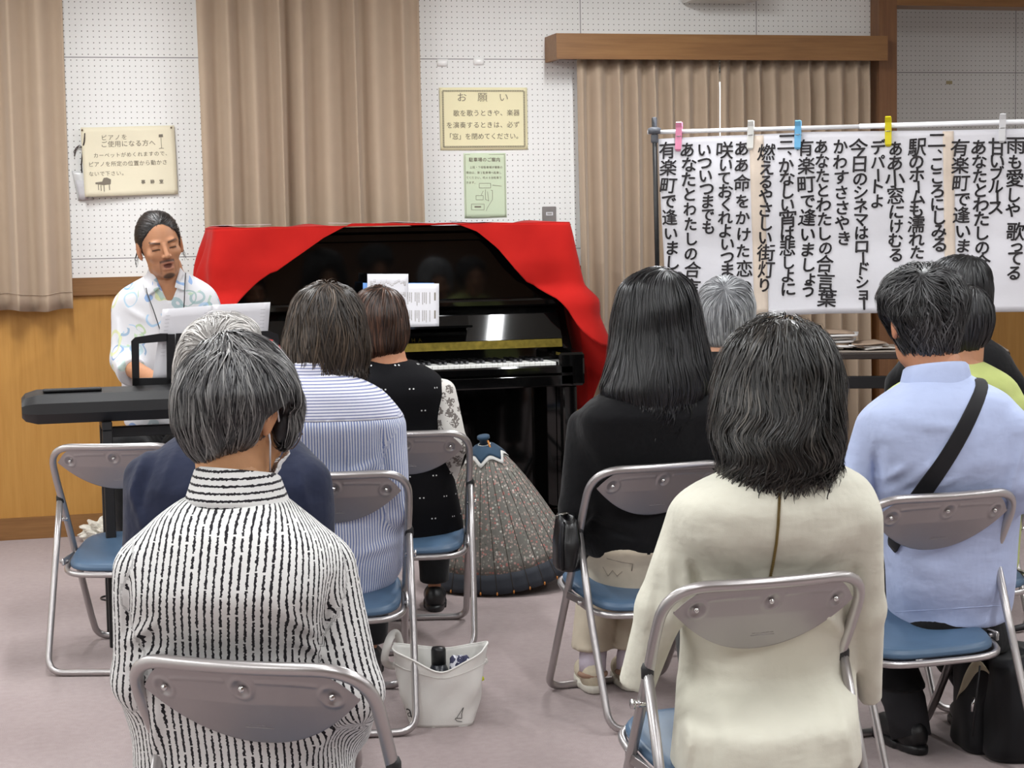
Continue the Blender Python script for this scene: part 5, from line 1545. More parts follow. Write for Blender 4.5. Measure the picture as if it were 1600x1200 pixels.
def legs_sdf(hip_c, fv, rv, spread=0.085, knee=0.40, kz=0.49, foot=None, r=(0.085, 0.068, 0.055, 0.042), kneespread=0.11, foot_y=0.36):
    """seated legs; returns (closure, ankles)"""
    L = []
    for s in (-1, 1):
        hip = hip_c + rv * s * spread
        kn = np.array([*(hip_c + rv * s * kneespread + fv * knee)[:2], kz])
        an = np.array([*(hip_c + rv * s * kneespread + fv * foot_y)[:2], 0.09]) if foot is None else np.asarray(foot[0 if s < 0 else 1], float)
        L.append((hip, kn, an))
    def f(P, grow=0.0, zcut=-1):
        d = None
        for hip, kn, an in L:
            e = smin(cone(P, hip, kn, r[0] + grow, r[1] + grow), cone(P, kn, an, r[2] + grow, r[3] + grow), 0.03)
            d = e if d is None else np.minimum(d, e)
        return d
    return f, L
def shoe_pair(parent, L, fv, rv, mat, sole, name='shoe', sc=1.0, laces=None):
    for hip, kn, an in L:
        g = np.array([an[0], an[1], 0.0])
        def fn(P):
            Q = P - g; q = np.stack([Q @ rv, Q @ fv, Q[:, 2]], 1) / sc
            d = ell(q, (0, 0.09, 0.040), (0.042, 0.085, 0.036))
            d = smin(d, ell(q, (0, -0.005, 0.045), (0.037, 0.05, 0.048)), 0.03)
            d = smax(d, 0.014 - q[:, 2], 0.004)
            return d * sc
        def so(P):
            Q = P - g; q = np.stack([Q @ rv, Q @ fv, Q[:, 2]], 1) / sc
            n_ = (np.abs(q[:, 0] / (0.043 - 0.006 * (q[:, 1] < 0.02))) ** 2.6 + np.abs((q[:, 1] - 0.06) / 0.122) ** 2.6) ** (1 / 2.6)
            return smax((n_ - 1) * 0.043, np.abs(q[:, 2] - 0.013) - 0.012, 0.004) * sc
        lo, hi = g + [-0.2, -0.2, -0.01], g + [0.2, 0.2, 0.13]
        o = garment(name, parent, fn, lo, hi, mat, 0.006)
        garment('sole', o, so, lo, hi, sole, 0.006)

def collar_band(parent, c, rx, ry, z0, z1, yaw, mat, name='collar', open_front=0.0, flare=0.012, tilt=0.0, pat=False, fall=0.0, n=48):
    """shirt collar: a standing band with a turned down leaf"""
    rv, fv = axes(yaw)
    prof = [(0.0, 0.0), (-0.004, 1.0), (0.004, 1.06), (0.010, 0.95), (flare, fall)]
    pts, uv = [], []
    b = MB()
    def fn(u, v):
        a = -math.pi / 2 + (u - 0.5) * 2 * (math.pi - open_front)
        k = v * (len(prof) - 1); i = min(int(k), len(prof) - 2); f_ = k - i
        o_, h_ = (prof[i][j] * (1 - f_) + prof[i + 1][j] * f_ for j in (0, 1))
        p = np.asarray(c) + rv * math.cos(a) * (rx + o_) + fv * math.sin(a) * (ry + o_)
        zz = z0 + (z1 - z0) * h_ - tilt * math.sin(a)
        uv.append(((u - 0.5) * 2 * math.pi * (rx + ry) / 2, 0, zz))
        return (p[0], p[1], zz)
    b.grid(fn, n, 16, None)
    o = mesh_obj(name, b.v, b.f, mat, parent, attrs={'pat': np.array(uv)})
    o.modifiers.new('thick', 'SOLIDIFY').thickness = 0.0018
    return o

def torso_pat(loft, arms, shift=0.0):
    """pattern coordinates that follow the trunk and the sleeves: (across, side, along)"""
    def f(V):
        X, Yl, a, b = loft.loc(V)
        th = np.arctan2(X / a, -Yl / b)
        u = th * (a * 0.95) + shift; v = V[:, 2].copy()
        dt = loft.d(V)
        for pts, rad in arms:
            da = chain(V, pts, rad)
            m = da < dt - 0.004
            A_, B_ = np.asarray(pts[0]), np.asarray(pts[1]); ax = (B_ - A_) / np.linalg.norm(B_ - A_)
            q = V - A_; al = q @ ax; pr = q - al[:, None] * ax
            s_ = np.cross(ax, FWD); s_ /= np.linalg.norm(s_); t_ = np.cross(ax, s_)
            ang = np.arctan2(pr @ s_, -(pr @ t_) * np.sign(t_ @ FWD)) if False else np.arctan2(pr @ s_, pr @ t_)
            r_ = np.mean(rad[:2])
            u = np.where(m, ang * r_ + 0.2, u); v = np.where(m, -al, v)
        return np.stack([u, (dt > 1).astype(float), v], 1)
    return f

# ------------------------------------------------------------------ garment materials
def striped(name, ground, ink, pitch, duty, rough_edge, direction=0, breaks=0.0, second=None):
    t = NT(name); p = t.attr('pat'); u, s_, v = t.sep(p)
    if direction: u, v = v, u
    vec = t.n('ShaderNodeCombineXYZ'); t.set(vec.inputs[0], t.math('MULTIPLY', u, 1.0)); t.set(vec.inputs[1], v)
    wob = t.math('MULTIPLY', t.math('SUBTRACT', t.noise(vec.outputs[0], 190, 3, 0.6), 0.5), rough_edge)
    k = t.math('FRACT', t.math('DIVIDE', t.math('ADD', u, wob), pitch))
    wid = t.math('ADD', duty, t.math('MULTIPLY', t.math('SUBTRACT', t.noise(vec.outputs[0], 120, 2), 0.5), duty * (1.4 if breaks else 0.3)))
    m = t.math('LESS_THAN', t.math('ABSOLUTE', t.math('SUBTRACT', k, 0.5)), t.math('MULTIPLY', wid, 0.5))
    if breaks:
        sc = t.n('ShaderNodeCombineXYZ'); t.set(sc.inputs[0], t.math('FLOOR', t.math('DIVIDE', t.math('ADD', u, wob), pitch))); t.set(sc.inputs[1], t.math('MULTIPLY', v, 75.0))
        m = t.math('MULTIPLY', m, t.math('GREATER_THAN', t.noise(sc.outputs[0], 1.0, 1), breaks))
    c = t.mix(m, lin(ground), lin(ink))
    t.bump(t.noise(t.obj(), 60, 3), 0.12, 0.004)
    return t.base(c, 0.85, 0, 0.2, Sheen_Weight=0.1)
M['st3'] = striped('white_shirt_black_stripes', 'dededd', '232126', 0.0125, 0.31, 0.007, breaks=0.34)
M['st3c'] = striped('white_collar_black_stripes', 'dededd', '232126', 0.0115, 0.31, 0.006, direction=1, breaks=0.3)
M['pin'] = striped('blue_pinstripe_cotton', 'e3e6f0', '7f8fc0', 0.0075, 0.46, 0.0006)
M['piny'] = striped('blue_pinstripe_yoke', 'e3e4ee', '8a90b4', 0.0085, 0.42, 0.0006, direction=1)
M['navy'] = cloth('navy_cloth', '20263c', 0.85, var=0.12, crease=0.38)
M['cream_b'] = cloth('cream_blouse', 'd6d4c5', 0.65, 400, 0.02, 0.1, 0.05, crease=0.38)
M['black_k'] = cloth('black_knit', '0c0c0f', 0.92, 350, 0.1, 0.1, 0.3, crease=0.38)
M['black_t'] = cloth('black_trousers_cloth', '121214', 0.85, var=0.1, crease=0.38)
M['beige_t'] = cloth('beige_trousers_cloth', 'c9bda9', 0.85, crease=0.2)
M['teal_t'] = cloth('teal_trousers_cloth', '2f6270', 0.85, crease=0.38)
M['polo'] = cloth('light_blue_pique', 'b4c1e3', 0.8, 600, 0.025, crease=0.38)
M['lime'] = cloth('lime_green_cloth', 'b9c478', 0.8, crease=0.38)
M['shoe_b'] = plain('beige_shoe', 'c8bda6', 0.6, var=0.12, scale=40)
M['shoe_k'] = plain('black_shoe', '18181a', 0.4)
M['sole_w'] = plain('pale_sole', 'cfcbbf', 0.7)
M['strap'] = cloth('black_webbing', '16161a', 0.6)
def vest_mat():
    t = NT('black_vest_with_white_specks'); p = t.attr('pat'); u, s_, v = t.sep(p)
    v2 = t.n('ShaderNodeCombineXYZ'); t.set(v2.inputs[0], u); t.set(v2.inputs[1], v)
    row = t.math('FLOOR', t.math('DIVIDE', v, 0.075))
    uu = t.math('ADD', u, t.math('MULTIPLY', row, 0.037))
    fx = t.math('MULTIPLY', t.math('SUBTRACT', t.math('FRACT', t.math('DIVIDE', uu, 0.085)), 0.5), 0.085)
    fz = t.math('MULTIPLY', t.math('SUBTRACT', t.math('FRACT', t.math('DIVIDE', v, 0.075)), 0.5), 0.075)
    ax = t.math('SUBTRACT', t.math('ABSOLUTE', fx), 0.0058)
    d = t.math('SQRT', t.math('ADD', t.math('MULTIPLY', ax, ax), t.math('MULTIPLY', fz, fz)))
    c = t.mix(t.math('LESS_THAN', d, 0.0026), lin('131316'), lin('d8d8d8'))
    t.bump(t.noise(t.obj(), 300, 2), 0.3, 0.002)
    return t.base(c, 0.9, 0, 0.15)
M['vest'] = vest_mat()
def floral_sleeve():
    t = NT('white_floral_print'); o = t.obj()
    v = t.n('ShaderNodeTexVoronoi'); t.set(v.inputs['Vector'], o); v.inputs['Scale'].default_value = 30
    pet = t.math('LESS_THAN', t.math('ADD', v.outputs['Distance'], t.math('MULTIPLY', t.noise(o, 110, 2), 0.5)), 0.74)
    speck = t.math('GREATER_THAN', t.noise(o, 130, 2), 0.44)
    return t.base(t.mix(t.math('MULTIPLY', pet, speck), lin('dcd9d4'), lin('77706c')), 0.85)
M['floral'] = floral_sleeve()
def swoosh():
    t = NT('white_shirt_colour_swirls'); o = t.obj()
    w = t.n('ShaderNodeVectorMath'); w.operation = 'ADD'
    nz = t.n('ShaderNodeTexNoise'); t.set(nz.inputs['Vector'], o); nz.inputs['Scale'].default_value = 9
    sc = t.n('ShaderNodeVectorMath'); sc.operation = 'SCALE'; t.set(sc.inputs[0], nz.outputs['Color']); sc.inputs['Scale'].default_value = 0.05
    t.set(w.inputs[0], o); t.set(w.inputs[1], sc.outputs[0])
    c = lin('d2d2d6')
    for k, (scale, off, cols) in enumerate(((12.0, 0.0, ('5b86c2', 'a6c188', '93bbdb')), (10.0, 3.3, ('b2cb98', 'd3d08e', '6f9bd0')), (15.0, 7.1, ('9fbfe0', 'b2cc9e', '5f88c4')))):
        mp = t.n('ShaderNodeMapping'); t.set(mp.inputs[0], w.outputs[0]); mp.inputs['Location'].default_value = (off, off * 0.7, off * 0.3)
        v = t.n('ShaderNodeTexVoronoi'); t.set(v.inputs['Vector'], mp.outputs[0]); v.inputs['Scale'].default_value = scale
        ring = t.math('LESS_THAN', t.math('ABSOLUTE', t.math('SUBTRACT', v.outputs['Distance'], 0.36)), t.math('MULTIPLY', t.math('ADD', 0.025, 0.015 * k), t.math('ADD', 0.2, t.math('MULTIPLY', 2.2, t.noise(mp.outputs[0], 14, 2)))))
        half_ = t.math('GREATER_THAN', t.noise(mp.outputs[0], 6.5, 1), 0.50)
        m = t.math('MULTIPLY', ring, half_)
        pick = t.sep(v.outputs['Color'])[0]
        colr = t.ramp(pick, [(0.0, lin(cols[0])), (0.4, lin(cols[1])), (0.75, lin(cols[2]))])
        c = t.mix(t.math('MULTIPLY', m, 0.75), c, colr)
    t.bump(t.noise(o, 35, 3), 0.15, 0.004)
    return t.base(c, 0.8, 0, 0.2)
M['swoosh'] = swoosh()

# ------------------------------------------------------------------ seated person builder
def push_arms(key, gar, rads):
    """keep sleeves in front of the chair's back tubes"""
    loc, w, _ = CH[key]; rvc, fvc = axes(w); C0 = np.array([0, 0, CAM_H])
    res = []
    for pts, rad in zip(gar, rads):
        o = []
        for p, r in zip(pts, rad):
            p = np.asarray(p, float); z = p[2]
            if z < 0.78:
                need = lean(max(z, 0.40)) + r + 0.016; have = (p - loc) @ fvc
                if have < need:
                    d = p - C0; k = (need - have) / max(0.3, d @ fvc); p = C0 + d * (1 + k)
            o.append(p)
        res.append(o)
    return res
FREE = {'near_right': 0.50}
def push_off_back(key, rows, Y, yaw):
    """keep the trunk in front of the chair's back panel"""
    loc, w, _ = CH[key]; rvc, fvc = axes(w); out = []
    for py, xl, xr, b, dy in rows:
        c = at((xl + xr) / 2, py, Y + dy); z = c[2]
        if FREE.get(key, 0) < z < 0.80:
            need = max(lean(min(max(z, 0.57), 0.725)) + b + 0.004, lean(min(max(z, 0.42), 0.57)) + b - 0.045)
            have = (c - loc) @ fvc; f_ = min(1, max(0, (0.80 - z) / 0.05))
            dy += max(0, need - have) * f_ / max(0.5, fvc @ FWD)
        out.append((py, xl, xr, b, dy))
    return out

def seated(key, label, Y, rel, rows, arms, head, skin, hair_spec, neck_r=(0.052, 0.060), leg=None, trousers=None, shoes=None, arm_r=(0.030, 0.026, 0.022),
           face_res=0.0042, hands_curl=0.5, mouth=0.0, beard=False, base=None, leg_rel=None, thin=1.0, hip=None, hip_z=0.455, neck_drop=0.0):
    yaw = math.radians(rel) - PSI
    rv, fv = axes(yaw)
    if base is None:
        rows = push_off_back(key, rows, Y, yaw)
    T = Loft(rows, Y, yaw)
    if base is None:
        base = CH[key][0] + CH[key][2].rotation_euler.z * 0
        rvc, fvc = axes(CH[key][1]); hipc = np.array([np.interp(.47, T.z, T.t[0]), np.interp(.47, T.z, T.t[1]), hip_z]) + fvc * 0.035
        lrv, lfv = axes(math.radians(leg_rel) - PSI) if leg_rel is not None else (rvc, fvc)
    else:
        hipc = hip; lrv, lfv = rv, fv
    lf, LL = legs_sdf(hipc, lfv, lrv, **(leg or {}))
    A = []
    for pts in arms: A.append([at(px, py, Y + dy) for px, py, dy in pts])
    if key in CH: A = push_arms(key, A, [(.052, .048, .042)] * 2)
    hx_, hy_, hdY, hyaw, hp, hr, hk = head
    hd = Head(at(hx_, hy_, Y + hdY), math.radians(hyaw) - PSI, hp, hr, hk)
    hd.thin = thin
    ztop = T.z1
    cxt, cyt = T.t[0][-1], T.t[1][-1]
    nb = np.array([cxt, cyt, ztop - 0.03 - neck_drop]) + fv * 0.0
    def body(P):
        d = T.d(P, -0.014)
        for a in A: d = smin(d, chain(P, a, arm_r), 0.03)
        d = smin(d, cone(P, nb, nb + [0, 0, 0.05], neck_r[1] + 0.004, neck_r[0]), 0.03)
        d = smin(d, lf(P, -0.018), 0.04)
        return d
    lo, hi = T.bounds(0.06)
    allp = np.array([p for a in A for p in a] + [q for l in LL for q in l])
    lo = np.minimum(lo, allp.min(0) - 0.12); hi = np.maximum(hi, allp.max(0) + 0.12); lo[2] = 0.03
    hands_ = [(a[-2], a[-1], s, hands_curl, (0, 0, 1)) for a, s in zip(A, (-1, 1))]
    b0 = np.array([hipc[0], hipc[1], 0.0])
    root = person(key, label, b0, body, skin, head, hd, hands_, None, (nb, neck_r), mouth=mouth, face_res=face_res, beard=beard, body_lo=lo, body_hi=hi)
    if trousers is not None:
        def tf(P):
            d = lf(P, 0.013)
            hipe = ell(P, hipc + [0, 0, 0.0], (0.145, 0.08, 0.08))
            d = smin(d, hipe, 0.05)
            d = d + 0.004 * wrinkle(P, 45, 2)
            return smax(d, 0.10 - P[:, 2], 0.01)
        l2 = np.array([q for l in LL for q in l])
        garment('trousers', root, tf, l2.min(0) - 0.2, l2.max(0) + 0.2, trousers, 0.010)
    if shoes is not None:
        shoe_pair(root, LL, lfv, lrv, shoes, M['sole_w'] if shoes is M['shoe_b'] else M['shoe_k'])
    if hair_spec: make_hair(root, hd, Y, yaw, **hair_spec)
    return dict(root=root, T=T, A=A, hd=hd, yaw=yaw, rv=rv, fv=fv, L=LL, Y=Y, nb=nb, hip=hipc)

def make_hair(root, hd, Y, yaw, rows, dY, mat, ears=False, crown=None, n=2.1, faceless=True, vox=0.006, lump=0.003, lumpf=40, tuft=0, **kw):
    Lh = Loft(rows, Y + dY, yaw, n=n, smooth=2)
    def fn(P):
        d = Lh.d(P, 0.0, 0.03) + lump * wrinkle(P, lumpf, 4)
        Q = hd.to(P)
        sk_ = smax(ell(Q, (0, -.016, .034), (.080, .099, .093)) * hd.k, np.maximum(-.035 - Q[:, 2], .8 * (Q[:, 1] - .062) - .6 * (Q[:, 2] - .085)), .006)
        d = smin(d, sk_, .008)
        d = smax(d, -ell(Q, (0, 0.112, -0.035), (0.072, 0.075, 0.105)), 0.012)
        if ears:
            S = np.stack([np.abs(Q[:, 0]), Q[:, 1], Q[:, 2]], 1)
            d = smax(d, -ell(S, (0.094, 0.0, -0.022), (0.034, 0.030, 0.045)), 0.006)
        if tuft:
            d = smin(d, ell(Q, (tuft * 0.076, 0.036, 0.006), (0.016, 0.022, 0.046)), 0.008)
        return d
    def skip(P):
        Q = hd.to(P); return ell(np.stack([np.abs(Q[:, 0]), Q[:, 1], Q[:, 2]], 1), (0.092, -0.004, -0.016), (0.030, 0.028, 0.040))
    if ears: kw['skip'] = skip
    lo, hi = Lh.bounds(0.02)
    W = hd.out((0.012, -0.045, 0.125)) if crown is None else at(*crown)
    return hair(root, fn, lo, hi, mat, W, vox=vox, **kw)

def shirt_fn(T, gar, rads, blend=0.035, grow=0.0, folds=None, wr=(0.0035, 26, 1), cut=None, sleeves=True, back_only=True):
    """garment over trunk and sleeves; gar = sleeve axes, cut square at their last point"""
    def f(P):
        d = T.d(P, grow)
        if sleeves:
            for pts, rad in zip(gar, rads):
                e = chain(P, pts, rad)
                a, b = np.asarray(pts[-2]), np.asarray(pts[-1]); ax = (b - a) / np.linalg.norm(b - a)
                e = smax(e, (P - b) @ ax, 0.006)
                d = smin(d, e, blend)
        d = d - wr[0] * wrinkle(P, wr[1], wr[2], (1, 1, 0.7))
        if folds is not None: d = d - folds(P)
        if cut is not None: d = smax(d, cut(P), 0.004)
        return d
    return f
def gb(T, gar, pad=0.09):
    lo, hi = T.bounds(0.04); p = np.array([q for g in gar for q in g])
    return np.minimum(lo, p.min(0) - pad), np.maximum(hi, p.max(0) + pad)
H = lambda *a: hair_mat(*a)
M['h3'] = H('dark_grey_hair', '242326', '9c9a98', 0.32); M['h2'] = H('silver_hair', '6a6663', 'd9d6d2', 0.6)
M['h4'] = H('brown_hair', '231c18', '594a3c', 0.38); M['h5'] = H('reddish_brown_hair', '20140f', '60402f', 0.40)
M['hE'] = H('black_hair', '0b0b0d', '2a2a2e', 0.3, 0.33); M['hD'] = H('ash_grey_hair', '505155', 'b0b2b5', 0.55)
M['hF'] = H('black_wavy_hair', '100e0d', '5c5751', 0.14, 0.33); M['hA'] = H('black_hair_grey_flecks', '131315', '6c6c6e', 0.22)
M['hB'] = H('black_short_hair', '0d0d0f', '3c3c40', 0.25); M['hP'] = H('dark_brown_hair', '14100f', '3d302b', 0.3)

# ------------------------------------------------------------------ person in the striped shirt (nearest, left)
Y = 2.98
rows = [(770, 298, 434, .062, .07), (784, 272, 455, .075, .055), (800, 248, 474, .09, .04), (830, 216, 516, .105, .03), (870, 194, 536, .112, .02), (920, 188, 538, .118, .01), (1000, 194, 532, .118, 0),
        (1080, 198, 536, .118, 0), (1160, 203, 552, .12, 0), (1240, 205, 562, .13, .02), (1300, 205, 562, .14, .03)]
arms = [[(226, 890, .02), (220, 1060, 0), (270, 1165, .30)], [(508, 890, .02), (552, 1080, 0), (510, 1170, .30)]]
p3_ = seated('near_left', 'person in a white shirt with broken black stripes and a face mask, head bowed', Y, -16, rows, arms, (374, 646, .11, -38, .50, 0.05, 1.0), 'c4926a',
    dict(rows=[(541, 335, 400, .05, .02), (552, 305, 425, .07, .015), (575, 286, 447, .088, .01), (605, 278, 460, .096, .0), (635, 276, 462, .096, 0), (660, 279, 436, .09, 0), (684, 288, 412, .075, 0), (703, 298, 388, .06, 0), (718, 306, 360, .042, .0)],
         dY=.075, mat=M['h3'], tuft=1, ears=True, crown=(330, 541, 3.16), N=5200, L=.085, w=.0027, seed=3, wave=(.2, 35), lift=.007, spread=.2, vox=.005), leg=dict(knee=.42, spread=.06, kneespread=.07), leg_rel=2, trousers=M['teal_t'], shoes=M['shoe_k'], face_res=.003, neck_r=(.050, .056))
T = p3_['T']
gar = [[at(*q[:2], Y + q[2]) for q in arms[0][:2]] + [at(255, 1140, Y + .2)], [at(*q[:2], Y + q[2]) for q in arms[1][:2]] + [at(540, 1140, Y + .16)]]
rads = [(.050, .046, .040), (.052, .048, .043)]
gar = push_arms('near_left', gar, rads)
fo = fold_field(Y, 0, [(195, 1005, 255, 960, 9, .007), (200, 1040, 270, 1010, 9, .006), (520, 900, 505, 1010, 9, -.008), (208, 900, 200, 1010, 8, -.008), (505, 985, 450, 930, 12, .006), (515, 1020, 470, 985, 10, .006), (250, 1080, 230, 1190, 14, .006), (480, 1180, 545, 1120, 14, .007), (360, 800, 356, 1000, 40, .003)])
lo, hi = gb(T, gar)
garment('shirt', p3_['root'], shirt_fn(T, gar, rads, .03, 0, fo, (.0028, 24, 1)), lo, hi, M['st3'], .006, torso_pat(T, [(g[:2], r_) for g, r_ in zip(gar, rads)]))
cN = at(372, 770, Y + .065)
collar_band(p3_['root'], cN, .060, .058, cN[2] - .010, cN[2] + .034, p3_['yaw'] - .3, M['st3c'], flare=.030, fall=-.35, tilt=.012, open_front=.5)
hd = p3_['hd']
def maskf(P):
    Q = hd.to(P); d = head_sdf(Q)
    sh = np.abs(d - .010) - .0016
    return smax(sh, ell(Q, (0, .085, -.060), (.066, .055, .048)), .004)
mk = garment('face_mask', p3_['root'], maskf, hd.c - .14, hd.c + .14, plain('white_mask_cloth', 'eeeef0', 0.85, var=.02), .003)
for s in (-1, 1):
    MB().tube([hd.out((s * .061, .055, -.035)), hd.out((s * .078, .022, -.012)), hd.out((s * .087, -.012, .020)), hd.out((s * .084, -.024, -.006)), hd.out((s * .078, .012, -.045)), hd.out((s * .058, .05, -.082))], .0017, seg=7).build('ear_loop', M['paper'], mk)
gl = plain('brown_glasses_frame', '4a3230', 0.35)
b = MB()
for s in (-1, 1):
    b.tube([hd.out((s * .033 + .024 * math.cos(a), .108 - .012 * abs(math.cos(a)) * (s * math.cos(a) > 0), .0 + .019 * math.sin(a))) for a in np.linspace(0, 6.28, 22, endpoint=False)], .0013, closed=True, seg=6)
    b.tube([hd.out((s * .058, .098, .004)), hd.out((s * .078, .04, .008)), hd.out((s * .083, -.012, .018)), hd.out((s * .080, -.025, .0))], .0014, seg=6)
b.tube([hd.out((-.009, .110, .004)), hd.out((0, .113, .007)), hd.out((.009, .110, .004))], .0013, seg=6)
b.build('glasses', gl, p3_['root'])

# ------------------------------------------------------------------ person in the navy jacket
Y = 4.53
rows = [(664, 302, 425, .07, .08), (680, 275, 452, .085, .06), (700, 248, 474, .1, .04), (725, 224, 496, .11, .02), (755, 208, 508, .118, 0), (800, 202, 514, .12, 0), (860, 202, 514, .12, 0), (930, 206, 512, .13, 0), (975, 212, 506, .14, .02)]
arms = [[(230, 748, .0), (222, 885, 0), (275, 960, .28)], [(482, 752, .0), (490, 885, 0), (450, 960, .28)]]
p2_ = seated('navy', 'grey haired person in a navy jacket, looking down behind the striped shirt', Y, 4, rows, arms, (343, 592, .16, 2, .42, .06, 1.02), 'bd8f6c',
    dict(rows=[(490, 330, 372, .04, .02), (499, 308, 390, .065, .015), (515, 292, 402, .082, .01), (540, 280, 409, .094, 0), (570, 275, 412, .1, 0), (610, 275, 412, .1, 0), (645, 280, 408, .095, 0), (675, 288, 400, .08, 0), (695, 300, 390, .06, 0)],
         dY=.13, mat=M['h2'], crown=(328, 538, 4.56), N=4200, L=.095, w=.003, seed=8, wave=(.2, 35), lift=.005, spread=.25), leg=dict(knee=.42, spread=.055, kneespread=.06), leg_rel=0, trousers=M['black_t'], shoes=M['shoe_k'])
T = p2_['T']; gar = [[at(*q[:2], Y + q[2]) for q in a] for a in arms]; rads = [(.056, .050, .044)] * 2; gar = push_arms('navy', gar, [(.05, .045, .038)] * 2)
fo = fold_field(Y, 0, [(232, 700, 212, 770, 8, .010), (250, 705, 226, 800, 7, -.008), (285, 690, 262, 760, 8, .006), (215, 760, 240, 830, 8, .008), (470, 720, 490, 800, 8, .008), (300, 680, 430, 676, 8, .010)])
garment('jacket', p2_['root'], shirt_fn(T, gar, rads, .03, .004, fo, (.005, 28, 5)), *gb(T, gar), M['navy'], .008)
cN = at(362, 672, Y + .09)
collar_band(p2_['root'], cN, .075, .07, cN[2] - .03, cN[2] + .03, p2_['yaw'], M['navy'], flare=.03, fall=-.5, tilt=.02)

# ------------------------------------------------------------------ person in the blue pinstripe shirt
Y = 5.18
rows = [(582, 452, 534, .06, .02), (592, 440, 562, .08, .01), (606, 424, 592, .095, 0), (630, 406, 616, .105, 0), (665, 400, 628, .112, 0), (720, 404, 626, .115, 0), (780, 402, 628, .115, 0), (840, 398, 638, .12, 0), (880, 396, 632, .12, 0), (905, 405, 622, .125, .01), (922, 420, 606, .125, .01)]
arms = [[(424, 665, .0), (412, 795, 0), (450, 872, .28)], [(606, 665, .0), (616, 795, 0), (585, 872, .28)]]
p4_ = seated('blue', 'person with mid-length brown hair in a blue pinstripe shirt', Y, 3, rows, arms, (508, 522, .07, 6, .08, 0.0, 1.0), 'c09272',
    dict(rows=[(443, 495, 528, .04, 0), (451, 475, 545, .065, 0), (466, 463, 556, .085, 0), (490, 456, 565, .1, 0), (520, 450, 570, .105, 0), (550, 446, 573, .105, 0), (575, 445, 570, .1, 0), (588, 452, 560, .085, 0), (597, 470, 552, .06, 0)],
         dY=.06, mat=M['h4'], N=3800, L=.13, w=.0036, seed=4, zfree=at(508, 572, 5.25)[2], wave=(.25, 22), lift=.009, spread=.22), leg=dict(knee=.42), trousers=M['black_t'], shoes=M['shoe_k'])
T = p4_['T']; gar = [[at(*q[:2], Y + q[2]) for q in a] for a in arms]; rads = [(.050, .045, .038)] * 2; gar = push_arms('blue', gar, [(.05, .045, .038)] * 2)
fo = fold_field(Y, 0, [(596, 670, 608, 790, 7, -.008), (520, 655, 515, 740, 6, .004), (545, 660, 552, 760, 7, .005), (590, 720, 540, 745, 8, .007), (600, 760, 550, 790, 8, .006), (620, 850, 560, 870, 10, .006), (480, 660, 470, 760, 8, .004)])
pf = torso_pat(T, [(g[:2], r_) for g, r_ in zip(gar, rads)])
zy = at(512, 652, Y)[2]
sf = shirt_fn(T, gar, rads, .03, 0, fo, (.003, 30, 3))
garment('shirt', p4_['root'], lambda P: smax(sf(P), P[:, 2] - zy, .001), *gb(T, gar), M['pin'], .0075, pf)
garment('shirt_yoke', p4_['root'], lambda P: smax(sf(P) - .0012, zy - .004 - P[:, 2], .001), *gb(T, gar), M['piny'], .0075, pf)
cN = at(493, 582, Y + .02)
collar_band(p4_['root'], cN, .066, .060, cN[2] - .02, cN[2] + .022, p4_['yaw'], M['piny'], flare=.016, fall=-.3, tilt=.01, open_front=.4)

# ------------------------------------------------------------------ person in the black vest
Y = 6.16
rows = [(565, 574, 642, .055, .03), (575, 556, 672, .075, .02), (589, 541, 688, .09, 0), (612, 534, 696, .1, 0), (660, 532, 698, .11, 0), (720, 535, 704, .112, 0), (780, 532, 716, .118, 0), (830, 526, 724, .13, .02), (862, 532, 716, .14, .04)]
arms = [[(546, 614, .0), (534, 700, 0), (570, 768, .25)], [(692, 612, .0), (711, 695, 0), (690, 775, .22)]]
p5_ = seated('vest', 'person with brown bobbed hair in a black vest over floral sleeves', Y, 0, rows, arms, (597, 512, .04, -6, .10, 0, .98), 'c48d6e',
    dict(rows=[(447, 578, 604, .035, 0), (453, 565, 616, .06, 0), (467, 556, 627, .08, 0), (490, 550, 635, .092, 0), (515, 549, 638, .095, 0), (535, 550, 636, .092, 0), (548, 555, 630, .08, 0), (557, 564, 622, .06, 0)],
         dY=.03, mat=M['h5'], N=3000, L=.10, w=.0036, seed=6, lift=.005, spread=.12), leg=dict(knee=.42), trousers=M['black_t'], shoes=M['shoe_k'])
T = p5_['T']; gar = [[at(*q[:2], Y + q[2]) for q in a] for a in arms]; rads = [(.044, .041, .034)] * 2; gar = push_arms('vest', gar, [(.05, .045, .038)] * 2)
sl = shirt_fn(T, gar, rads, .02, -.006, None, (.003, 40, 2))
garment('blouse', p5_['root'], sl, *gb(T, gar), M['floral'], .008)
garment('vest', p5_['root'], shirt_fn(T, gar, rads, sleeves=False, grow=.004, wr=(.003, 30, 6)), *T.bounds(), M['vest'], .0085, torso_pat(T, []))

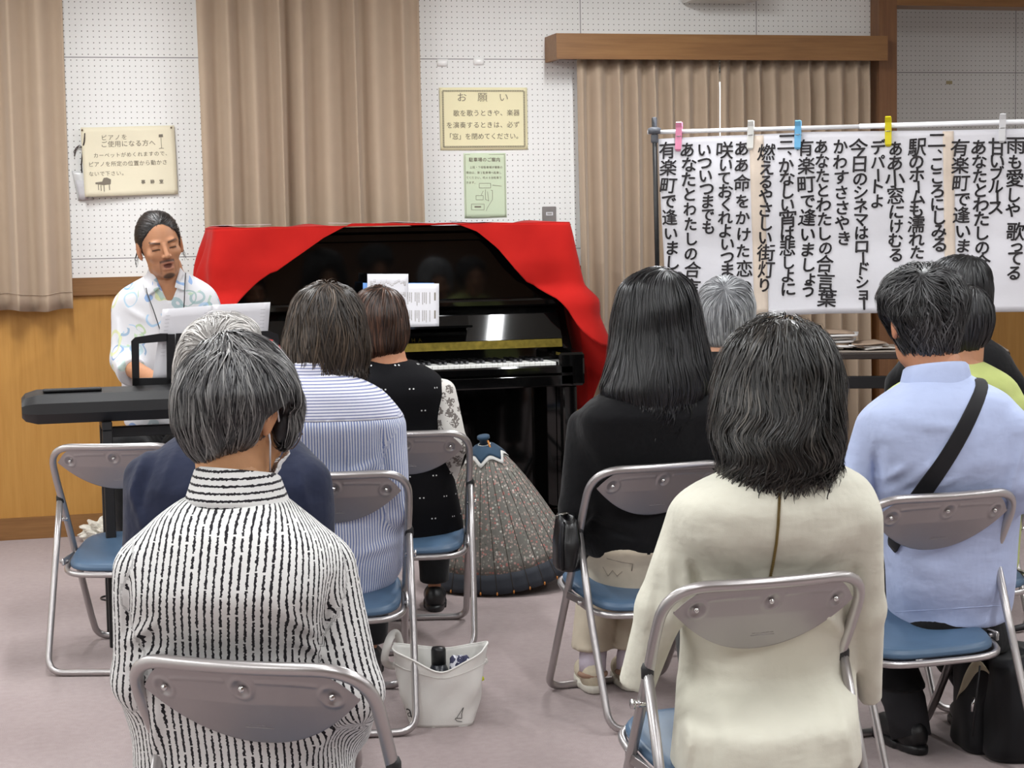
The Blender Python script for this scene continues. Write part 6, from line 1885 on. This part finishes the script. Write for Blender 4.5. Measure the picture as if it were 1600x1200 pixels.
# ------------------------------------------------------------------ person in the black sweater with long black hair
Y = 5.22
rows = [(596, 978, 1092, .06, .03), (607, 946, 1124, .08, .02), (622, 918, 1148, .095, .01), (645, 902, 1160, .108, 0), (690, 900, 1162, .115, 0), (740, 908, 1156, .115, 0), (790, 914, 1152, .115, 0), (835, 916, 1152, .122, 0), (860, 918, 1150, .125, 0)]
arms = [[(912, 665, 0), (900, 795, 0), (915, 868, .24)], [(1150, 665, 0), (1160, 795, 0), (1130, 868, .26)]]
fE = [on_floor(926, 1078, 0) + [0, 0, .085], on_floor(984, 1074, 0) + [0, 0, .085]]
p6_ = seated('long_hair', 'person with long straight black hair, black sweater and beige trousers', Y, 19, rows, arms, (1028, 510, .05, 10, .05, 0, 1.02), 'c09272',
    dict(rows=[(420, 1008, 1042, .045, 0), (428, 988, 1064, .07, 0), (445, 972, 1080, .09, 0), (475, 962, 1090, .105, 0), (515, 957, 1097, .112, 0), (550, 954, 1106, .112, -.01), (580, 947, 1114, .11, -.03), (610, 940, 1116, .10, -.05), (632, 960, 1096, .08, -.06), (650, 990, 1065, .05, -.07)],
         dY=.04, mat=M['hE'], N=4600, L=.2, w=.004, seed=9, zfree=at(1028, 622, 5.25)[2], wave=(.10, 18), lift=.007, spread=.10, down=.07), leg_rel=6, leg=dict(knee=.40, foot=fE, spread=.075, kneespread=.085, r=(.075, .064, .060, .052)), shoes=M['shoe_b'])
T = p6_['T']; gar = [[at(*q[:2], Y + q[2]) for q in a] for a in arms]; rads = [(.047, .045, .036)] * 2; gar = push_arms('long_hair', gar, [(.05, .045, .038)] * 2)
fo = fold_field(Y, 0, [(930, 800, 1000, 830, 7, .005), (925, 835, 1010, 850, 6, .005), (920, 815, 990, 842, 5, -.005), (935, 700, 960, 780, 10, .004)])
garment('sweater', p6_['root'], shirt_fn(T, gar, rads, .03, .004, fo, (.003, 30, 8)), *gb(T, gar), M['black_k'], .0075)
TR = Loft(push_off_back('long_hair', [(846, 928, 1142, .105, 0), (870, 918, 1150, .125, 0), (900, 914, 1154, .13, 0), (926, 918, 1152, .13, 0)], Y, p6_['yaw']), Y, p6_['yaw'], n=2.8)
rvE, fvE = axes(math.radians(6) - PSI)
lfE, _L = legs_sdf(p6_['hip'], fvE, rvE, knee=.40, foot=fE, spread=.075, kneespread=.085, r=(.075, .064, .060, .052))
garment('trousers', p6_['root'], lambda P: smax(smin(TR.d(P), lfE(P, .014), .04) + .003 * wrinkle(P, 45, 3), .122 - P[:, 2], .006), np.array([p6_['nb'][0] - .5, p6_['nb'][1] - .35, .09]), np.array([p6_['nb'][0] + .45, p6_['nb'][1] + .65, .75]), M['beige_t'], .008)
trE = lambda P: smax(smin(TR.d(P), lfE(P, .014), .04) + .003 * wrinkle(P, 45, 3), .16 - P[:, 2], .006)
def on_surface(fn, x, y, t0, t1, off=.003):
    o = np.array([0, 0, CAM_H]); d_ = ray(x, y); d_ = d_ / d_.dot(FWD)
    ts = np.linspace(t0, t1, 500); v = fn(o + ts[:, None] * d_); k = np.argmax(v < 0.0)
    return o + d_ * ((ts[k] if v.min() < 0 else (t0 + t1) / 2) - off)
for hip_, kn, an in p6_['L']:
    g0 = np.array([an[0], an[1], 0.0])
    for k in range(4):
        yk = .035 + .022 * k; zk = .083 - .011 * k
        MB().tube([g0 + fvE * yk - rvE * .026 + [0, 0, zk - .012], g0 + fvE * yk + [0, 0, zk + .006], g0 + fvE * yk + rvE * .026 + [0, 0, zk - .012]], .0028, seg=6).build('shoe_lace', plain('brown_lace', '7d5a4c', 0.8), p6_['root'])
    MB().tube([g0 + fvE * (-.052 * math.cos(a)) * .9 + rvE * .039 * math.sin(a) + [0, 0, .052] for a in np.linspace(-1.5, 1.5, 12)], .008, seg=8).build('heel_counter', plain('brown_suede', '9a7a66', 0.85), p6_['root'])
pk = MB().tube([on_surface(trE, x, y, 4.9, 5.6, .002) for x, y in ((932, 862), (950, 873), (970, 878), (989, 881), (987, 892))], .0012, seg=5)
pk.tube([on_surface(trE, x, y, 4.9, 5.6, .002) for x, y in ((942, 886), (950, 900), (957, 891), (964, 900), (972, 893))], .001, seg=5)
pk.build('pocket_stitch', plain('grey_thread', '8d8478', 0.8), p6_['root'])
sk = plain('lavender_sock', 'cfc5d2', 0.9)
for hip_, kn, an in p6_['L']:
    dd = (kn - an) / np.linalg.norm(kn - an)
    MB().tube([an + [0, 0, -.04], an + dd * .01, an + dd * .07], [.040, .041, .042], seg=16).build('sock', sk, p6_['root'])

# ------------------------------------------------------------------ grey haired person in front of the lyrics sheet
Y = 6.11
rows = [(546, 1108, 1155, .055, .02), (561, 1094, 1172, .07, .01), (574, 1070, 1200, .085, 0), (592, 1046, 1222, .1, 0), (640, 1040, 1230, .11, 0), (720, 1046, 1224, .11, 0), (800, 1046, 1224, .12, 0), (850, 1048, 1222, .13, .02)]
arms = [[(1056, 622, 0), (1050, 720, 0), (1080, 790, .26)], [(1214, 622, 0), (1220, 720, 0), (1190, 790, .26)]]
p7_ = seated('grey_head', 'person with short ash grey hair in a black top, head against the lyrics sheet', Y, 10, rows, arms, (1133, 500, .04, 14, .08, 0, .98), 'c08e70',
    dict(rows=[(432, 1118, 1148, .035, 0), (438, 1106, 1160, .06, 0), (452, 1095, 1171, .08, 0), (475, 1088, 1178, .092, 0), (500, 1087, 1178, .094, 0), (522, 1090, 1173, .085, 0), (537, 1098, 1160, .07, 0), (546, 1106, 1150, .05, 0)],
         dY=.03, mat=M['hD'], N=3000, L=.085, w=.0034, seed=12, lift=.004, spread=.15, crown=(1133, 448, 6.05)), leg=dict(knee=.42), trousers=M['black_t'], shoes=M['shoe_k'])
T = p7_['T']; gar = [[at(*q[:2], Y + q[2]) for q in a] for a in arms]; gar = push_arms('grey_head', gar, [(.05, .045, .038)] * 2)
garment('top', p7_['root'], shirt_fn(T, gar, [(.046, .042, .036)] * 2, .03, .003, None, (.003, 30, 4)), *gb(T, gar), M['black_k'], .010)

# ------------------------------------------------------------------ person in the cream blouse with wavy black hair
Y = 3.58
rows = [(726, 1155, 1300, .07, .03), (739, 1108, 1342, .085, .02), (757, 1068, 1360, .095, .01), (785, 1050, 1376, .105, 0), (830, 1050, 1376, .11, 0), (880, 1062, 1368, .115, 0), (940, 1064, 1350, .115, 0), (1000, 1064, 1340, .11, 0), (1050, 1060, 1338, .112, -.01), (1120, 1054, 1340, .125, -.02), (1170, 1049, 1344, .132, -.02), (1193, 1046, 1346, .134, -.02)]
arms = [[(1078, 815, 0), (1046, 925, .02), (1115, 965, .28)], [(1350, 815, 0), (1354, 925, .02), (1300, 965, .28)]]
p8_ = seated('near_right', 'person with wavy black shoulder-length hair in a cream blouse zipped down the back', Y, 17, rows, arms, (1212, 610, .07, 8, .12, 0, 1.02), 'c09272',
    dict(rows=[(501, 1196, 1246, .045, 0), (510, 1173, 1270, .075, 0), (528, 1153, 1290, .095, 0), (560, 1137, 1302, .112, 0), (600, 1124, 1308, .118, 0), (640, 1118, 1309, .118, -.01), (680, 1122, 1306, .112, -.03), (710, 1128, 1306, .10, -.045), (735, 1138, 1300, .085, -.055), (752, 1155, 1285, .06, -.06)],
         dY=.05, mat=M['hF'], N=6500, L=.15, w=.0032, seed=14, wave=(.2, 36), wavez=(.75, 52, 1.13), zfree=at(1215, 712, 3.6)[2], lift=.014, spread=.2, lump=.006, lumpf=34, down=.09, vox=.0055), leg_rel=-2, leg=dict(knee=.42, spread=.06, kneespread=.07), trousers=M['black_t'], shoes=M['shoe_k'], face_res=.004)
T = p8_['T']
gar = [[at(1080, 812, Y), at(1032, 950, Y + .01), at(994, 1072, Y + .04)], [at(1347, 812, Y), at(1354, 950, Y + .01), at(1360, 1092, Y + .04)]]
rads = [(.048, .046, .036), (.040, .036, .024)]
gar = push_arms('near_right', gar, rads)
fo = fold_field(Y, 0, [(1080, 880, 1100, 1000, 12, -.010), (1065, 870, 1090, 960, 9, .008), (1062, 905, 1075, 935, 8, .008), (1335, 890, 1320, 990, 10, -.009), (1330, 1000, 1290, 960, 12, .008), (1310, 985, 1270, 930, 14, .007), (1130, 1000, 1240, 985, 12, .006), (1100, 840, 1200, 905, 22, .006), (1300, 830, 1240, 900, 22, .006),
    (1072, 1080, 1060, 1190, 10, .010), (1105, 1060, 1102, 1190, 12, -.007), (1300, 1060, 1322, 1190, 12, .008), (1250, 1060, 1262, 1190, 18, -.006), (1180, 1050, 1172, 1190, 22, .006), (1028, 900, 1012, 1040, 9, -.006), (1040, 870, 1050, 990, 8, .006)])
garment('blouse', p8_['root'], shirt_fn(T, gar, rads, .022, .002, fo, (.0022, 18, 3)), *gb(T, gar), M['cream_b'], .0062)
bl = shirt_fn(T, gar, rads, .022, .002, fo, (.0022, 18, 3))
zp = []
for y in np.linspace(742, 925, 40):
    x = np.interp(y, (742, 780, 820, 850, 880, 905, 925), (1219, 1218, 1216, 1213, 1208, 1203, 1200))
    o = np.array([0, 0, CAM_H]); d_ = ray(x, y); d_ = d_ / d_.dot(FWD)
    ts = np.linspace(3.25, 3.75, 700); v = bl(o + ts[:, None] * d_); k = np.argmax(v < 0.0); zp.append(o + d_ * (ts[k] - .0025))
zm = plain('brass_zip', '8e7a44', 0.4, 0.8)
b = MB(); Zc = np.array(zp)
tt = np.linspace(0, len(Zc) - 1.001, 130)
for i, q in enumerate(tt):
    a = Zc[int(q)] * (1 - q % 1) + Zc[int(q) + 1] * (q % 1)
    b.box(a + [-.0032 + .001 * (i % 2), -.0012, -.0006], a + [.0022 + .001 * (i % 2), .001, .0006])
z_ = b.build('zip', zm, p8_['root'], smooth=False)
MB().tube([Zc[0] + [-.004, -.004, .008], Zc[0] + [.004, -.004, .008], Zc[0] + [.005, -.007, -.014], Zc[0] + [-.005, -.007, -.014]], .0014, closed=True, seg=6).tube([Zc[0] + [-.003, -.004, .012], Zc[0] + [.003, -.004, .012]], .003, seg=8).build('zip_pull', M['brass'], z_)

# ------------------------------------------------------------------ person in the light blue polo shirt
Y = 4.61
rows = [(588, 1430, 1508, .06, .03), (601, 1405, 1540, .08, .02), (614, 1374, 1572, .092, .01), (634, 1350, 1590, .102, 0), (670, 1346, 1596, .11, 0), (720, 1356, 1598, .115, 0), (780, 1370, 1597, .117, 0), (850, 1383, 1590, .12, 0), (910, 1387, 1585, .125, 0), (950, 1391, 1578, .13, 0), (968, 1397, 1568, .13, 0)]
arms = [[(1368, 668, 0), (1340, 765, .02), (1400, 850, .30)], [(1580, 668, 0), (1592, 765, .02), (1550, 850, .30)]]
fA = [on_floor(1424, 1172, 0) + [0, 0, .085], on_floor(1545, 1150, 0) + [0, 0, .085]]
p9_ = seated('polo', 'person in a light blue polo shirt with a black shoulder strap across the back', Y, 18, rows, arms, (1442, 505, .06, 12, .10, -.03, 1.0), 'b98466',
    dict(rows=[(413, 1424, 1452, .045, 0), (420, 1402, 1480, .07, 0), (436, 1386, 1498, .088, 0), (462, 1376, 1507, .1, 0), (492, 1378, 1505, .102, 0), (512, 1392, 1497, .096, 0), (532, 1402, 1492, .085, 0), (550, 1412, 1486, .07, 0), (562, 1424, 1478, .05, 0)],
         dY=.05, mat=M['hA'], ears=True, N=4200, L=.075, w=.0032, seed=17, wave=(.5, 40), lift=.008, spread=.35, crown=(1440, 436, 4.60), lump=.005), leg=dict(knee=.42, foot=fA, spread=.06, kneespread=.08, r=(.072, .066, .062, .05)), shoes=M['shoe_k'], neck_r=(.056, .062))
T = p9_['T']
gar = [[at(1368, 668, Y), at(1342, 745, Y + .02), at(1336, 775, Y + .03)], [at(1580, 668, Y), at(1592, 750, Y + .02), at(1592, 785, Y + .03)]]
rads = [(.052, .048, .048), (.050, .046, .046)]
gar = push_arms('polo', gar, rads)
fo = fold_field(Y, 0, [(1362, 690, 1368, 770, 8, -.009), (1372, 745, 1400, 720, 8, .008), (1380, 770, 1460, 700, 9, .006), (1395, 775, 1480, 740, 9, .006), (1400, 650, 1480, 660, 12, .005), (1588, 700, 1570, 780, 8, .006), (1400, 880, 1500, 900, 18, .004)])
garment('polo_shirt', p9_['root'], shirt_fn(T, gar, rads, .028, .003, fo, (.003, 24, 5)), *gb(T, gar), M['polo'], .0068)
cN = at(1462, 583, Y + .035)
collar_band(p9_['root'], cN, .070, .066, cN[2] - .030, cN[2] + .016, p9_['yaw'], M['polo'], flare=.024, fall=-.35, tilt=.014, open_front=.4)
TR = Loft(push_off_back('polo', [(950, 1402, 1562, .115, 0), (975, 1393, 1572, .125, 0), (1000, 1390, 1574, .13, 0), (1014, 1394, 1570, .13, 0)], Y, p9_['yaw']), Y, p9_['yaw'], n=2.8)
rvA, fvA = axes(CH['polo'][1])
lfA, _L = legs_sdf(p9_['hip'], fvA, rvA, knee=.42, foot=fA, spread=.06, kneespread=.08, r=(.072, .066, .062, .05))
def capri(P):
    d = smin(TR.d(P), lfA(P, .016), .04) + .003 * wrinkle(P, 45, 6)
    return smax(d, .155 - P[:, 2], .006)
garment('trousers', p9_['root'], capri, np.array([p9_['nb'][0] - .5, p9_['nb'][1] - .35, .09]), np.array([p9_['nb'][0] + .45, p9_['nb'][1] + .65, .75]), M['black_t'], .009)
sck = plain('dark_sock', '26262a', 0.9)
for hip_, kn, an in p9_['L']:
    dd = (kn - an) / np.linalg.norm(kn - an)
    MB().tube([an + [0, 0, -.05], an + dd * .05, an + dd * .18], [.052, .056, .060], seg=16).build('sock', sck, p9_['root'])
pl = shirt_fn(T, gar, rads, .028, .003, fo, (.003, 24, 5))
MB().tube([on_surface(pl, x, 956 - (x - 1400) * .06, 4.3, 4.9, .0003) for x in np.linspace(1400, 1566, 24)], .0011, seg=5).build('hem_seam', M['polo'], p9_['root'])
strap_rows = [((1526, 602), (1546, 604)), ((1516, 622), (1539, 626)), ((1500, 655), (1525, 660)), ((1480, 690), (1506, 697)), ((1458, 724), (1484, 733)), ((1436, 752), (1464, 762)), ((1412, 785), (1440, 797)), ((1390, 818), (1418, 832)), ((1386, 850), (1400, 868))]
vs, fs = [], []
for (a, b_) in strap_rows:
    for k in range(5):
        x, y = a[0] + (b_[0] - a[0]) * k / 4, a[1] + (b_[1] - a[1]) * k / 4
        vs.append(on_surface(pl, x, y, 4.3, 4.85, .0075))
n_ = len(strap_rows)
top0 = [vs[k] + FWD * .03 + [0, 0, .014] for k in range(5)]; top1 = [vs[k] + FWD * .09 + [0, 0, .012] for k in range(5)]
vs = top1 + top0 + vs
for i in range(n_ + 1):
    for k in range(4): fs.append((i * 5 + k, i * 5 + k + 1, i * 5 + k + 6, i * 5 + k + 5))
so_ = mesh_obj('shoulder_strap', vs, fs, M['strap'], p9_['root'])
md = so_.modifiers.new('thick', 'SOLIDIFY'); md.thickness = .003
md = so_.modifiers.new('sub', 'SUBSURF'); md.levels = md.render_levels = 1

# ------------------------------------------------------------------ person in the lime top, and the person in black beyond
Y = 5.39
rows = [(564, 1474, 1530, .055, .02), (577, 1448, 1560, .07, .01), (591, 1414, 1580, .085, 0), (605, 1386, 1593, .095, 0), (640, 1379, 1599, .105, 0), (720, 1384, 1598, .11, 0), (820, 1386, 1596, .12, 0), (888, 1392, 1590, .13, .02)]
arms = [[(1396, 640, 0), (1386, 755, 0), (1420, 830, .26)], [(1582, 640, 0), (1594, 755, 0), (1560, 830, .26)]]
p10_ = seated('lime', 'person in a lime green top mostly hidden by the light blue polo shirt', Y, 12, rows, arms, (1503, 512, .05, 16, .06, 0, .98), 'b98666',
    dict(rows=[(448, 1482, 1524, .045, 0), (457, 1466, 1538, .07, 0), (478, 1457, 1546, .088, 0), (505, 1454, 1549, .094, 0), (528, 1458, 1544, .085, 0), (545, 1466, 1532, .07, 0), (556, 1474, 1520, .05, 0)],
         dY=.035, mat=M['hB'], ears=True, N=2600, L=.08, w=.0034, seed=21, lift=.004, spread=.15), leg=dict(knee=.42), trousers=M['black_t'], shoes=M['shoe_k'])
T = p10_['T']; gar = [[at(*q[:2], Y + q[2]) for q in a] for a in arms]; gar = push_arms('lime', gar, [(.05, .045, .038)] * 2)
garment('top', p10_['root'], shirt_fn(T, gar, [(.046, .042, .036)] * 2, .03, .003, fold_field(Y, 0, [(1560, 600, 1590, 660, 6, .006)]), (.003, 30, 4)), *gb(T, gar), M['lime'], .010)
cN = at(1503, 566, Y + .03)
MB().tube([cN + rv_ for rv_ in [np.array([.062 * math.cos(a), .06 * math.sin(a), -.004 - .012 * math.sin(a)]) for a in np.linspace(0, 6.28, 40, endpoint=False)]], .0022, closed=True, seg=6).build('necklace', M['brass'], p10_['root'])
Y = 6.28
rows = [(527, 1464, 1536, .055, .02), (539, 1436, 1562, .075, .01), (554, 1410, 1577, .09, 0), (577, 1396, 1589, .1, 0), (640, 1391, 1595, .11, 0), (740, 1393, 1593, .12, 0), (830, 1396, 1590, .13, .02)]
arms = [[(1404, 600, 0), (1396, 700, 0), (1430, 770, .26)], [(1580, 600, 0), (1588, 700, 0), (1555, 770, .26)]]
p11_ = seated('far_black', 'person with black hair in a black top, farthest right behind the lime green top', Y, 10, rows, arms, (1502, 462, .04, 12, .06, 0, 1.0), 'b98666',
    dict(rows=[(398, 1483, 1517, .04, 0), (405, 1466, 1534, .065, 0), (422, 1453, 1546, .085, 0), (450, 1449, 1550, .095, 0), (478, 1450, 1549, .092, 0), (502, 1456, 1540, .08, 0), (518, 1464, 1528, .06, 0)],
         dY=.03, mat=M['hB'], N=2600, L=.08, w=.0036, seed=23, lift=.004, spread=.18), leg=dict(knee=.42), trousers=M['black_t'], shoes=M['shoe_k'])
T = p11_['T']; gar = [[at(*q[:2], Y + q[2]) for q in a] for a in arms]; gar = push_arms('far_black', gar, [(.05, .045, .038)] * 2)
garment('top', p11_['root'], shirt_fn(T, gar, [(.046, .042, .036)] * 2, .03, .003, None, (.003, 30, 4)), *gb(T, gar), M['black_k'], .010)
MB().box(at(1514, 568, Y - .11), at(1524, 565, Y - .10) + [0, 0.004, 0.004]).build('neck_label', M['paper'], p11_['root'], smooth=False) if False else None

# ------------------------------------------------------------------ the pianist
Y = 6.95
rows = [(427, 236, 290, .055, -.02), (437, 216, 307, .07, -.01), (449, 193, 329, .085, 0), (464, 182, 340, .095, 0), (490, 182, 341, .1, 0), (530, 188, 337, .105, 0), (580, 192, 334, .11, .02), (630, 195, 334, .115, .03), (662, 196, 333, .12, .04)]
arms = [[(322, 485, 0), (342, 580, -.05), (318, 600, -.42)], [(199, 485, 0), (196, 570, -.06), (252, 600, -.42)]]
hipP = at(262, 700, Y + .05)
fP = [at(300, 905, Y - .30), at(215, 905, Y - .30)]
fP = [np.array([p[0], p[1], .085]) for p in fP]
pp = seated('pianist', 'person with a goatee singing in a white shirt with blue and green swirls', Y, 184, rows, arms, (250, 384, -.06, 202, .10, -.17, 1.0), 'b07d5c', None, base=True, hip=hipP,
    leg=dict(knee=.40, kz=hipP[2] + .03, foot=fP, spread=.08, kneespread=.10, r=(.085, .07, .055, .042)), trousers=M['black_t'], shoes=M['shoe_k'], face_res=.0021, mouth=.011, beard=True, neck_r=(.053, .062), arm_r=(.038, .037, .027), thin=.93)
T, hd = pp['T'], pp['hd']
def cap(P):
    Q = hd.to(P)
    d = ell(Q, (0, -.019, .035), (.080, .097, .0935))
    d = smin(d, ell(Q, (0, -.108, .012), (.028, .030, .034)), .015)          # tied knot behind
    cut = .80 * (Q[:, 1] - .066 + .006 * np.cos(Q[:, 0] * 60)) - .60 * (Q[:, 2] - .082)
    return smax(smax(d, cut, .004), -.070 - Q[:, 2] + .25 * np.maximum(Q[:, 1], 0), .01)
def back_flow(P, f): return np.tile(hd.R @ np.array([0, -.8, .1]), (len(P), 1)) + f * .3
hair(pp['root'], cap, hd.c - .17, hd.c + .17, M['hP'], hd.out((0, .06, .12)), N=3000, L=.07, w=.0022, seed=5, lift=.0025, spread=.08, flow=back_flow, vox=.004)
rs = np.random.RandomState(2)
for s in (-1, 1):
    b = MB()
    for k in range(7):
        a = hd.out((s * .078, -.03 + .004 * k, .0)); c = hd.out((s * (.088 + .01 * rs.rand()), -.03 + .008 * rs.randn(), -.055 - .03 * rs.rand()))
        b.tube([a, (a + c) / 2 + rs.normal(0, .004, 3), c], [.0009, .0008, .0004], seg=4)
    b.build('loose_hair', M['hP'], pp['root'])
gar = [[at(322, 485, Y), at(342, 572, Y - .05), at(336, 590, Y - .15)], [at(199, 485, Y), at(196, 562, Y - .05), at(208, 582, Y - .15)]]
rads = [(.056, .054, .058), (.056, .054, .058)]
fo = fold_field(Y, 0, [(190, 500, 200, 560, 5, .006), (205, 480, 240, 500, 6, .005), (215, 590, 195, 560, 5, .006)])
cv = hd.out((0, .03, -.16))
def vneck(P):       # open collar at the front
    q = P - at(262, 470, Y - .12); x = np.abs(q @ RGT); z = q[:, 2]
    return -np.maximum(x - .010 - .42 * np.clip(z, -1, .14), np.maximum(-z, (q @ FWD) - .09))
sfp = shirt_fn(T, gar, rads, .025, .003, fo, (.004, 26, 2))
garment('shirt', pp['root'], lambda P: smax(sfp(P), vneck(P), .003), *gb(T, gar), M['swoosh'], .0065)
def chest(x, y, off): return on_surface(sfp, x, y, Y - .30, Y + .02, off)
for top, out_, tip, inn in (((233, 419), (222, 440), (231, 463), (250, 449)), ((281, 417), (292, 431), (287, 455), (273, 449))):
    c4 = [at(*top, Y - .035), chest(*out_, .004), chest(*tip, .014), chest(*inn, .016)]
    def leaf(u, v):
        p = (c4[0] * (1 - u) + c4[1] * u) * (1 - v) + (c4[3] * (1 - u) + c4[2] * u) * v
        return p - FWD * .012 * math.sin(v * 3.14) * (0.4 + 0.6 * math.sin(u * 3.14))
    MB().grid(leaf, 10, 10, FWD * .003).build('collar', M['swoosh'], pp['root'])
b = MB()
b.tube([at(290, 427, Y - .06), at(289, 440, Y - .135), at(288, 470, Y - .140), at(286, 500, Y - .143)], .002, seg=6)
b.tube([at(226, 440, Y - .06), at(230, 458, Y - .130), at(240, 485, Y - .140), at(250, 515, Y - .143), at(270, 545, Y - .145)], .002, seg=6)
b.tube([at(286, 500, Y - .143), at(278, 525, Y - .144), at(270, 545, Y - .145)], .002, seg=6)
b.build('lanyard', M['cap'], pp['root'])
sz = hipP[2] - .10
stl = thing('piano_stool', 'black round stool under the pianist, hidden by the keyboard and the audience', 'stool', [hipP[0], hipP[1], 0])
MB().lathe([(.0, sz - .05), (.16, sz - .05), (.17, sz - .035), (.17, sz - .01), (.15, sz), (0, sz + .002)], [hipP[0], hipP[1], 0], 28).build('seat', M['shoe_k'], stl)
MB().lathe([(.03, .03), (.03, sz - .05)], [hipP[0], hipP[1], 0], 14).build('column', M['chrome'], stl)
for a in (.4, 1.97, 3.54, 5.11):
    MB().tube([[hipP[0], hipP[1], .06], [hipP[0] + .2 * math.cos(a), hipP[1] + .2 * math.sin(a), .014]], .013, seg=8).build('foot', M['dark_plastic'], stl)
